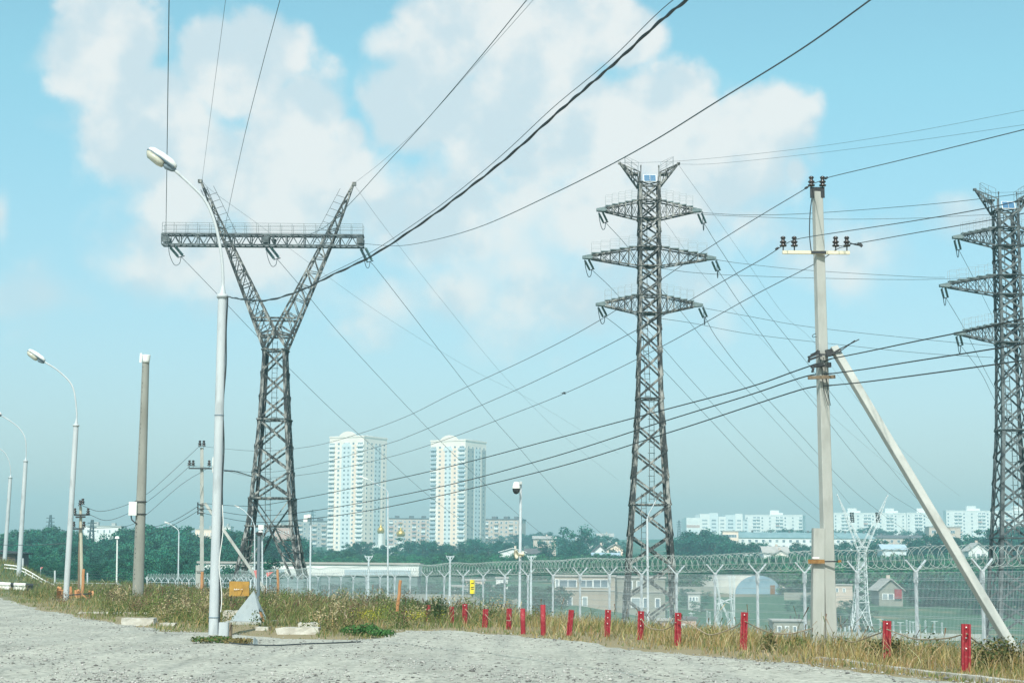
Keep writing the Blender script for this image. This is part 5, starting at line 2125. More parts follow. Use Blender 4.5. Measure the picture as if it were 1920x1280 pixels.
# ------------------------------------------------------------------ overhead wires
def wire(lab, pts, depths, r, m='wire', group=None, start=None, end=None, n=10, name='overhead_wire'):
    """a hanging wire through photo points at interpolated distances"""
    k = MB()
    c = []
    tot = len(pts) - 1
    xs_ = np.cumsum([0] + [math.hypot(pts[i + 1][0] - pts[i][0], pts[i + 1][1] - pts[i][1]) for i in range(tot)])
    for i, (a, b_) in enumerate(pts):
        f = xs_[i] / xs_[-1]
        Y = 1.0 / ((1 - f) / depths[0] + f / depths[1])
        c.append(P(a, b_, Y))
    def outside(q):
        return not (-30 <= q[0] <= 1950 and -30 <= q[1] <= 1300)
    if outside(pts[-1]) and end is None:
        dv = (c[-1] - c[-2])
        c.append(c[-1] + dv * min(6.0, 30.0 / dv.length))
    if start is not None:
        c[0] = Vector(start)
    if end is not None:
        c[-1] = Vector(end)
    k.tube(smooth_path(c, n), r * .85, 5)
    return tag(k.build(name, M[m]), lab, 'wire', group)


GA = 'conductors from the Y shaped pylon toward the camera'
a1 = W1(311, 440, -.6)
wire('wire rising straight up from the left end of the Y pylon crossarm', [(311, 440), (313, 300), (315, 150), (317, -5), (319, -120)], (150, 66), .030, group=GA)
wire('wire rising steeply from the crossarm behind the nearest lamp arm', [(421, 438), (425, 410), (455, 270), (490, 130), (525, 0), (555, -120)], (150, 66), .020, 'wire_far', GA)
wire('dark wire rising right from the crossarm past the right horn', [(572, 443), (610, 425), (655, 383), (720, 312), (800, 225), (900, 108), (988, 0), (1080, -110)], (150, 66), .026, group=GA)
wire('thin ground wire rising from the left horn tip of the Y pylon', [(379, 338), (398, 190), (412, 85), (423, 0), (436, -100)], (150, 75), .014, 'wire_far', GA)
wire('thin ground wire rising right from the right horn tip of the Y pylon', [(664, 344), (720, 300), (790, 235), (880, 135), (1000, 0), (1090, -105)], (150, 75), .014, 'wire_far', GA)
GB = 'conductors running from the Y shaped pylon down to the valley'
wire('conductor descending right from the left insulators of the Y pylon', [(336, 478), (408, 552), (483, 631), (540, 688), (635, 780), (724, 858), (809, 933), (910, 1007), (985, 1056)], (150, 330), .026, 'wire', GB, start=ends1[0])
wire('conductor descending right from the middle insulators of the Y pylon', [(517, 482), (561, 534), (632, 620), (720, 716), (818, 819), (896, 895), (974, 966), (1060, 1035), (1090, 1056)], (150, 330), .026, 'wire', GB, start=ends1[1])
wire('conductor descending right from the right insulators of the Y pylon', [(692, 487), (720, 522), (850, 690), (921, 780), (974, 840), (1025, 900), (1075, 953), (1143, 1013), (1190, 1050)], (150, 330), .026, 'wire', GB, start=ends1[2])
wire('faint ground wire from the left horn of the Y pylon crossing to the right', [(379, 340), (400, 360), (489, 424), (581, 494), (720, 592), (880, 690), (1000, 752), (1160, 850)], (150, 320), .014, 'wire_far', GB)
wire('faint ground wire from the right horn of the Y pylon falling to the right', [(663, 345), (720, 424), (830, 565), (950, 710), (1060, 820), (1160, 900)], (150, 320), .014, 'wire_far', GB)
# thick twisted lamp cable and its carrier
k = MB()
ctl = [(426, 556), (455, 561), (500, 563), (560, 546), (620, 517), (700, 478), (800, 412), (880, 352), (960, 288), (1040, 216), (1100, 164), (1160, 112), (1230, 47), (1290, -2), (1400, -90)]
ds = np.linspace(0, 1, len(ctl)) ** 1.2
c = smooth_path([P(a, b_, 1 / ((1 - f) / 42 + f / 17)) for (a, b_), f in zip(ctl, ds)], 14)
k1, k2 = [], []
for i, p in enumerate(c):
    a = i * .55
    am = .0085 * min(1, i / 10)
    k1.append(p + Vector((0, math.cos(a) * am, math.sin(a) * am + .006 * math.sin(i * .9))))
    k2.append(p - Vector((0, math.cos(a) * am, math.sin(a) * am - .006 * math.sin(i * .9))))
k.tube(k1, .0135, 6)
k.tube(k2, .0135, 6)
tag(k.build('twisted_cable', M['cable']), 'thick black twisted cable swooping up from the nearest lamp to the top', 'cable')
k = MB()
k.tube([p + Vector((-.03, -.04, .02 + .05 * math.sin(math.pi * i / len(c)) * (1 + .4 * math.sin(i * .11)))) for i, p in enumerate(c[50:])], .005, 5)
tag(k.build('carrier_wire', M['wire']), 'thin carrier wire running just above the thick twisted cable', 'wire')
wire('dark wire from the right end of the Y pylon crossarm up to the top right', [(684, 457), (740, 461), (800, 453), (900, 425), (1050, 357), (1200, 279), (1350, 187), (1500, 94), (1632, 0), (1740, -80)], (149, 30), .022, 'wire')
k = MB()
k.tube(smooth_path([P(421, 882, 43.5), P(440, 883, 50), P(455, 887, 60), P(474, 893, 75)], 6), .02, 5)
tag(k.build('overhead_wire', M['wire']), 'short black wire leaving the nearest lamp pole to the right at mid height', 'wire')
# distribution line between the concrete utility poles
GC = 'top wires between the two concrete utility poles'
wire('upper wire from the tall utility pole top down left to the distant pole', [(1521, 346), (1505, 357), (1400, 420), (1290, 490), (1130, 597), (1000, 667), (850, 737), (763, 780), (676, 812), (580, 837), (480, 845), (383, 837)], (38, 110), .011, 'wire', GC)
wire('wire from the left crossarm insulators down left to the distant pole', [(1468, 460), (1440, 479), (1400, 502), (1180, 626), (1000, 716), (855, 780), (775, 814), (722, 833), (580, 873), (480, 885), (362, 873)], (38, 110), .011, 'wire', GC)
wire('wire from under the crossarm down left behind the middle pylon', [(1588, 462), (1568, 468), (1525, 496), (1400, 561), (1240, 650), (1080, 728), (951, 780), (843, 821), (724, 858), (580, 888), (480, 894), (392, 873)], (38.2, 110), .011, 'wire', GC)
GD = 'upper wires running right from the tall utility pole'
wire('wire from the utility pole top insulators up to the right border', [(1519, 346), (1542, 338), (1560, 331), (1690, 300), (1920, 243), (2000, 222)], (38, 25), .010, 'wire', GD)
wire('wire passing the left crossarm insulators to the right border', [(1468, 460), (1489, 450), (1530, 442), (1720, 413), (1850, 390), (1920, 374), (2000, 356)], (38, 25), .010, 'wire', GD)
wire('wire from the right crossarm insulators to the right border', [(1567, 463), (1588, 459), (1620, 454), (1720, 436), (1860, 412), (1920, 400), (2000, 384)], (38, 25), .010, 'wire', GD)
k = MB()
k.tube(smooth_path([P(1594, 456, 37.6), P(1606, 459, 37.5), P(1616, 460, 37.4), P(1613, 456, 37.4)], 6), .016, 5)
k.beam(P(1608, 456, 37.4), P(1617, 462, 37.4), .05)
tag(k.build('wire_clamp', M['dark']), 'dark clamp on the wire right of the crossarm insulators', 'clamp')
for q, lab in (((1512, 352), 'dark clamp on the wire left of the pole top insulators'), ((1549, 334), 'dark clamp on the wire right of the pole top insulators'), ((1457, 466), 'dark clamp on the wire left of the crossarm')):
    k = MB()
    c = P(q[0], q[1], 37.6)
    k.lathe(c, [(-.05, .0), (-.04, .02), (0, .028), (.04, .02), (.05, 0)], (.85, 0, .5), 8)
    tag(k.build('wire_clamp', M['dark']), lab, 'clamp')
GE = 'low service cables carried on the brackets of the utility poles'
wire('top low cable running left from the utility pole brackets', [(1560, 672), (1533, 681), (1490, 696), (1400, 727), (1250, 767), (1020, 828), (896, 861), (763, 893), (580, 931), (470, 948), (378, 943)], (37.6, 110), .018, 'cable', GE)
wire('middle low cable running left from the utility pole brackets', [(1560, 700), (1522, 703), (1480, 715), (1400, 742), (1250, 788), (1020, 861), (795, 919), (580, 958), (470, 966), (378, 952)], (37.6, 110), .018, 'cable', GE)
wire('bottom low cable running left from the utility pole brackets', [(1560, 722), (1520, 726), (1480, 737), (1400, 763), (1250, 812), (1020, 882), (727, 950), (580, 972), (470, 978), (378, 961)], (37.6, 110), .018, 'cable', GE)
wire('top low cable running right from the utility pole brackets', [(1560, 672), (1620, 660), (1720, 639), (1795, 624), (1920, 597), (2010, 576)], (37.6, 26), .015, 'cable', GE)
wire('middle low cable running right from the utility pole brackets', [(1560, 700), (1620, 692), (1720, 676), (1830, 659), (1920, 644), (2010, 628)], (37.6, 26), .015, 'cable', GE)
wire('bottom low cable running right from the utility pole brackets', [(1560, 722), (1620, 716), (1720, 703), (1830, 688), (1920, 675), (2010, 661)], (37.6, 26), .015, 'cable', GE)
GF = 'conductors running right from the middle pylon'
wire('conductor from the top right arm tip rising to the right border', [(1316, 399), (1400, 403), (1520, 400), (1720, 385), (1837, 373), (1930, 361), (2000, 352)], (130, 100), .022, 'wire', GF)
wire('conductor from the top arms running nearly level to the dark pylon', [(1240, 397), (1316, 402), (1400, 406), (1560, 411), (1720, 409), (1800, 405), (1862, 402)], (131, 128), .020, 'wire', GF)
wire('conductor from the middle right arm tip to the dark pylon', [(1343, 487), (1400, 495), (1520, 507), (1720, 519), (1772, 520)], (130, 128), .020, 'wire', GF)
wire('conductor from behind the middle arms to the dark pylon', [(1240, 503), (1300, 511), (1400, 517), (1560, 522), (1720, 524), (1860, 519)], (131, 129), .020, 'wire', GF)
wire('conductor from the lower right arm tip running right', [(1317, 577), (1400, 592), (1520, 613), (1720, 635), (1862, 648), (1930, 652)], (130, 128), .020, 'wire', GF)
wire('conductor from behind the lower arms running right', [(1240, 597), (1300, 606), (1400, 625), (1530, 641), (1720, 661), (1862, 670)], (131, 129), .020, 'wire', GF)
wire('thin ground wire from the left horn of the middle pylon to the upper right', [(1161, 305), (1200, 305), (1300, 300), (1500, 279), (1700, 249), (1920, 207), (2000, 191)], (130, 90), .012, 'wire_far', GF)
wire('thin ground wire from the right horn of the middle pylon to the upper right', [(1272, 308), (1340, 307), (1500, 291), (1700, 266), (1920, 234), (2000, 222)], (130, 90), .012, 'wire_far', GF)
wire('thin ground wire at the top of the dark pylon', [(1833, 362), (1880, 361), (1930, 359), (2000, 357)], (128, 110), .012, 'wire_far')
GG = 'conductors running from the middle pylon down to the valley'
for kk, pts, lab in (((0, -1), [(1140, 418), (1177, 463), (1222, 522), (1276, 583), (1340, 662), (1420, 752), (1500, 840), (1560, 905), (1594, 945)], 'conductor from the top left arm of the middle pylon down to the valley'),
                     ((1, -1), [(1112, 500), (1160, 555), (1250, 660), (1330, 750), (1420, 845), (1500, 922), (1560, 975)], 'conductor from the middle left arm of the middle pylon down to the valley'),
                     ((2, -1), [(1139, 588), (1180, 630), (1250, 700), (1330, 785), (1440, 900), (1535, 979), (1590, 1020)], 'conductor from the lower left arm of the middle pylon down to the valley'),
                     ((0, 1), [(1311, 415), (1352, 470), (1400, 538), (1520, 688), (1600, 790), (1660, 865), (1720, 935), (1790, 1000)], 'conductor from the top right arm of the middle pylon down to the valley'),
                     ((1, 1), [(1338, 500), (1400, 587), (1480, 697), (1527, 757), (1600, 850), (1660, 918), (1722, 959), (1800, 1010)], 'conductor from the middle right arm of the middle pylon down to the valley'),
                     ((2, 1), [(1314, 594), (1345, 635), (1400, 705), (1492, 805), (1580, 900), (1645, 956), (1720, 1010)], 'conductor from the lower right arm of the middle pylon down to the valley')):
    wire(lab, pts, (131, 330), .024, 'wire', GG, start=tips2[kk][1])
wire('faint ground wire from the right horn of the middle pylon falling right', [(1272, 309), (1330, 390), (1400, 490), (1470, 590), (1525, 640), (1600, 740), (1700, 850), (1800, 930)], (130, 330), .013, 'wire_far', GG)
wire('faint ground wire from the left horn of the middle pylon falling right', [(1161, 306), (1250, 420), (1330, 530), (1450, 660), (1540, 760), (1640, 850), (1740, 930)], (130, 330), .013, 'wire_far', GG)
GH = 'conductors falling right from the dark pylon at the right border'
for kk, pts, lab in (((0, -1), [(1808, 475), (1830, 530), (1862, 595)], 'conductor from the top left arm of the dark pylon'),
                     ((1, -1), [(1783, 558), (1810, 620), (1850, 700), (1900, 790)], 'conductor from the middle left arm of the dark pylon'),
                     ((2, -1), [(1810, 640), (1840, 700), (1865, 750), (1900, 815)], 'conductor from the lower left arm of the dark pylon')):
    wire(lab, pts, (129, 200), .022, 'wire', GH, start=tips3[kk][1])
# left distribution wires
GI = 'wires running left from the distant utility pole'
for pts, lab in (([(373, 837), (340, 868), (300, 905), (276, 925), (240, 945), (190, 958), (155, 948)], 'upper wire from the distant pole top toward the old wooden pole'),
                 ([(355, 874), (320, 905), (276, 940), (240, 962), (200, 975), (167, 964)], 'wire from the distant pole crossarm toward the old wooden pole'),
                 ([(392, 876), (340, 908), (276, 963), (240, 985), (170, 990)], 'lower wire from the distant pole toward the old wooden pole')):
    wire(lab, pts, (110, 100), .018, 'wire_far', GI)
for pts, lab in (([(378, 944), (350, 962), (320, 978), (280, 990)], 'top service cable sagging left from the distant utility pole'),
                 ([(378, 953), (345, 973), (310, 990), (275, 1002)], 'bottom service cable sagging left from the distant utility pole')):
    wire(lab, pts, (110, 120), .02, 'wire', GI)
wire('dark cable across the woods from the left border to the second lamp', [(-5, 1021), (60, 1021), (126, 1018)], (120, 81), .02, 'wire')

# bird in the sky
bc = P(1057, 737, 110)
bird = thing('bird', bc, 'small dark bird gliding in the sky between the two big pylons', 'bird')
k = MB()
k.lathe(bc - Vector((.14, 0, .0)), [(0, 0), (.03, .018), (.09, .035), (.16, .04), (.22, .03), (.26, .022), (.29, .012), (.32, 0)], (1, 0, -.12), 8)
for s_ in (-1, 1):
    w = [bc + Vector((.0, 0, .02)), bc + Vector((.07, 0, .02)), bc + Vector((.06 + .05 * s_, -.16 * s_, .07)), bc + Vector((-.02 + .16 * s_, -.36 * s_, .03)), bc + Vector((-.03, -.14 * s_, .07))]
    k.add(w + [q - Vector((0, 0, .008)) for q in w], [(0, 1, 2, 4), (4, 2, 3), (9, 7, 6, 5), (8, 7, 9)])
k.add([bc + Vector((-.13, 0, .01)), bc + Vector((-.24, .04, .02)), bc + Vector((-.24, -.04, .02)), bc + Vector((-.13, 0, -.0))], [(0, 1, 2), (3, 2, 1)])
k.build('body', M['bird'], bird)


# ------------------------------------------------------------------ buildings
WMESH = {}


def window_mesh(w, h, glass, frame):
    key = (round(w, 2), round(h, 2), glass, frame)
    if key not in WMESH:
        k = MB()
        k.box((0, -.03, 0), (w, .10, h), mat=1)
        n = max(1, round(w / 1.1))
        pw = (w - .16) / n
        for i in range(n):
            k.box((-w / 2 + .08 + pw * (i + .5), -.06, 0), (pw - .10, .10, h - .22), mat=0)
        me = bpy.data.meshes.new('window')
        me.from_pydata(k.v, [], k.f)
        me.materials.append(M[glass])
        me.materials.append(M[frame])
        me.polygons.foreach_set('material_index', k.m)
        me.update()
        WMESH[key] = me
    return WMESH[key]


def put_windows(root, lst, L_, limit=95):
    """lst: (face, along, z, w, h, glass, frame); beyond the limit they join one stuff mesh"""
    rest = MB()
    for i, (face, a, z, w, h, gl, fr) in enumerate(lst):
        gl = 'glass_light' if (i * 7919 + int(a * 13) + int(z * 5)) % 10 < 3 else gl
        mt = Matrix.Translation((a, 0, z)) if face == 'f' else Matrix.Translation((L_, a, z)) @ Matrix.Rotation(math.pi / 2, 4, 'Z')
        me = window_mesh(w, h, gl, fr)
        if i < limit:
            o = bpy.data.objects.new('window', me)
            COL.objects.link(o)
            o.parent = root
            o.matrix_local = mt
        else:
            off = {'glass': 0, 'glass_light': 1}[gl]
            vs = [mt @ v.co for v in me.vertices]
            o0 = len(rest.v)
            rest.v.extend([tuple(q) for q in vs])
            for p in me.polygons:
                rest.f.append([q + o0 for q in p.vertices])
                rest.m.append(off if p.material_index == 0 else 2)
                rest.sm.append(False)
    if rest.f:
        rest.build('window', [M['glass'], M['glass_light'], M['whiteframe']], root, local=True, kind='stuff')


def bld(name, label, x0, x1, Y, ytop, rz, D, group=None, base=None, cat='building'):
    A = P(x0, ytop, Y)
    z1 = A.z
    L_ = (x1 - x0) * Y / F / math.cos(rz)
    zb = gz(A.x, Y) - 1.0 if base is None else base
    root = thing(name, (A.x, Y, zb), label, cat, group, rz)
    return root, L_, z1 - zb


R = math.radians
# twin towers
for (x0, x1, ytop, Y, lab, slate) in ((618.5, 686, 821, 1000, 'left cream high rise tower with pale blue stripes and curved parapet', False),
                                      (808, 874, 828, 1010, 'right cream high rise tower with slate blue balcony stacks', True)):
    rz = R(-30)
    root, L_, H_ = bld('apartment_tower', lab, x0, x1, Y, ytop, rz, 23, 'pair of cream high rise towers')
    D = 23.0
    root.rotation_euler.z = R(30) * -1
    k = MB()
    k.box((L_ / 2, D / 2, H_ / 2), (L_, D, H_))
    k.box((L_ / 2, D / 2, H_ + .45), (L_ + .5, D + .5, .9))
    k.build('wall', M['w_cream'], root, local=True)
    # curved parapet
    k = MB()
    n = 12
    poly = [(L_ * (.28 + .5 * i / n), H_ + .9 + 2.6 * math.sin(math.pi * i / n) ** .7) for i in range(n + 1)]
    vs = [(a, -.28, z) for a, z in poly] + [(a, .4, z) for a, z in poly]
    k.add(vs, [tuple(range(n + 1)), tuple(range(n + 1, 2 * n + 2))[::-1]] + [(i + 1, i, i + n + 1, i + n + 2) for i in range(n)])
    k.build('parapet', M['w_cream'], root, local=True)
    k = MB()
    k.box((L_ * .75, D * .45, H_ + 1.2), (L_ * .24, 5, .8))
    k.box((L_ * .5, D * .8, H_ + 1.3), (L_ * .3, 4, .9))
    k.build('roof_plant', M['w_blue'], root, local=True)
    nf = 24
    fh = (H_ - 4.0) / nf
    # coloured stripes: front then side, (face, from, to, material)
    st = [('f', .10, .18, 'w_peach'), ('f', .36, .64, 'w_blue'), ('f', .70, .78, 'w_peach'), ('s', .10, .42, 'w_cream'), ('s', .46, .74, 'w_blue'), ('s', .80, .98, 'w_cream')]
    if slate:
        st = [('f', .24, .40, 'w_peach'), ('f', .42, .58, 'w_blue'), ('f', .60, .74, 'w_peach'), ('s', .10, .40, 'w_grey'), ('s', .44, .70, 'w_blue'), ('s', .78, .98, 'w_grey')]
    for face, a, b_, mm in st:
        k = MB()
        zc, hh = (H_ - 3.5) / 2, H_ - 4.5
        if face == 'f':
            k.box((L_ * (a + b_) / 2, -.03, zc), (L_ * (b_ - a), .14, hh))
        else:
            k.box((L_ + .03, D * (a + b_) / 2, zc), (.14, D * (b_ - a), hh))
        k.build('facade_stripe', M[mm], root, local=True)
    # arch over the central stripe
    k = MB()
    c0 = H_ - 5.5
    arc = [(L_ * .5 + L_ * .14 * math.cos(math.pi * i / 10), c0 + 2.6 * math.sin(math.pi * i / 10)) for i in range(11)]
    vs = [(a, -.17, z) for a, z in arc] + [(a, -.02, z) for a, z in arc]
    k.add(vs, [tuple(range(11))[::-1]] + [(i, i + 1, i + 12, i + 11) for i in range(10)])
    k.build('arch', M['w_blue'], root, local=True)
    # balcony stacks: parapets per storey, glazing between
    for (a, b_) in ((.0, .17), (.80, 1.0)):
        k = MB()
        for j in range(nf):
            z = 1.2 + fh * (j + .25)
            mi = 1 if slate and (j * 7 + int(a * 10)) % 9 not in (0, 4) else 0
            k.box((L_ * (a + b_) / 2, -.35, z), (L_ * (b_ - a), .7, fh * .46), mat=mi)
        k.build('balcony_stack', [M['w_white'], M['w_slate']], root, local=True)
    wl = []
    for j in range(nf - 1, -1, -1):
        z = 1.2 + fh * (j + .72)
        g_ = 'glass' if (j * 5) % 3 else 'glass_light'
        for a in (.085, .90):
            wl.append(('f', L_ * a, z, L_ * .15, fh * .46, 'glass', 'whiteframe'))
        for a in (.27, .44, .56, .70):
            wl.append(('f', L_ * a, z, 1.5, fh * .5, g_ if a != .44 else 'glass', 'whiteframe'))
        for a in (.14, .34, .52, .68, .88):
            wl.append(('s', D * a, z, 1.5, fh * .5, 'glass', 'whiteframe'))
    put_windows(root, wl, L_)

# nine storey blocks behind the towers
for (x0, x1, ytop, Y, rz, D, wm, lab) in ((540, 616, 976, 1120, 25, 16, 'w_grey', 'grey nine storey block left of the left cream tower'),
                                          (729, 806, 972, 1180, 4, 14, 'w_tan', 'tan nine storey block with pinkish balconies between the cream towers'),
                                          (908, 972, 974, 1120, -18, 15, 'w_tan', 'tan nine storey block right of the right cream tower')):
    root, L_, H_ = bld('apartment_block', lab, x0, x1, Y, ytop, R(rz), D)
    k = MB()
    k.box((L_ / 2, D / 2, H_ / 2), (L_, D, H_))
    k.build('wall', M[wm], root, local=True)
    k = MB()
    k.box((L_ / 2, D / 2, H_ + .3), (L_ + .6, D + .6, .6))
    for f in (.2, .55, .85):
        k.box((L_ * f, D / 2, H_ + 1.4), (3.2, 3, 1.8))
    k.build('roof', M['roof_dark'], root, local=True)
    nf, fh = 7, 2.85
    bal = MB()
    wl = []
    for j in range(nf):
        z = H_ - 1.9 - fh * j
        nb = max(6, int(L_ / 2.9))
        for i in range(nb):
            a = L_ * (i + .5) / nb
            if i % 5 in (0, 2):
                bal.box((a, -.45, z - .75), (2.7, .9, 1.1), mat=(i + j) % 3 != 0)
                wl.append(('f', a, z + .35, 2.5, 1.2, 'glass', 'whiteframe'))
            else:
                wl.append(('f', a, z, 1.4, 1.4, 'glass', 'whiteframe'))
    bal.build('balcony', [M['w_white'], M['w_pink'] if wm == 'w_tan' and rz > 0 else M['w_tan']], root, local=True, kind='stuff')
    put_windows(root, wl, L_, 60)

# white slab blocks far right
for (x0, x1, ytop, Y, rz, D, lab, kind_) in ((1287, 1312, 970, 1450, 0, 40, 'white and pale blue stepped block right of the middle pylon', 'step'),
                                             (1397, 1500, 966, 1500, -14, 30, 'white nine storey slab block above the long blue roof', 'slab'),
                                             (1563, 1700, 962, 1500, -6, 14, 'long white slab block behind the concrete utility pole, left section', 'slab'),
                                             (1700, 1757, 962, 1490, -6, 30, 'long white slab block behind the concrete strut, right section', 'slab'),
                                             (1774, 1868, 958, 1450, -4, 14, 'white slab block left of the dark pylon', 'slab'),
                                             (1870, 1950, 958, 1450, 4, 14, 'white slab block behind the dark pylon at the right border', 'slab')):
    root, L_, H_ = bld('apartment_block', lab, x0, x1, Y, ytop, R(rz), D, 'white slab blocks on the right skyline')
    k = MB()
    k.box((L_ / 2, D / 2, H_ / 2), (L_, D, H_))
    k.build('wall', M['w_white'], root, local=True)
    if kind_ == 'step':
        k = MB()
        for z0, mm in ((H_ - 3, 0), (H_ - 7, 1), (H_ - 11, 2), (H_ - 15, 0)):
            k.box((L_ / 2, -.02, z0), (L_ * .98, .12, 2.2), mat=mm)
        k.build('facade_stripe', [M['w_white'], M['w_pink'], M['w_blue']], root, local=True)
        hs = 0
        xx = L_
        k2 = MB()
        for i, (w, dh, st_) in enumerate(((8, 3.2, 2), (7, 4, 1), (6, 1, 4), (8, 2.4, 3), (6, 3.5, 2), (4, -2, 6))):
            k2.box((xx + w / 2, D * .5 - st_ + 1, (H_ + dh) / 2), (w, D, H_ + dh), mat=i % 2)
            xx += w
        k2.build('stair_wing', [M['w_white'], M['w_blue']], root, local=True)
        wl = []
        for j in range(7):
            xx = L_
            for i, (w, st_) in enumerate(((8, 2), (7, 1), (6, 4), (8, 3), (6, 2), (4, 6))):
                o_ = ('f', xx + w / 2, H_ - 2 - j * 2.9, w * .55, 1.5, 'glass' if i % 2 else 'glass_light', 'whiteframe')
                wl.append((o_, -st_ + 1))
                xx += w
        for (f_, a, z, w, h, g_, fr), yo in wl:
            o = bpy.data.objects.new('window', window_mesh(w, h, g_, fr))
            COL.objects.link(o)
            o.parent = root
            o.location = (a, yo, z)
        continue
    k = MB()
    k.box((L_ / 2, D / 2, H_ + .35), (L_ + .4, D + .4, .7))
    nb = max(1, int(L_ / 26))
    for i in range(nb):
        xx = L_ * (i + .5) / nb
        k.box((xx, D * .3, H_ + 2.6), (7.5, 5, 3.9))
        k.box((xx + 5.4, D * .3, H_ + 1.6), (3.2, 4, 1.8))
    k.build('roof', M['w_white'], root, local=True)
    fh = 2.85
    wl = []
    bal = MB()
    ncol = max(5, int(L_ / 3.1))
    for j in range(8):
        z = H_ - 2.1 - fh * j
        for i in range(ncol):
            a = L_ * (i + .5) / ncol
            if (i // 2) % 3 == 1:
                bal.box((a, -.45, z - .75), (3.0, .9, 1.15), mat=1 if (i * 3 + j * 5) % 17 == 0 else 0)
                wl.append(('f', a, z + .4, 2.7, 1.2, 'glass', 'whiteframe'))
            elif i % 2 == 0:
                wl.append(('f', a, z, 1.5, 1.5, 'glass', 'whiteframe'))
    bal.build('balcony', [M['w_white'], M['w_pink']], root, local=True, kind='stuff')
    put_windows(root, wl, L_, 70)

# long five storey building with blue green roof, brown ended block
for (x0, x1, yr0, yr1, Y, lab, wall, roof) in ((1361, 1640, 996, 1007, 900, 'long low block with blue green pitched roof right of the middle pylon', 'w_white', 'roof_green'),
                                               (1640, 1742, 1002, 1008, 920, 'tan low block with dark flat roof behind the white Y pylon', 'w_tan', 'roof_dark'),
                                               (1425, 1428, 999, 999, 880, '', '', '')):
    if not lab:
        continue
    root, L_, H_ = bld('residential_block', lab, x0, x1, Y, yr1, 0, 13)
    k = MB()
    k.box((L_ / 2, 6.5, H_ / 2), (L_, 13, H_))
    k.build('wall', M[wall], root, local=True)
    dz = P(x0, yr0, Y).z - P(x0, yr1, Y).z
    k = MB()
    e = .5
    k.add([(-e, -e, H_), (L_ + e, -e, H_), (L_ + e, 13.5, H_), (-e, 13.5, H_), (3, 6.5, H_ + dz), (L_ - 3, 6.5, H_ + dz)], [(0, 1, 5, 4), (1, 2, 5), (2, 3, 4, 5), (3, 0, 4), (3, 2, 1, 0)])
    rf = k.build('roof', M[roof], root, local=True)
    k = MB()
    n = int(L_ / 9)
    for i in range(n):
        k.box((L_ * (i + .5) / n, 6.3, H_ + dz + .2), (.9, .8, 1.4))
    k.build('chimney', M['roof_dark'], rf, local=True, kind='stuff')
    wl = []
    nc = int(L_ / 3.4)
    for j in range(3):
        for i in range(nc):
            wl.append(('f', L_ * (i + .5) / nc, H_ - 1.6 - 2.8 * j, 1.6, 1.5, 'glass', 'whiteframe'))
    put_windows(root, wl, L_, 90)
for (x0, x1, ytop, Y, D, wm, lab) in ((1742, 1800, 988, 880, 12, 'w_tan', 'tan brick block with loggias seen right of the concrete strut'),
                                      (1355, 1384, 996, 895, 10, 'w_peach', 'small peach coloured block at the left end of the blue green roof')):
    root, L_, H_ = bld('residential_block', lab, x0, x1, Y, ytop, R(-3), D)
    k = MB()
    k.box((L_ / 2, D / 2, H_ / 2), (L_, D, H_))
    k.build('wall', M[wm], root, local=True)
    k = MB()
    k.box((L_ / 2, D / 2, H_ + .25), (L_ + .5, D + .5, .5))
    k.build('roof', M['roof_grey'], root, local=True)
    wl = [('f', L_ * f, H_ - 2.2 - 3 * j, 2.2, 1.5, 'glass', 'whiteframe') for j in range(3) for f in (.15, .35, .55, .75)]
    put_windows(root, wl, L_, 12)


# gabled houses among the trees: (x0, x1, eave y, ridge y, Y, wall, roof, gable to the front)
def house(x0, x1, ye, yr, Y, wm, rm, gable, lab, D=8.0, rz=0.0, win=True):
    root, L_, H_ = bld('house', lab, x0, x1, Y, ye, rz, D, cat='house')
    root['group'] = 'houses at the wood edge'
    dz = P(x0, yr, Y).z - P(x0, ye, Y).z
    k = MB()
    k.box((L_ / 2, D / 2, H_ / 2), (L_, D, H_))
    if gable:
        k.add([(0, 0, H_), (L_, 0, H_), (L_ / 2, 0, H_ + dz), (0, D, H_), (L_, D, H_), (L_ / 2, D, H_ + dz)], [(0, 1, 2), (5, 4, 3), (0, 2, 5, 3), (1, 4, 5, 2)])
    else:
        k.add([(0, 0, H_), (0, D, H_), (0, D / 2, H_ + dz), (L_, 0, H_), (L_, D, H_), (L_, D / 2, H_ + dz)], [(0, 2, 1), (3, 4, 5), (0, 3, 5, 2), (1, 2, 5, 4)])
    k.build('wall', M[wm], root, local=True)
    k = MB()
    e, t_ = .5, .22
    if gable:
        for s_ in (-1, 1):
            k.beam((L_ / 2, D / 2, H_ + dz + t_), (L_ / 2 + s_ * (L_ / 2 + e), D / 2, H_ - e * dz / (L_ / 2) + t_), D + 2 * e, .18, up=Vector((s_ * dz, 0, L_ / 2)))
    else:
        for s_ in (-1, 1):
            k.beam((L_ / 2, D / 2, H_ + dz + t_), (L_ / 2, D / 2 + s_ * (D / 2 + e), H_ - e * dz / (D / 2) + t_), L_ + 2 * e, .18, up=Vector((0, s_ * dz, D / 2)))
    rf = k.build('roof', M[rm], root, local=True)
    k = MB()
    k.box((L_ * .6, D * .55, H_ + dz + .3), (.7, .7, 1.3))
    k.build('chimney', M['w_tan'], rf, local=True)
    if win:
        put_windows(root, [('f', L_ * f, H_ - 1.4, 1.2, 1.3, 'glass', 'whiteframe') for f in (.25, .5, .75)], L_, 9)
    return root


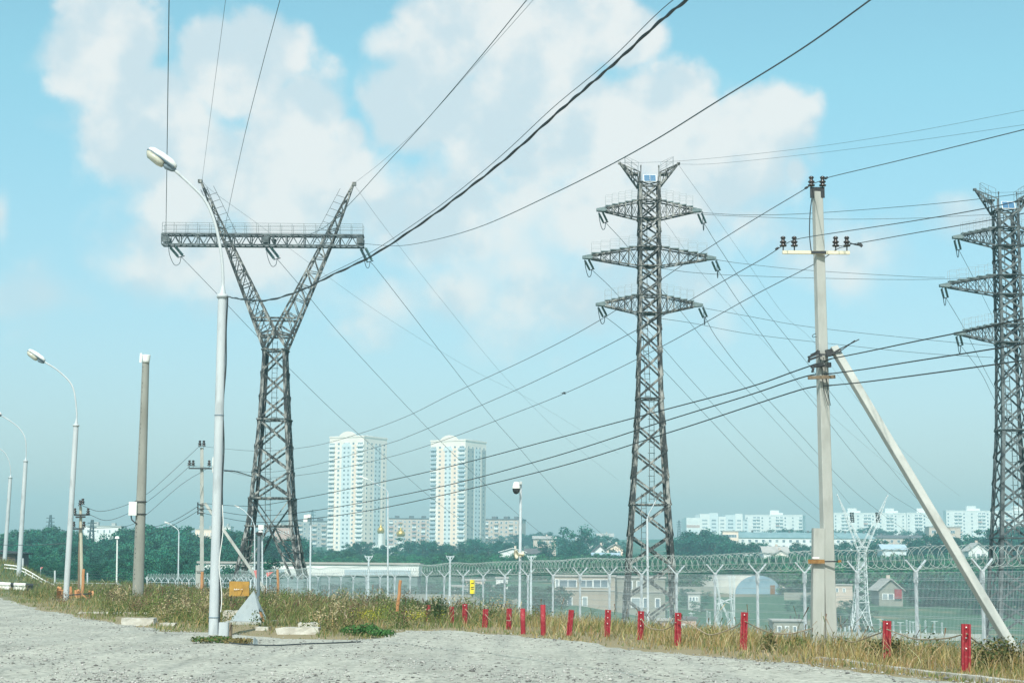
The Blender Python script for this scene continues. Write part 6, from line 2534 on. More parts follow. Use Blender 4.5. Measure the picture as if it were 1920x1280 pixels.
house(937, 985, 1035, 1028, 560, 'w_white', 'w_white', True, 'white gabled house left of the loudspeaker pole', win=False)
house(985, 1032, 1038, 1029, 580, 'w_white', 'roof_dark', False, 'white house with dark roof right of the loudspeaker pole')
house(1000, 1042, 1010, 1005, 800, 'w_tan', 'roof_grey', False, 'low house with grey roof behind the big round tree')
house(1110, 1140, 1036, 1022, 560, 'w_white', 'roof_dark', True, 'dark roofed gabled house just left of the middle pylon')
house(1140, 1168, 1028, 1020, 620, 'w_peach', 'roof_grey', True, 'peach house partly behind the left leg of the middle pylon')
house(1112, 1160, 1042, 1037, 540, 'w_white', 'roof_blue', False, 'pale roofed house low beside the middle pylon leg', win=False)
house(1432, 1478, 1036, 1025, 540, 'w_white', 'roof_grey', False, 'white house with grey roof left of the concrete utility pole')
house(1452, 1475, 1038, 1032, 536, 'w_cream', 'roof_grey', True, 'small gabled porch house front in grey roofs left of the utility pole')
house(1655, 1699, 1030, 1021, 560, 'w_blue', 'roof_blue', False, 'house with pale blue roof right of the white Y pylon', win=False)
house(1816, 1852, 1032, 1018, 540, 'w_white', 'roof_grey', True, 'white gabled house left of the dark pylon')
house(1080, 1118, 1014, 1008, 830, 'w_white', 'roof_grey', False, 'small distant white house right of the big round tree')
house(1120, 1150, 1006, 1000, 1000, 'w_white', 'roof_grey', False, 'distant white house just left of the middle pylon at roof height')

# pale buildings on the left hill
for (x0, x1, ytop, Y, lab, mm) in ((157, 226, 986, 800, 'long white building on the wooded hill behind the old wooden pole', 'w_white'),
                                   (366, 400, 992, 800, 'pinkish building top above the trees by the distant utility pole', 'w_peach'),
                                   (404, 432, 987, 850, 'white building top above the trees right of the nearest lamp', 'w_white'),
                                   (515, 545, 988, 800, 'pinkish building behind the Y shaped pylon legs', 'w_pink')):
    root, L_, H_ = bld('hill_building', lab, x0, x1, Y, ytop, R(3), 14)
    k = MB()
    k.box((L_ / 2, 7, H_ / 2), (L_, 14, H_))
    k.build('wall', M[mm], root, local=True)
    k = MB()
    k.box((L_ / 2, 7, H_ + .2), (L_ + .4, 14.4, .4))
    k.box((L_ * .25, 6, H_ + 1.2), (L_ * .2, 4, 1.8))
    k.box((L_ * .75, 6, H_ + 1.0), (L_ * .1, 4, 1.4))
    k.build('roof', M['w_grey'], root, local=True)
    put_windows(root, [('f', L_ * f, H_ - 2.2, L_ * .05, 1.4, 'glass', 'whiteframe') for f in (.12, .25, .38, .55, .7, .85)], L_, 8)

# long low white building behind the Y pylon
root, L_, H_ = bld('long_low_building', 'long low white building with dark roof line behind the Y shaped pylon', 372, 782, 235, 1055, R(0), 9, base=-5.0)
k = MB()
k.box((L_ / 2, 4.5, H_ - .75), (L_, 9, 1.5))
k.build('wall', M['w_white'], root, local=True)
k = MB()
k.box((L_ / 2, 4.5, (H_ - 1.5) / 2), (L_ - .3, 8.7, H_ - 1.5))
k.build('plinth', M['w_slate_dark'], root, local=True)
k = MB()
k.box((L_ / 2, 4.5, H_ + .12), (L_ + .4, 9.4, .26))
k.build('roof', M['roof_grey'], root, local=True)
k = MB()
k.box((L_ * .815, -.05, H_ - 1.05), (L_ * .30, .12, .7))
k.build('window', M['w_slate'], root, local=True)
k = MB()
k.box((L_ * .2, -.05, H_ - .95), (L_ * .38, .12, .5))
k.build('window', M['w_slate'], root, local=True)

# dark shed at the left border
root, L_, H_ = bld('shed', 'dark slatted shed at the left border behind the farthest lamp', -18, 31, 165, 1037, R(-8), 3)
k = MB()
k.box((L_ / 2, 1.5, H_ / 2), (L_, 3, H_))
k.build('wall', M['roof_dark'], root, local=True)
k = MB()
for i in range(8):
    k.box((L_ / 2, -.04, .5 + (H_ - .5) * i / 8), (L_ * .95, .06, .06))
k.build('slat', M['wood_old'], root, local=True, kind='stuff')
k = MB()
k.add([(-.3, -.4, H_ + .25), (L_ + .3, -.4, H_ - .05), (L_ + .3, 3.3, H_ - .05), (-.3, 3.3, H_ + .25), (-.3, -.4, H_ + .37), (L_ + .3, -.4, H_ + .07), (L_ + .3, 3.3, H_ + .07), (-.3, 3.3, H_ + .37)],
      [(0, 1, 5, 4), (1, 2, 6, 5), (2, 3, 7, 6), (3, 0, 4, 7), (3, 2, 1, 0), (4, 5, 6, 7)])
k.build('roof', M['steel_dark'], root, local=True)

# church with two gilded onion domes
c0 = P(722, 1040, 880)
ch = thing('church', (c0.x, 880, gz(c0.x, 880)), 'white church with two gilded onion domes before the left cream tower', 'church')
k = MB()
zc = P(722, 1022, 880).z
k.box((P(735, 1, 880).x, 886, (zc + ch.location.z) / 2), (16, 9, zc - ch.location.z))
k.build('wall', M['w_white'], ch)
for (px_, ytop, ydb, ybase, w) in ((713.5, 972, 1000, 1024, 13), (751, 989, 1006, 1024, 16)):
    s = 880 / F
    q = P(px_, ybase, 880)
    k = MB()
    zt_, zd = P(px_, ytop, 880).z, P(px_, ydb, 880).z
    k.lathe((q.x, 880, q.z - 2), [(0, w * .40 * s), ((zd - q.z + 2) * .5, w * .40 * s), ((zd - q.z + 2) * .93, w * .40 * s), (zd - q.z + 2, w * .43 * s)], (0, 0, 1), 14)
    k.build('drum', M['w_white'], ch)
    k = MB()
    hd = (ydb - 980 if w == 13 else 16) * s
    hd = 17 * s
    k.lathe((q.x, 880, zd + .2), [(0, w * .40 * s), (hd * .12, w * .48 * s), (hd * .3, w * .52 * s), (hd * .5, w * .44 * s), (hd * .68, w * .25 * s), (hd * .85, w * .09 * s), (hd * 1.1, .12), (hd * 1.1, 0)], (0, 0, 1), 16)
    dm = k.build('onion_dome', M['gold'], ch)
    k = MB()
    zz = zd + .2 + hd * 1.08
    k.beam((q.x, 880, zz), (q.x, 880, zz + 2.4), .16)
    k.beam((q.x - .7, 880, zz + 1.6), (q.x + .7, 880, zz + 1.6), .14)
    k.build('cross', M['gold'], dm)

# two storey buildings just behind the fence
for (x0, x1, ytop, Y, rz, D, wm, lab, wins) in ((1040, 1152, 1080, 250, -4, 10, 'yard_tan', 'two storey tan building behind the fence left of the middle pylon',
                                                 [(.22, 0, 2.6, 1.1), (.52, 0, 2.0, 1.1), (.76, 0, 2.2, 1.2), (.25, 1, .8, 1.4), (.50, 1, .8, 1.4), (.04, 0, .6, 1.2)]),
                                                (1152, 1246, 1083, 252, -4, 10, 'yard_wall', 'pale annex seen through the legs of the middle pylon',
                                                 [(.3, 0, .9, 1.2), (.5, 0, 1.0, 1.2), (.42, 1, 1.4, 1.5), (.62, 1, .9, 1.5), (.85, 1, .8, 1.4)]),
                                                (843, 936, 1100, 255, 2, 9, 'w_grey', 'grey low building with small white windows behind the yellow notice',
                                                 [(.15, 0, .9, 1), (.4, 0, 1.0, 1), (.52, 0, 1.0, 1), (.8, 0, .9, 1), (.92, 0, .9, 1)]),
                                                (874, 909, 1088, 262, 2, 8, 'w_tan', 'upper tan block with two dark windows behind the yellow notice',
                                                 [(.45, 0, .8, .9), (.7, 0, .8, .9)]),
                                                (930, 952, 1084, 268, 0, 8, 'w_white', 'small white block left of the surveillance pole behind the fence', [(.5, 0, .8, .8)])):
    root, L_, H_ = bld('yard_building', lab, x0, x1, Y, ytop, R(rz), D, base=gz(P(x0, 1100, Y).x, Y) - 1.5)
    k = MB()
    k.box((L_ / 2, D / 2, H_ / 2), (L_, D, H_))
    k.build('wall', M[wm], root, local=True)
    k = MB()
    k.box((L_ / 2, D / 2, H_ + .12), (L_ + .3, D + .3, .24))
    k.box((L_ / 2, -.06, H_ - 1.9), (L_, .1, .14))
    k.build('roof', M['roof_grey'], root, local=True)
    put_windows(root, [('f', L_ * f, H_ - .95 - j * 2.5, w, h, 'glass', 'whiteframe') for f, j, w, h in wins], L_, 12)

# arched hangar
HY = 400
h0 = P(1345, 1108, HY)
zb = gz(P(1400, 1108, HY).x, HY)
rad = (1461 - 1385) / 2 / F * HY
hg = thing('hangar', P(1400, 1108, HY), 'pale arched hangar with blue shade coloured into its end wall behind the fence', 'hangar', rz=0)
hg.location.z = zb
ORG[hg.name] = Vector(hg.location)
cE = Vector((P(1422, 1100, HY).x, HY, zb))
dirh = Vector((-.62, .78, 0)).normalized()
perp = Vector((.97, .23, 0)).normalized()
n = 16
rise = P(1422, 1078, HY).z - zb
k = MB()
ring = [(math.cos(math.pi * i / n) * rad * 1.2, math.sin(math.pi * i / n) * rise) for i in range(n + 1)]
Lh = 16.0
vs = [cE + perp * a + Vector((0, 0, z)) for a, z in ring] + [cE + dirh * Lh + perp * a + Vector((0, 0, z)) for a, z in ring]
k.add(vs, [(i, i + 1, i + n + 2, i + n + 1) for i in range(n)] + [tuple(range(n + 1, 2 * n + 2))], 0, True)
k.build('vault', M['tarp'], hg)
k = MB()
k.add([v - dirh * .05 for v in vs[:n + 1]] + [v + dirh * .1 for v in vs[:n + 1]], [tuple(range(n + 1))[::-1]] + [(i, i + n + 1, i + n + 2, i + 1) for i in range(n)])
ew = k.build('end_wall', M['tarp_end'], hg)
k = MB()
q = cE + perp * (rad * .75) - dirh * .2
k.beam(q + Vector((0, 0, 0)), q + Vector((0, 0, 2.0)), 2.0, .1, up=(-dirh.x, -dirh.y, 0))
k.build('door', M['rust'], ew)

# farm like buildings, sheds and walls in the valley
for (x0, x1, ytop, Y, D, wm, rm, lab) in ((1546, 1597, 1096, 360, 7, 'w_tan', 'roof_grey', 'low pale shed right of the concrete utility pole behind the fence'),
                                          (1290, 1313, 1112, 330, 5, 'w_grey', 'roof_grey', 'small pale hut behind the fence left of the hangar'),
                                          (1275, 1305, 1160, 215, 5, 'w_pink', 'roof_dark', 'low brick red hut behind the red post by the middle pylon'),
                                          (1234, 1252, 1163, 212, 4, 'w_pink', 'roof_grey', 'little pinkish hut between the middle pylon and the red post'),
                                          (1450, 1506, 1164, 235, 6, 'yard_wall', 'roof_grey', 'low pale switch house with dark windows left of the utility pole'),
                                          (1462, 1490, 1095, 420, 6, 'w_pink', 'roof_dark', 'reddish low shed right of the hangar')):
    root, L_, H_ = bld('shed', lab, x0, x1, Y, ytop, R(-3), D)
    k = MB()
    k.box((L_ / 2, D / 2, H_ / 2), (L_, D, H_))
    k.build('wall', M[wm], root, local=True)
    k = MB()
    k.box((L_ / 2, D / 2, H_ + .1), (L_ + .4, D + .4, .2))
    k.build('roof', M[rm], root, local=True)
    put_windows(root, [('f', L_ * f, H_ - 1.0, .6, .85, 'glass', 'whiteframe') for f in (.2, .45, .7)], L_, 4)
house(1648, 1692, 1105, 1086, 370, 'yard_wall', 'roof_grey', True, 'pale gabled farm building with a red gate beyond the white Y pylon', D=9)
k = MB()
q = P(1684, 1113, 369.7)
k.box(q, (1.5, .2, 2.0))
tag(k.build('gate', M['red']), 'red gate at the pale gabled farm building', 'gate')
for (x0, y0, x1, y1, Y, h, mm, lab) in ((1250, 1099, 1345, 1099, 385, .3, 'yard_wall', 'low grey wall left of the hangar behind the fence'),
                                        (780, 1122, 1050, 1121, 245, .3, 'yard_wall', 'long low grey wall below the yard buildings'),
                                        (1470, 1110, 1600, 1110, 375, .4, 'yard_wall', 'low grey wall left of the white Y pylon'),
                                        (1560, 1184, 1840, 1188, 240, .6, 'concrete', 'pale concrete edge wall of the switch yard'),
                                        (640, 1112, 900, 1114, 190, .25, 'yard_wall', 'thin pale kerb wall behind the fence below the left tower')):
    k = MB()
    k.beam(P(x0, y0, Y) - Vector((0, 0, h / 2 + .6)), P(x1, y1, Y) - Vector((0, 0, h / 2 + .6)), .25, h + 1.2)
    tag(k.build('low_wall', M[mm]), lab, 'wall')

# switch yard: insulator columns and bus bar supports
n0 = 0
for (xs_, ybt, yb, Y, lab, grp) in (((1250, 1256, 1295, 1297, 1326, 1331, 1348, 1352, 1365, 1371), 1143, 1172, 262, 'white insulator column in the switch yard by the white gantry', 'insulator columns by the gantry'),
                                    ((1650, 1662, 1675, 1688, 1700, 1706, 1712, 1722, 1735, 1752, 1766), 1160, 1190, 258, 'small pale bus bar support in the switch yard behind the strut', 'bus bar supports'),
                                    ((1560, 1568, 1576, 1584, 1592, 1482, 1490, 1498, 1512), 1150, 1184, 265, 'dark banded support post in the switch yard near the utility pole', 'banded supports')):
    for j, px_ in enumerate(xs_):
        T = P(px_, ybt + (j * 37 % 7), Y + (j * 13 % 9))
        t = thing('insulator_column', (T.x, T.y, gz(T.x, T.y)), lab, 'insulator', grp)
        k = MB()
        g_ = gz(T.x, T.y)
        mid = g_ + (T.z - g_) * .45
        k.beam((T.x, T.y, g_ - .2), (T.x, T.y, mid), .22, .22)
        k.build('pedestal', M['fence'], t)
        k = MB()
        hh = T.z - mid
        prof = []
        for i in range(7):
            prof += [(hh * i / 7, .08), (hh * i / 7 + .03, .2), (hh * (i + .5) / 7, .17), (hh * (i + .55) / 7, .08)]
        k.lathe((T.x, T.y, mid), prof + [(hh, .05), (hh, 0)], (0, 0, 1), 8)
        if grp != 'banded supports' and j % 3 == 0:
            k.beam((T.x - .5, T.y, T.z), (T.x + .5, T.y, T.z), .1)
        k.build('column', M['razor'] if grp != 'banded supports' else M['steel_dark'], t)

# ------------------------------------------------------------------ trees
GREENS = [(0.012, 0.092, 0.072), (0.018, 0.118, 0.080), (0.036, 0.155, 0.082), (0.022, 0.115, 0.095)]


def crown_arrays(seed, n_leaf, size, spread=1.0, lobes=16):
    """unit crown: about 1 tall and 0.8 wide, base of the leaves near 0.12"""
    r = np.random.default_rng(seed)
    Vs, Fs, Cs, o = [], [], [], 0
    per = n_leaf // lobes
    for i in range(lobes):
        h = .24 + .66 * (i + .5) / lobes + r.normal() * .03
        env = math.sin(math.pi * min(1, max(.05, (h - .02) * .86))) ** .75 * .42 * spread
        a = i * 2.4 + r.normal() * .5
        rad = env * (.25 + .65 * r.random())
        lr = (.10 + .09 * r.random()) * (1.15 - .35 * h)
        V, Fq, C = leafy_cloud(math.cos(a) * rad, math.sin(a) * rad, h, lr * 1.15, lr * 1.15, lr * .85, per, size, GREENS, seed * 100 + i, .35)
        Vs.append(V); Fs.append(Fq + o); Cs.append(C * (.62 + .76 * r.random()))
        o += len(V)
    return np.concatenate(Vs), np.concatenate(Fs), np.concatenate(Cs)


TPL = [crown_arrays(s, 1500, .052, sp, lb) for s, sp, lb in ((1, 1.0, 16), (2, .8, 14), (3, 1.2, 18), (4, 1.0, 15), (5, .62, 13))]
TREE_ME = []
for i, (V, Fq, C) in enumerate(TPL):
    o = np_mesh('crown', V, Fq, M['leaf'], C)
    TREE_ME.append(o.data)
    bpy.data.objects.remove(o)
k = MB()
k.tube([(0, 0, -.06), (.005, 0, .15), (0, .01, .42), (.01, 0, .7)], [.022, .018, .012, .004], 7)
for i in range(6):
    a = i * 2.2
    k.tube([(0, 0, .2 + i * .07), (math.cos(a) * .1, math.sin(a) * .1, .3 + i * .08), (math.cos(a) * .2, math.sin(a) * .2, .38 + i * .085)], [.009, .006, .002], 5)
tko = k.build('trunk', M['bark'])
TRUNK_ME = tko.data
bpy.data.objects.remove(tko)


def tree(px_, ytop, Y, label, group, tpl=None, wide=1.0, hmin=3.5):
    T = P(px_, ytop, Y)
    zb = gz(T.x, Y)
    h = max(hmin, T.z - zb) / .97
    t = thing('tree', (T.x, Y, T.z - h * .97), label, 'tree', group, rz=RNG.random() * 6.28)
    for nm, me in (('crown', TREE_ME[tpl if tpl is not None else int(RNG.integers(0, 5))]), ('trunk', TRUNK_ME)):
        c = bpy.data.objects.new(nm, me)
        COL.objects.link(c)
        c.parent = t
    t.scale = (h * wide, h * wide, h)
    return t


def row(x0, x1, step, tops, Y0, Y1, label, group, wide=1.0, jit=4):
    x = x0
    while x < x1:
        yt = interp(x, [q[0] for q in tops], [q[1] for q in tops]) + RNG.normal(0, jit)
        tree(x + RNG.normal(0, step * .2), yt, Y0 + (Y1 - Y0) * RNG.random(), label, group, wide=wide)
        x += step * (.75 + .5 * RNG.random())


row(655, 800, 13, [(655, 1022), (690, 1012), (706, 1023), (740, 1024), (756, 1026), (775, 1012), (800, 1014)], 640, 720, 'dark green tree of the belt before the church and left cream tower', 'trees before the left cream tower', 1.25)
row(800, 975, 12, [(800, 1014), (830, 1024), (860, 1018), (880, 1010), (915, 1018), (950, 1010), (975, 1018)], 620, 700, 'dark green tree of the belt before the right cream tower', 'trees before the right cream tower', 1.2)
row(575, 660, 14, [(575, 1010), (590, 1030), (620, 1036), (660, 1034)], 560, 620, 'low dark tree at the foot of the left cream tower, left part', 'low trees left of the towers', 1.2)
tree(1082, 985, 640, 'tallest round tree right of the surveillance pole', None, 0, 1.05)
tree(1062, 1000, 645, 'tree leaning against the tallest round tree on its left', None, 2, .95)
tree(1012, 1012, 760, 'small tree behind the dark roofed white house', None, 1, 1.0)
row(990, 1165, 15, [(990, 1030), (1030, 1035), (1060, 1022), (1100, 1030), (1165, 1030)], 545, 620, 'dark tree among the houses left of the middle pylon', 'trees among the houses left of the middle pylon', 1.2)
row(1098, 1165, 12, [(1098, 1008), (1125, 1002), (1165, 1010)], 780, 900, 'far hazy tree behind the houses left of the middle pylon', 'far trees behind the houses', 1.2)
row(930, 1040, 14, [(930, 1005), (985, 1000), (1040, 1000)], 1050, 1200, 'far hazy tree right of the towers on the skyline', 'far skyline trees right of the towers', 1.6, 2)
row(1264, 1372, 13, [(1264, 1012), (1290, 992), (1330, 996), (1350, 1004), (1372, 1020)], 600, 680, 'dark tree of the clump right of the middle pylon', 'trees right of the middle pylon', 1.2)
row(1372, 1432, 13, [(1372, 1020), (1400, 1012), (1432, 1020)], 580, 640, 'dark tree before the blue green roof', 'trees before the blue green roof', 1.15)
row(1470, 1540, 13, [(1470, 1024), (1500, 1014), (1540, 1018)], 570, 640, 'dark tree just left of the concrete utility pole', 'trees left of the utility pole', 1.15)
row(1562, 1660, 13, [(1562, 1018), (1600, 1016), (1640, 1010), (1660, 1022)], 570, 640, 'dark tree behind the white Y pylon', 'trees behind the white Y pylon', 1.15)
row(1690, 1830, 13, [(1690, 1022), (1730, 1002), (1765, 1000), (1800, 1012), (1830, 1004)], 590, 680, 'dark tree behind the concrete strut', 'trees behind the strut', 1.15)
row(1840, 1960, 13, [(1840, 1000), (1870, 990), (1920, 985), (1960, 990)], 600, 680, 'dark tree seen through the dark pylon', 'trees behind the dark pylon', 1.15)
row(1380, 1560, 16, [(1380, 996), (1470, 992), (1560, 994)], 1000, 1060, 'distant tree top between the blue green roof and the white slabs', 'distant trees below the white slabs', 1.2, 2)
row(1570, 1780, 16, [(1570, 992), (1640, 988), (1700, 996), (1780, 990)], 1050, 1150, 'distant tree top before the long white slab block', 'distant trees before the long slab', 1.2, 2)
tree(508, 1046, 205, 'small tree between the legs of the Y shaped pylon', None, 4, 1.1)
row(455, 580, 12, [(455, 1000), (490, 1006), (520, 1004), (560, 1008), (580, 1014)], 420, 520, 'dark tree behind the lower part of the Y shaped pylon', 'trees behind the Y shaped pylon', 1.15)


# woodland masses that read as one body
def mass(name, label, spots, seed, gain=(1, 1, 1)):
    r = np.random.default_rng(seed)
    Vs, Fs, Cs, o = [], [], [], 0
    for (px_, ytop, Y, wide, hmax) in spots:
        T = P(px_, ytop, Y)
        zb = gz(T.x, Y)
        h = min(hmax, max(2.0, T.z - zb))
        V, Fq, C = TPL[int(r.integers(0, 4))]
        a = r.random() * 6.28
        w = h * wide
        if h < 5:
            pick = r.permutation(len(Fq))[:len(Fq) * 6 // 10]
            Fq = Fq[pick]
            C2 = C
        x = (V[:, 0] * math.cos(a) - V[:, 1] * math.sin(a)) * w + T.x
        y = (V[:, 0] * math.sin(a) + V[:, 1] * math.cos(a)) * w + Y
        z = V[:, 2] * h * 1.08 + zb - h * .1
        Vs.append(np.stack([x, y, z], -1)); Fs.append(Fq + o); Cs.append(C * np.array(gain) * np.array([.7 + .9 * r.random(), 1, .95 + .1 * r.random()]) * (.6 + .8 * r.random()))
        o += len(V)
    ob = np_mesh(name, np.concatenate(Vs), np.concatenate(Fs), M['leaf'], np.concatenate(Cs))
    ob['kind'] = 'stuff'
    ob['label'] = label
    return ob


sky_l = [(-120, 992), (0, 996), (30, 998), (60, 988), (110, 986), (150, 992), (165, 1012), (190, 1012), (215, 1000), (240, 984), (280, 980), (320, 980), (345, 986), (365, 1004), (400, 1003), (420, 990), (455, 988), (480, 1000)]
spots = []
for f in np.linspace(0, 1, 9):
    Y = 440 - 235 * f
    st_ = 9.5 + 9 * f
    x = -110 + RNG.random() * 10
    while x < 480:
        yt = interp(x, [q[0] for q in sky_l], [q[1] for q in sky_l])
        yt = yt + (1066 - yt) * f ** 1.05 * .95 + RNG.normal(0, 3)
        spots.append((x, yt, Y + RNG.normal(0, 8), 1.0 + .3 * RNG.random(), 14))
        x += st_ * (.7 + .6 * RNG.random())
mass('woodland', 'dense dark woods covering the hill at left', spots, 5, (1.1, 1.12, 1.05))
spots = []
for f in np.linspace(0, 1, 5):
    Y = 540 - 130 * f
    x = 575
    while x < 1960:
        yt = 1036 + 22 * f + RNG.normal(0, 2.0) + (2 if x > 1250 else 0)
        if not (1030 < x < 1060 and f < .3) and not (1325 < x < 1480 and Y < 470):
            spots.append((x, yt, Y + RNG.normal(0, 8), 1.5 + .4 * RNG.random(), 8))
        x += (13 + 6 * f) * (.7 + .6 * RNG.random())
mass('thicket', 'low green thicket running along the foot of the tree belt', spots, 6, (1.8, 1.35, .95))
spots = [(1710 + abs(RNG.normal(0, 80)), 1090 + RNG.normal(0, 9), 385 + RNG.normal(0, 14), 1.3, 9) for _ in range(46)]
spots += [(1890 + RNG.normal(0, 30), 1085 + RNG.normal(0, 12), 370 + RNG.normal(0, 14), 1.3, 9) for _ in range(24)]
mass('shrub_thicket', 'dark shrubs beyond the switch yard behind the concrete strut', spots, 8)
spots = [(1300 + 300 * RNG.random(), 1098 + RNG.normal(0, 4), 392 + RNG.normal(0, 10), 1.6, 3) for _ in range(26)]
spots += [(600 + 420 * RNG.random(), 1096 + RNG.normal(0, 8), 290 + RNG.normal(0, 18), 1.6, 3) for _ in range(34)]
spots += [(540 + 520 * RNG.random(), 1100 + RNG.normal(0, 9), 225 + RNG.normal(0, 25), 1.5, 3.5) for _ in range(60)]
spots += [(1250 + 420 * RNG.random(), 1118 + RNG.normal(0, 8), 345 + RNG.normal(0, 25), 1.7, 2.6) for _ in range(46)]
spots = [q for q in spots if not (1325 < q[0] < 1480) and not (1630 < q[0] < 1700)]
mass('yard_bushes', 'scattered low bushes in the yard beyond the fence', spots, 9)

# ------------------------------------------------------------------ sky, sun, air
SUN_EL, SUN_AZ = math.radians(48), math.radians(188)      # azimuth from +Y towards +X
sd_ = Vector((math.sin(SUN_AZ) * math.cos(SUN_EL), math.cos(SUN_AZ) * math.cos(SUN_EL), math.sin(SUN_EL)))
sl = bpy.data.lights.new('sun', 'SUN')
sl.energy = 3.45
sl.angle = math.radians(0.6)
sl.color = (1.0, 0.95, 0.87)
so = bpy.data.objects.new('sun', sl)
COL.objects.link(so)
so.rotation_euler = sd_.to_track_quat('Z', 'Y').to_euler()

wd = bpy.data.worlds.new('World')
SC.world = wd
wd.use_nodes = True
N, L = wd.node_tree.nodes, wd.node_tree.links
bg = N['Background']
SKY_STR = 0.14
bg.inputs['Strength'].default_value = SKY_STR
sk = N.new('ShaderNodeTexSky')
sk.sky_type = 'NISHITA'
sk.sun_disc = False
sk.sun_elevation = SUN_EL
sk.sun_rotation = SUN_AZ
sk.altitude = 150
sk.air_density = 1.0
sk.dust_density = 1.6
sk.ozone_density = 1.4


def nd(t, **kw):
    n = N.new(t)
    for a, b_ in kw.items():
        setattr(n, a, b_)
    return n


def mth(op, a, b_=None, c=None, clamp=False):
    n = nd('ShaderNodeMath', operation=op, use_clamp=clamp)
    for i, q in enumerate((a, b_, c)):
        if q is None:
            continue
        if hasattr(q, 'is_output'):
            L.new(q, n.inputs[i])
        else:
            n.inputs[i].default_value = q
    return n.outputs[0]


tint = nd('ShaderNodeMix', data_type='RGBA', blend_type='MULTIPLY')
tint.inputs[0].default_value = 1
L.new(sk.outputs[0], tint.inputs[6])
tc = nd('ShaderNodeTexCoord')
sep = nd('ShaderNodeSeparateXYZ')
L.new(tc.outputs['Generated'], sep.inputs[0])
yy = mth('MAXIMUM', sep.outputs[1], 0.15)
tx = mth('DIVIDE', sep.outputs[0], yy)
tz = mth('DIVIDE', sep.outputs[2], yy)
tg = nd('ShaderNodeMapRange')
tg.inputs['From Min'].default_value = 0.03
tg.inputs['From Max'].default_value = 0.27
L.new(sep.outputs[2], tg.inputs['Value'])
tgm = nd('ShaderNodeMix', data_type='RGBA')
L.new(tg.outputs[0], tgm.inputs[0])
tgm.inputs[6].default_value = (0.78, 0.695, 0.715, 1)
tgm.inputs[7].default_value = (0.82, 1.12, 0.90, 1)
L.new(tgm.outputs[2], tint.inputs[7])
cmb = nd('ShaderNodeCombineXYZ')
L.new(tx, cmb.inputs[0])
L.new(tz, cmb.inputs[1])
n1 = nd('ShaderNodeTexNoise')
n1.inputs['Scale'].default_value = 26
n1.inputs['Detail'].default_value = 8
n1.inputs['Roughness'].default_value = 0.55
L.new(tc.outputs['Generated'], n1.inputs['Vector'])
n2 = nd('ShaderNodeTexNoise')
n2.inputs['Scale'].default_value = 9
n2.inputs['Detail'].default_value = 6
L.new(tc.outputs['Generated'], n2.inputs['Vector'])
# clouds: ellipses in azimuth / elevation, joined smoothly, edges broken by noise
CL = [(195, 100, 120, 140, 1.0), (270, 250, 170, 150, 1.0), (455, 130, 120, 125, 1.05), (545, 235, 115, 115, 1.0), (600, 330, 125, 120, 1.0), (430, 350, 260, 160, 1.0), (655, 255, 48, 52, .75),
      (390, 470, 330, 130, .8), (830, 80, 120, 115, .95), (1000, 60, 180, 120, 1.05), (1120, 60, 110, 75, 1.0), (800, 205, 130, 120, .95), (1000, 240, 230, 150, 1.0), (1250, 230, 120, 105, 1.0),
      (1430, 225, 95, 82, 1.0), (1350, 310, 160, 110, .95), (1190, 390, 270, 140, .9), (800, 400, 300, 150, .8), (1490, 320, 40, 50, .5), (0, 405, 45, 75, .6), (80, 560, 170, 110, .5), (1560, 480, 260, 140, .45), (1000, 560, 700, 170, .42), (1850, 420, 200, 120, .25)]
acc = None
for (px_, py_, rx, ry, wgt) in CL:
    d = CAMROT @ Vector(((px_ - 960) / F, (640 - py_) / F, -1.0))
    cx, cz = d.x / d.y, d.z / d.y
    v = nd('ShaderNodeVectorMath', operation='SUBTRACT')
    L.new(cmb.outputs[0], v.inputs[0])
    v.inputs[1].default_value = (cx, cz, 0)
    s_ = nd('ShaderNodeVectorMath', operation='MULTIPLY')
    L.new(v.outputs[0], s_.inputs[0])
    s_.inputs[1].default_value = (F / rx, F / ry, 0)
    ln = nd('ShaderNodeVectorMath', operation='LENGTH')
    L.new(s_.outputs[0], ln.inputs[0])
    f_ = mth('MULTIPLY', mth('SUBTRACT', 1.25 - (1 - wgt) * .8, ln.outputs['Value']), 1.15)
    if acc is None:
        acc = f_
    else:
        n_ = nd('ShaderNodeMath', operation='SMOOTH_MAX')
        L.new(acc, n_.inputs[0])
        L.new(f_, n_.inputs[1])
        n_.inputs[2].default_value = 0.12
        acc = n_.outputs[0]
# elsewhere in the sky the same kind of clouds come from the large noise alone
front = nd('ShaderNodeMapRange')
front.inputs['From Min'].default_value = 0.55
front.inputs['From Max'].default_value = 0.8
L.new(sep.outputs[1], front.inputs['Value'])
other = mth('MULTIPLY', mth('SUBTRACT', n2.outputs['Fac'], 0.5), 4.0)
mxf = nd('ShaderNodeMix', data_type='FLOAT')
L.new(front.outputs[0], mxf.inputs[0])
L.new(other, mxf.inputs[2])
L.new(acc, mxf.inputs[3])
vo = nd('ShaderNodeTexVoronoi', feature='SMOOTH_F1')
vo.inputs['Scale'].default_value = 34
vo.inputs['Smoothness'].default_value = 0.35
wv = nd('ShaderNodeVectorMath', operation='MULTIPLY_ADD')
L.new(n1.outputs['Color'], wv.inputs[0])
wv.inputs[1].default_value = (.03, .03, .03)
L.new(tc.outputs['Generated'], wv.inputs[2])
L.new(wv.outputs[0], vo.inputs['Vector'])
puff = mth('MULTIPLY', mth('SUBTRACT', 0.72, vo.outputs['Distance']), 0.75)
fld = mth('ADD', mth('ADD', mxf.outputs[0], puff), mth('ADD', mth('MULTIPLY', mth('SUBTRACT', n1.outputs['Fac'], 0.5), 1.1), mth('MULTIPLY', mth('SUBTRACT', n2.outputs['Fac'], 0.5), 0.8)))
den = nd('ShaderNodeMapRange', interpolation_type='SMOOTHSTEP')
soft = nd('ShaderNodeMapRange')
soft.inputs['From Min'].default_value = 0.17
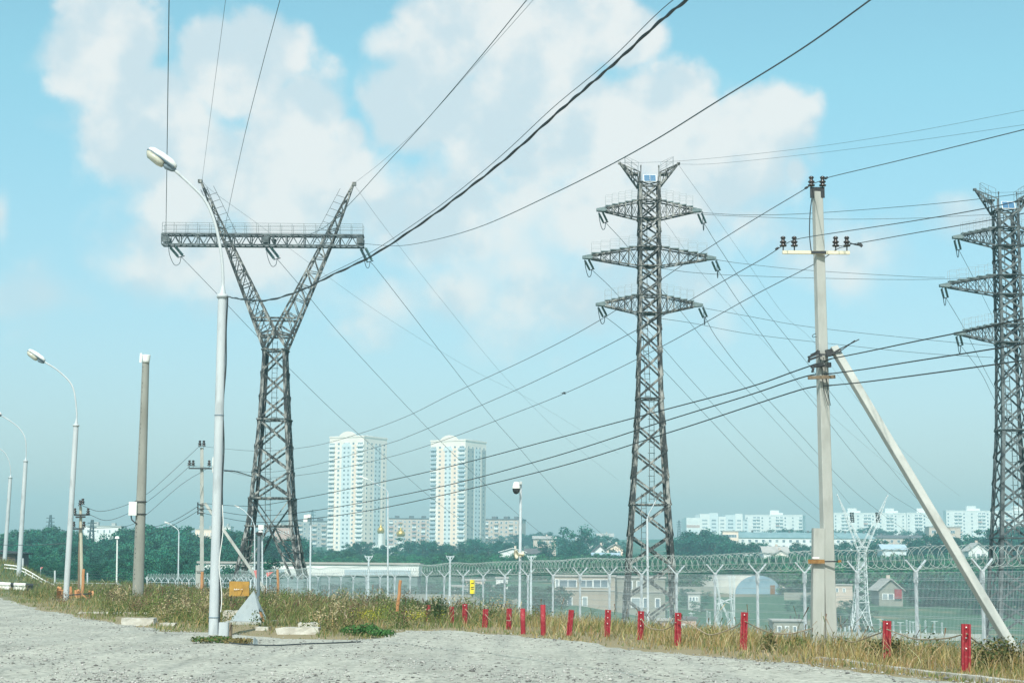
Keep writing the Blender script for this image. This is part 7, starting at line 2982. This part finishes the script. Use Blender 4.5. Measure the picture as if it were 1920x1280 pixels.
soft.inputs['From Max'].default_value = 0.265
soft.inputs['To Min'].default_value = 1.25
soft.inputs['To Max'].default_value = 0.64
L.new(tz, soft.inputs['Value'])
den.inputs['From Min'].default_value = 0.18
L.new(soft.outputs[0], den.inputs['From Max'])
den.inputs['To Max'].default_value = 0.88
L.new(fld, den.inputs['Value'])
# cloud tone: sunlit tops and blue grey shaded bodies painted in by offset noise
sh = nd('ShaderNodeVectorMath', operation='ADD')
L.new(tc.outputs['Generated'], sh.inputs[0])
sh.inputs[1].default_value = (-0.008, 0, 0.02)
n3 = nd('ShaderNodeTexNoise')
n3.inputs['Scale'].default_value = 13
n3.inputs['Detail'].default_value = 5
L.new(tc.outputs['Generated'], n3.inputs['Vector'])
n4 = nd('ShaderNodeTexNoise')
n4.inputs['Scale'].default_value = 13
n4.inputs['Detail'].default_value = 5
L.new(sh.outputs[0], n4.inputs['Vector'])
relief = mth('MULTIPLY', mth('SUBTRACT', n3.outputs['Fac'], n4.outputs['Fac']), 3.6)
tone = nd('ShaderNodeMapRange', interpolation_type='SMOOTHSTEP')
tone.inputs['From Min'].default_value = 0.12
tone.inputs['From Max'].default_value = 0.78
L.new(mth('ADD', mth('ADD', relief, 0.45), mth('MULTIPLY', mth('SUBTRACT', n1.outputs['Fac'], .5), .9)), tone.inputs['Value'])
ct = nd('ShaderNodeMix', data_type='RGBA')
L.new(tone.outputs[0], ct.inputs[0])
ct.inputs[6].default_value = (3.6, 4.1, 4.35, 1)
ct.inputs[7].default_value = (4.95, 4.85, 4.7, 1)
fin = nd('ShaderNodeMix', data_type='RGBA')
L.new(den.outputs[0], fin.inputs[0])
L.new(tint.outputs[2], fin.inputs[6])
L.new(ct.outputs[2], fin.inputs[7])
L.new(fin.outputs[2], bg.inputs['Color'])

# haze
HAZE = 0.0005
hm = bpy.data.materials.new('haze_air')
hm.use_nodes = True
N2, L2 = hm.node_tree.nodes, hm.node_tree.links
N2.remove(N2['Principled BSDF'])
pv = N2.new('ShaderNodeVolumePrincipled')
pv.inputs['Color'].default_value = (0.47, 0.89, 1.0, 1)
pv.inputs['Density'].default_value = HAZE
pv.inputs['Anisotropy'].default_value = 0.0
L2.new(pv.outputs[0], N2['Material Output'].inputs['Volume'])
k = MB()
k.box((0, 1300, 43), (5600, 2900, 124))
hz = k.build('haze', hm)
hz['kind'] = 'stuff'
hz['label'] = 'thin blue summer haze filling the air over the valley'

# ------------------------------------------------------------------ render settings
SC.view_settings.view_transform = 'Standard'
SC.view_settings.look = 'None'
SC.view_settings.exposure = 0.5
SC.view_settings.gamma = 1.0
SC.render.engine = 'CYCLES'
SC.cycles.max_bounces = 6
SC.cycles.diffuse_bounces = 3
SC.cycles.transparent_max_bounces = 8
SC.cycles.volume_bounces = 0
SC.cycles.use_denoising = True
try:
    SC.cycles.denoiser = 'OPENIMAGEDENOISE'
except Exception:
    pass
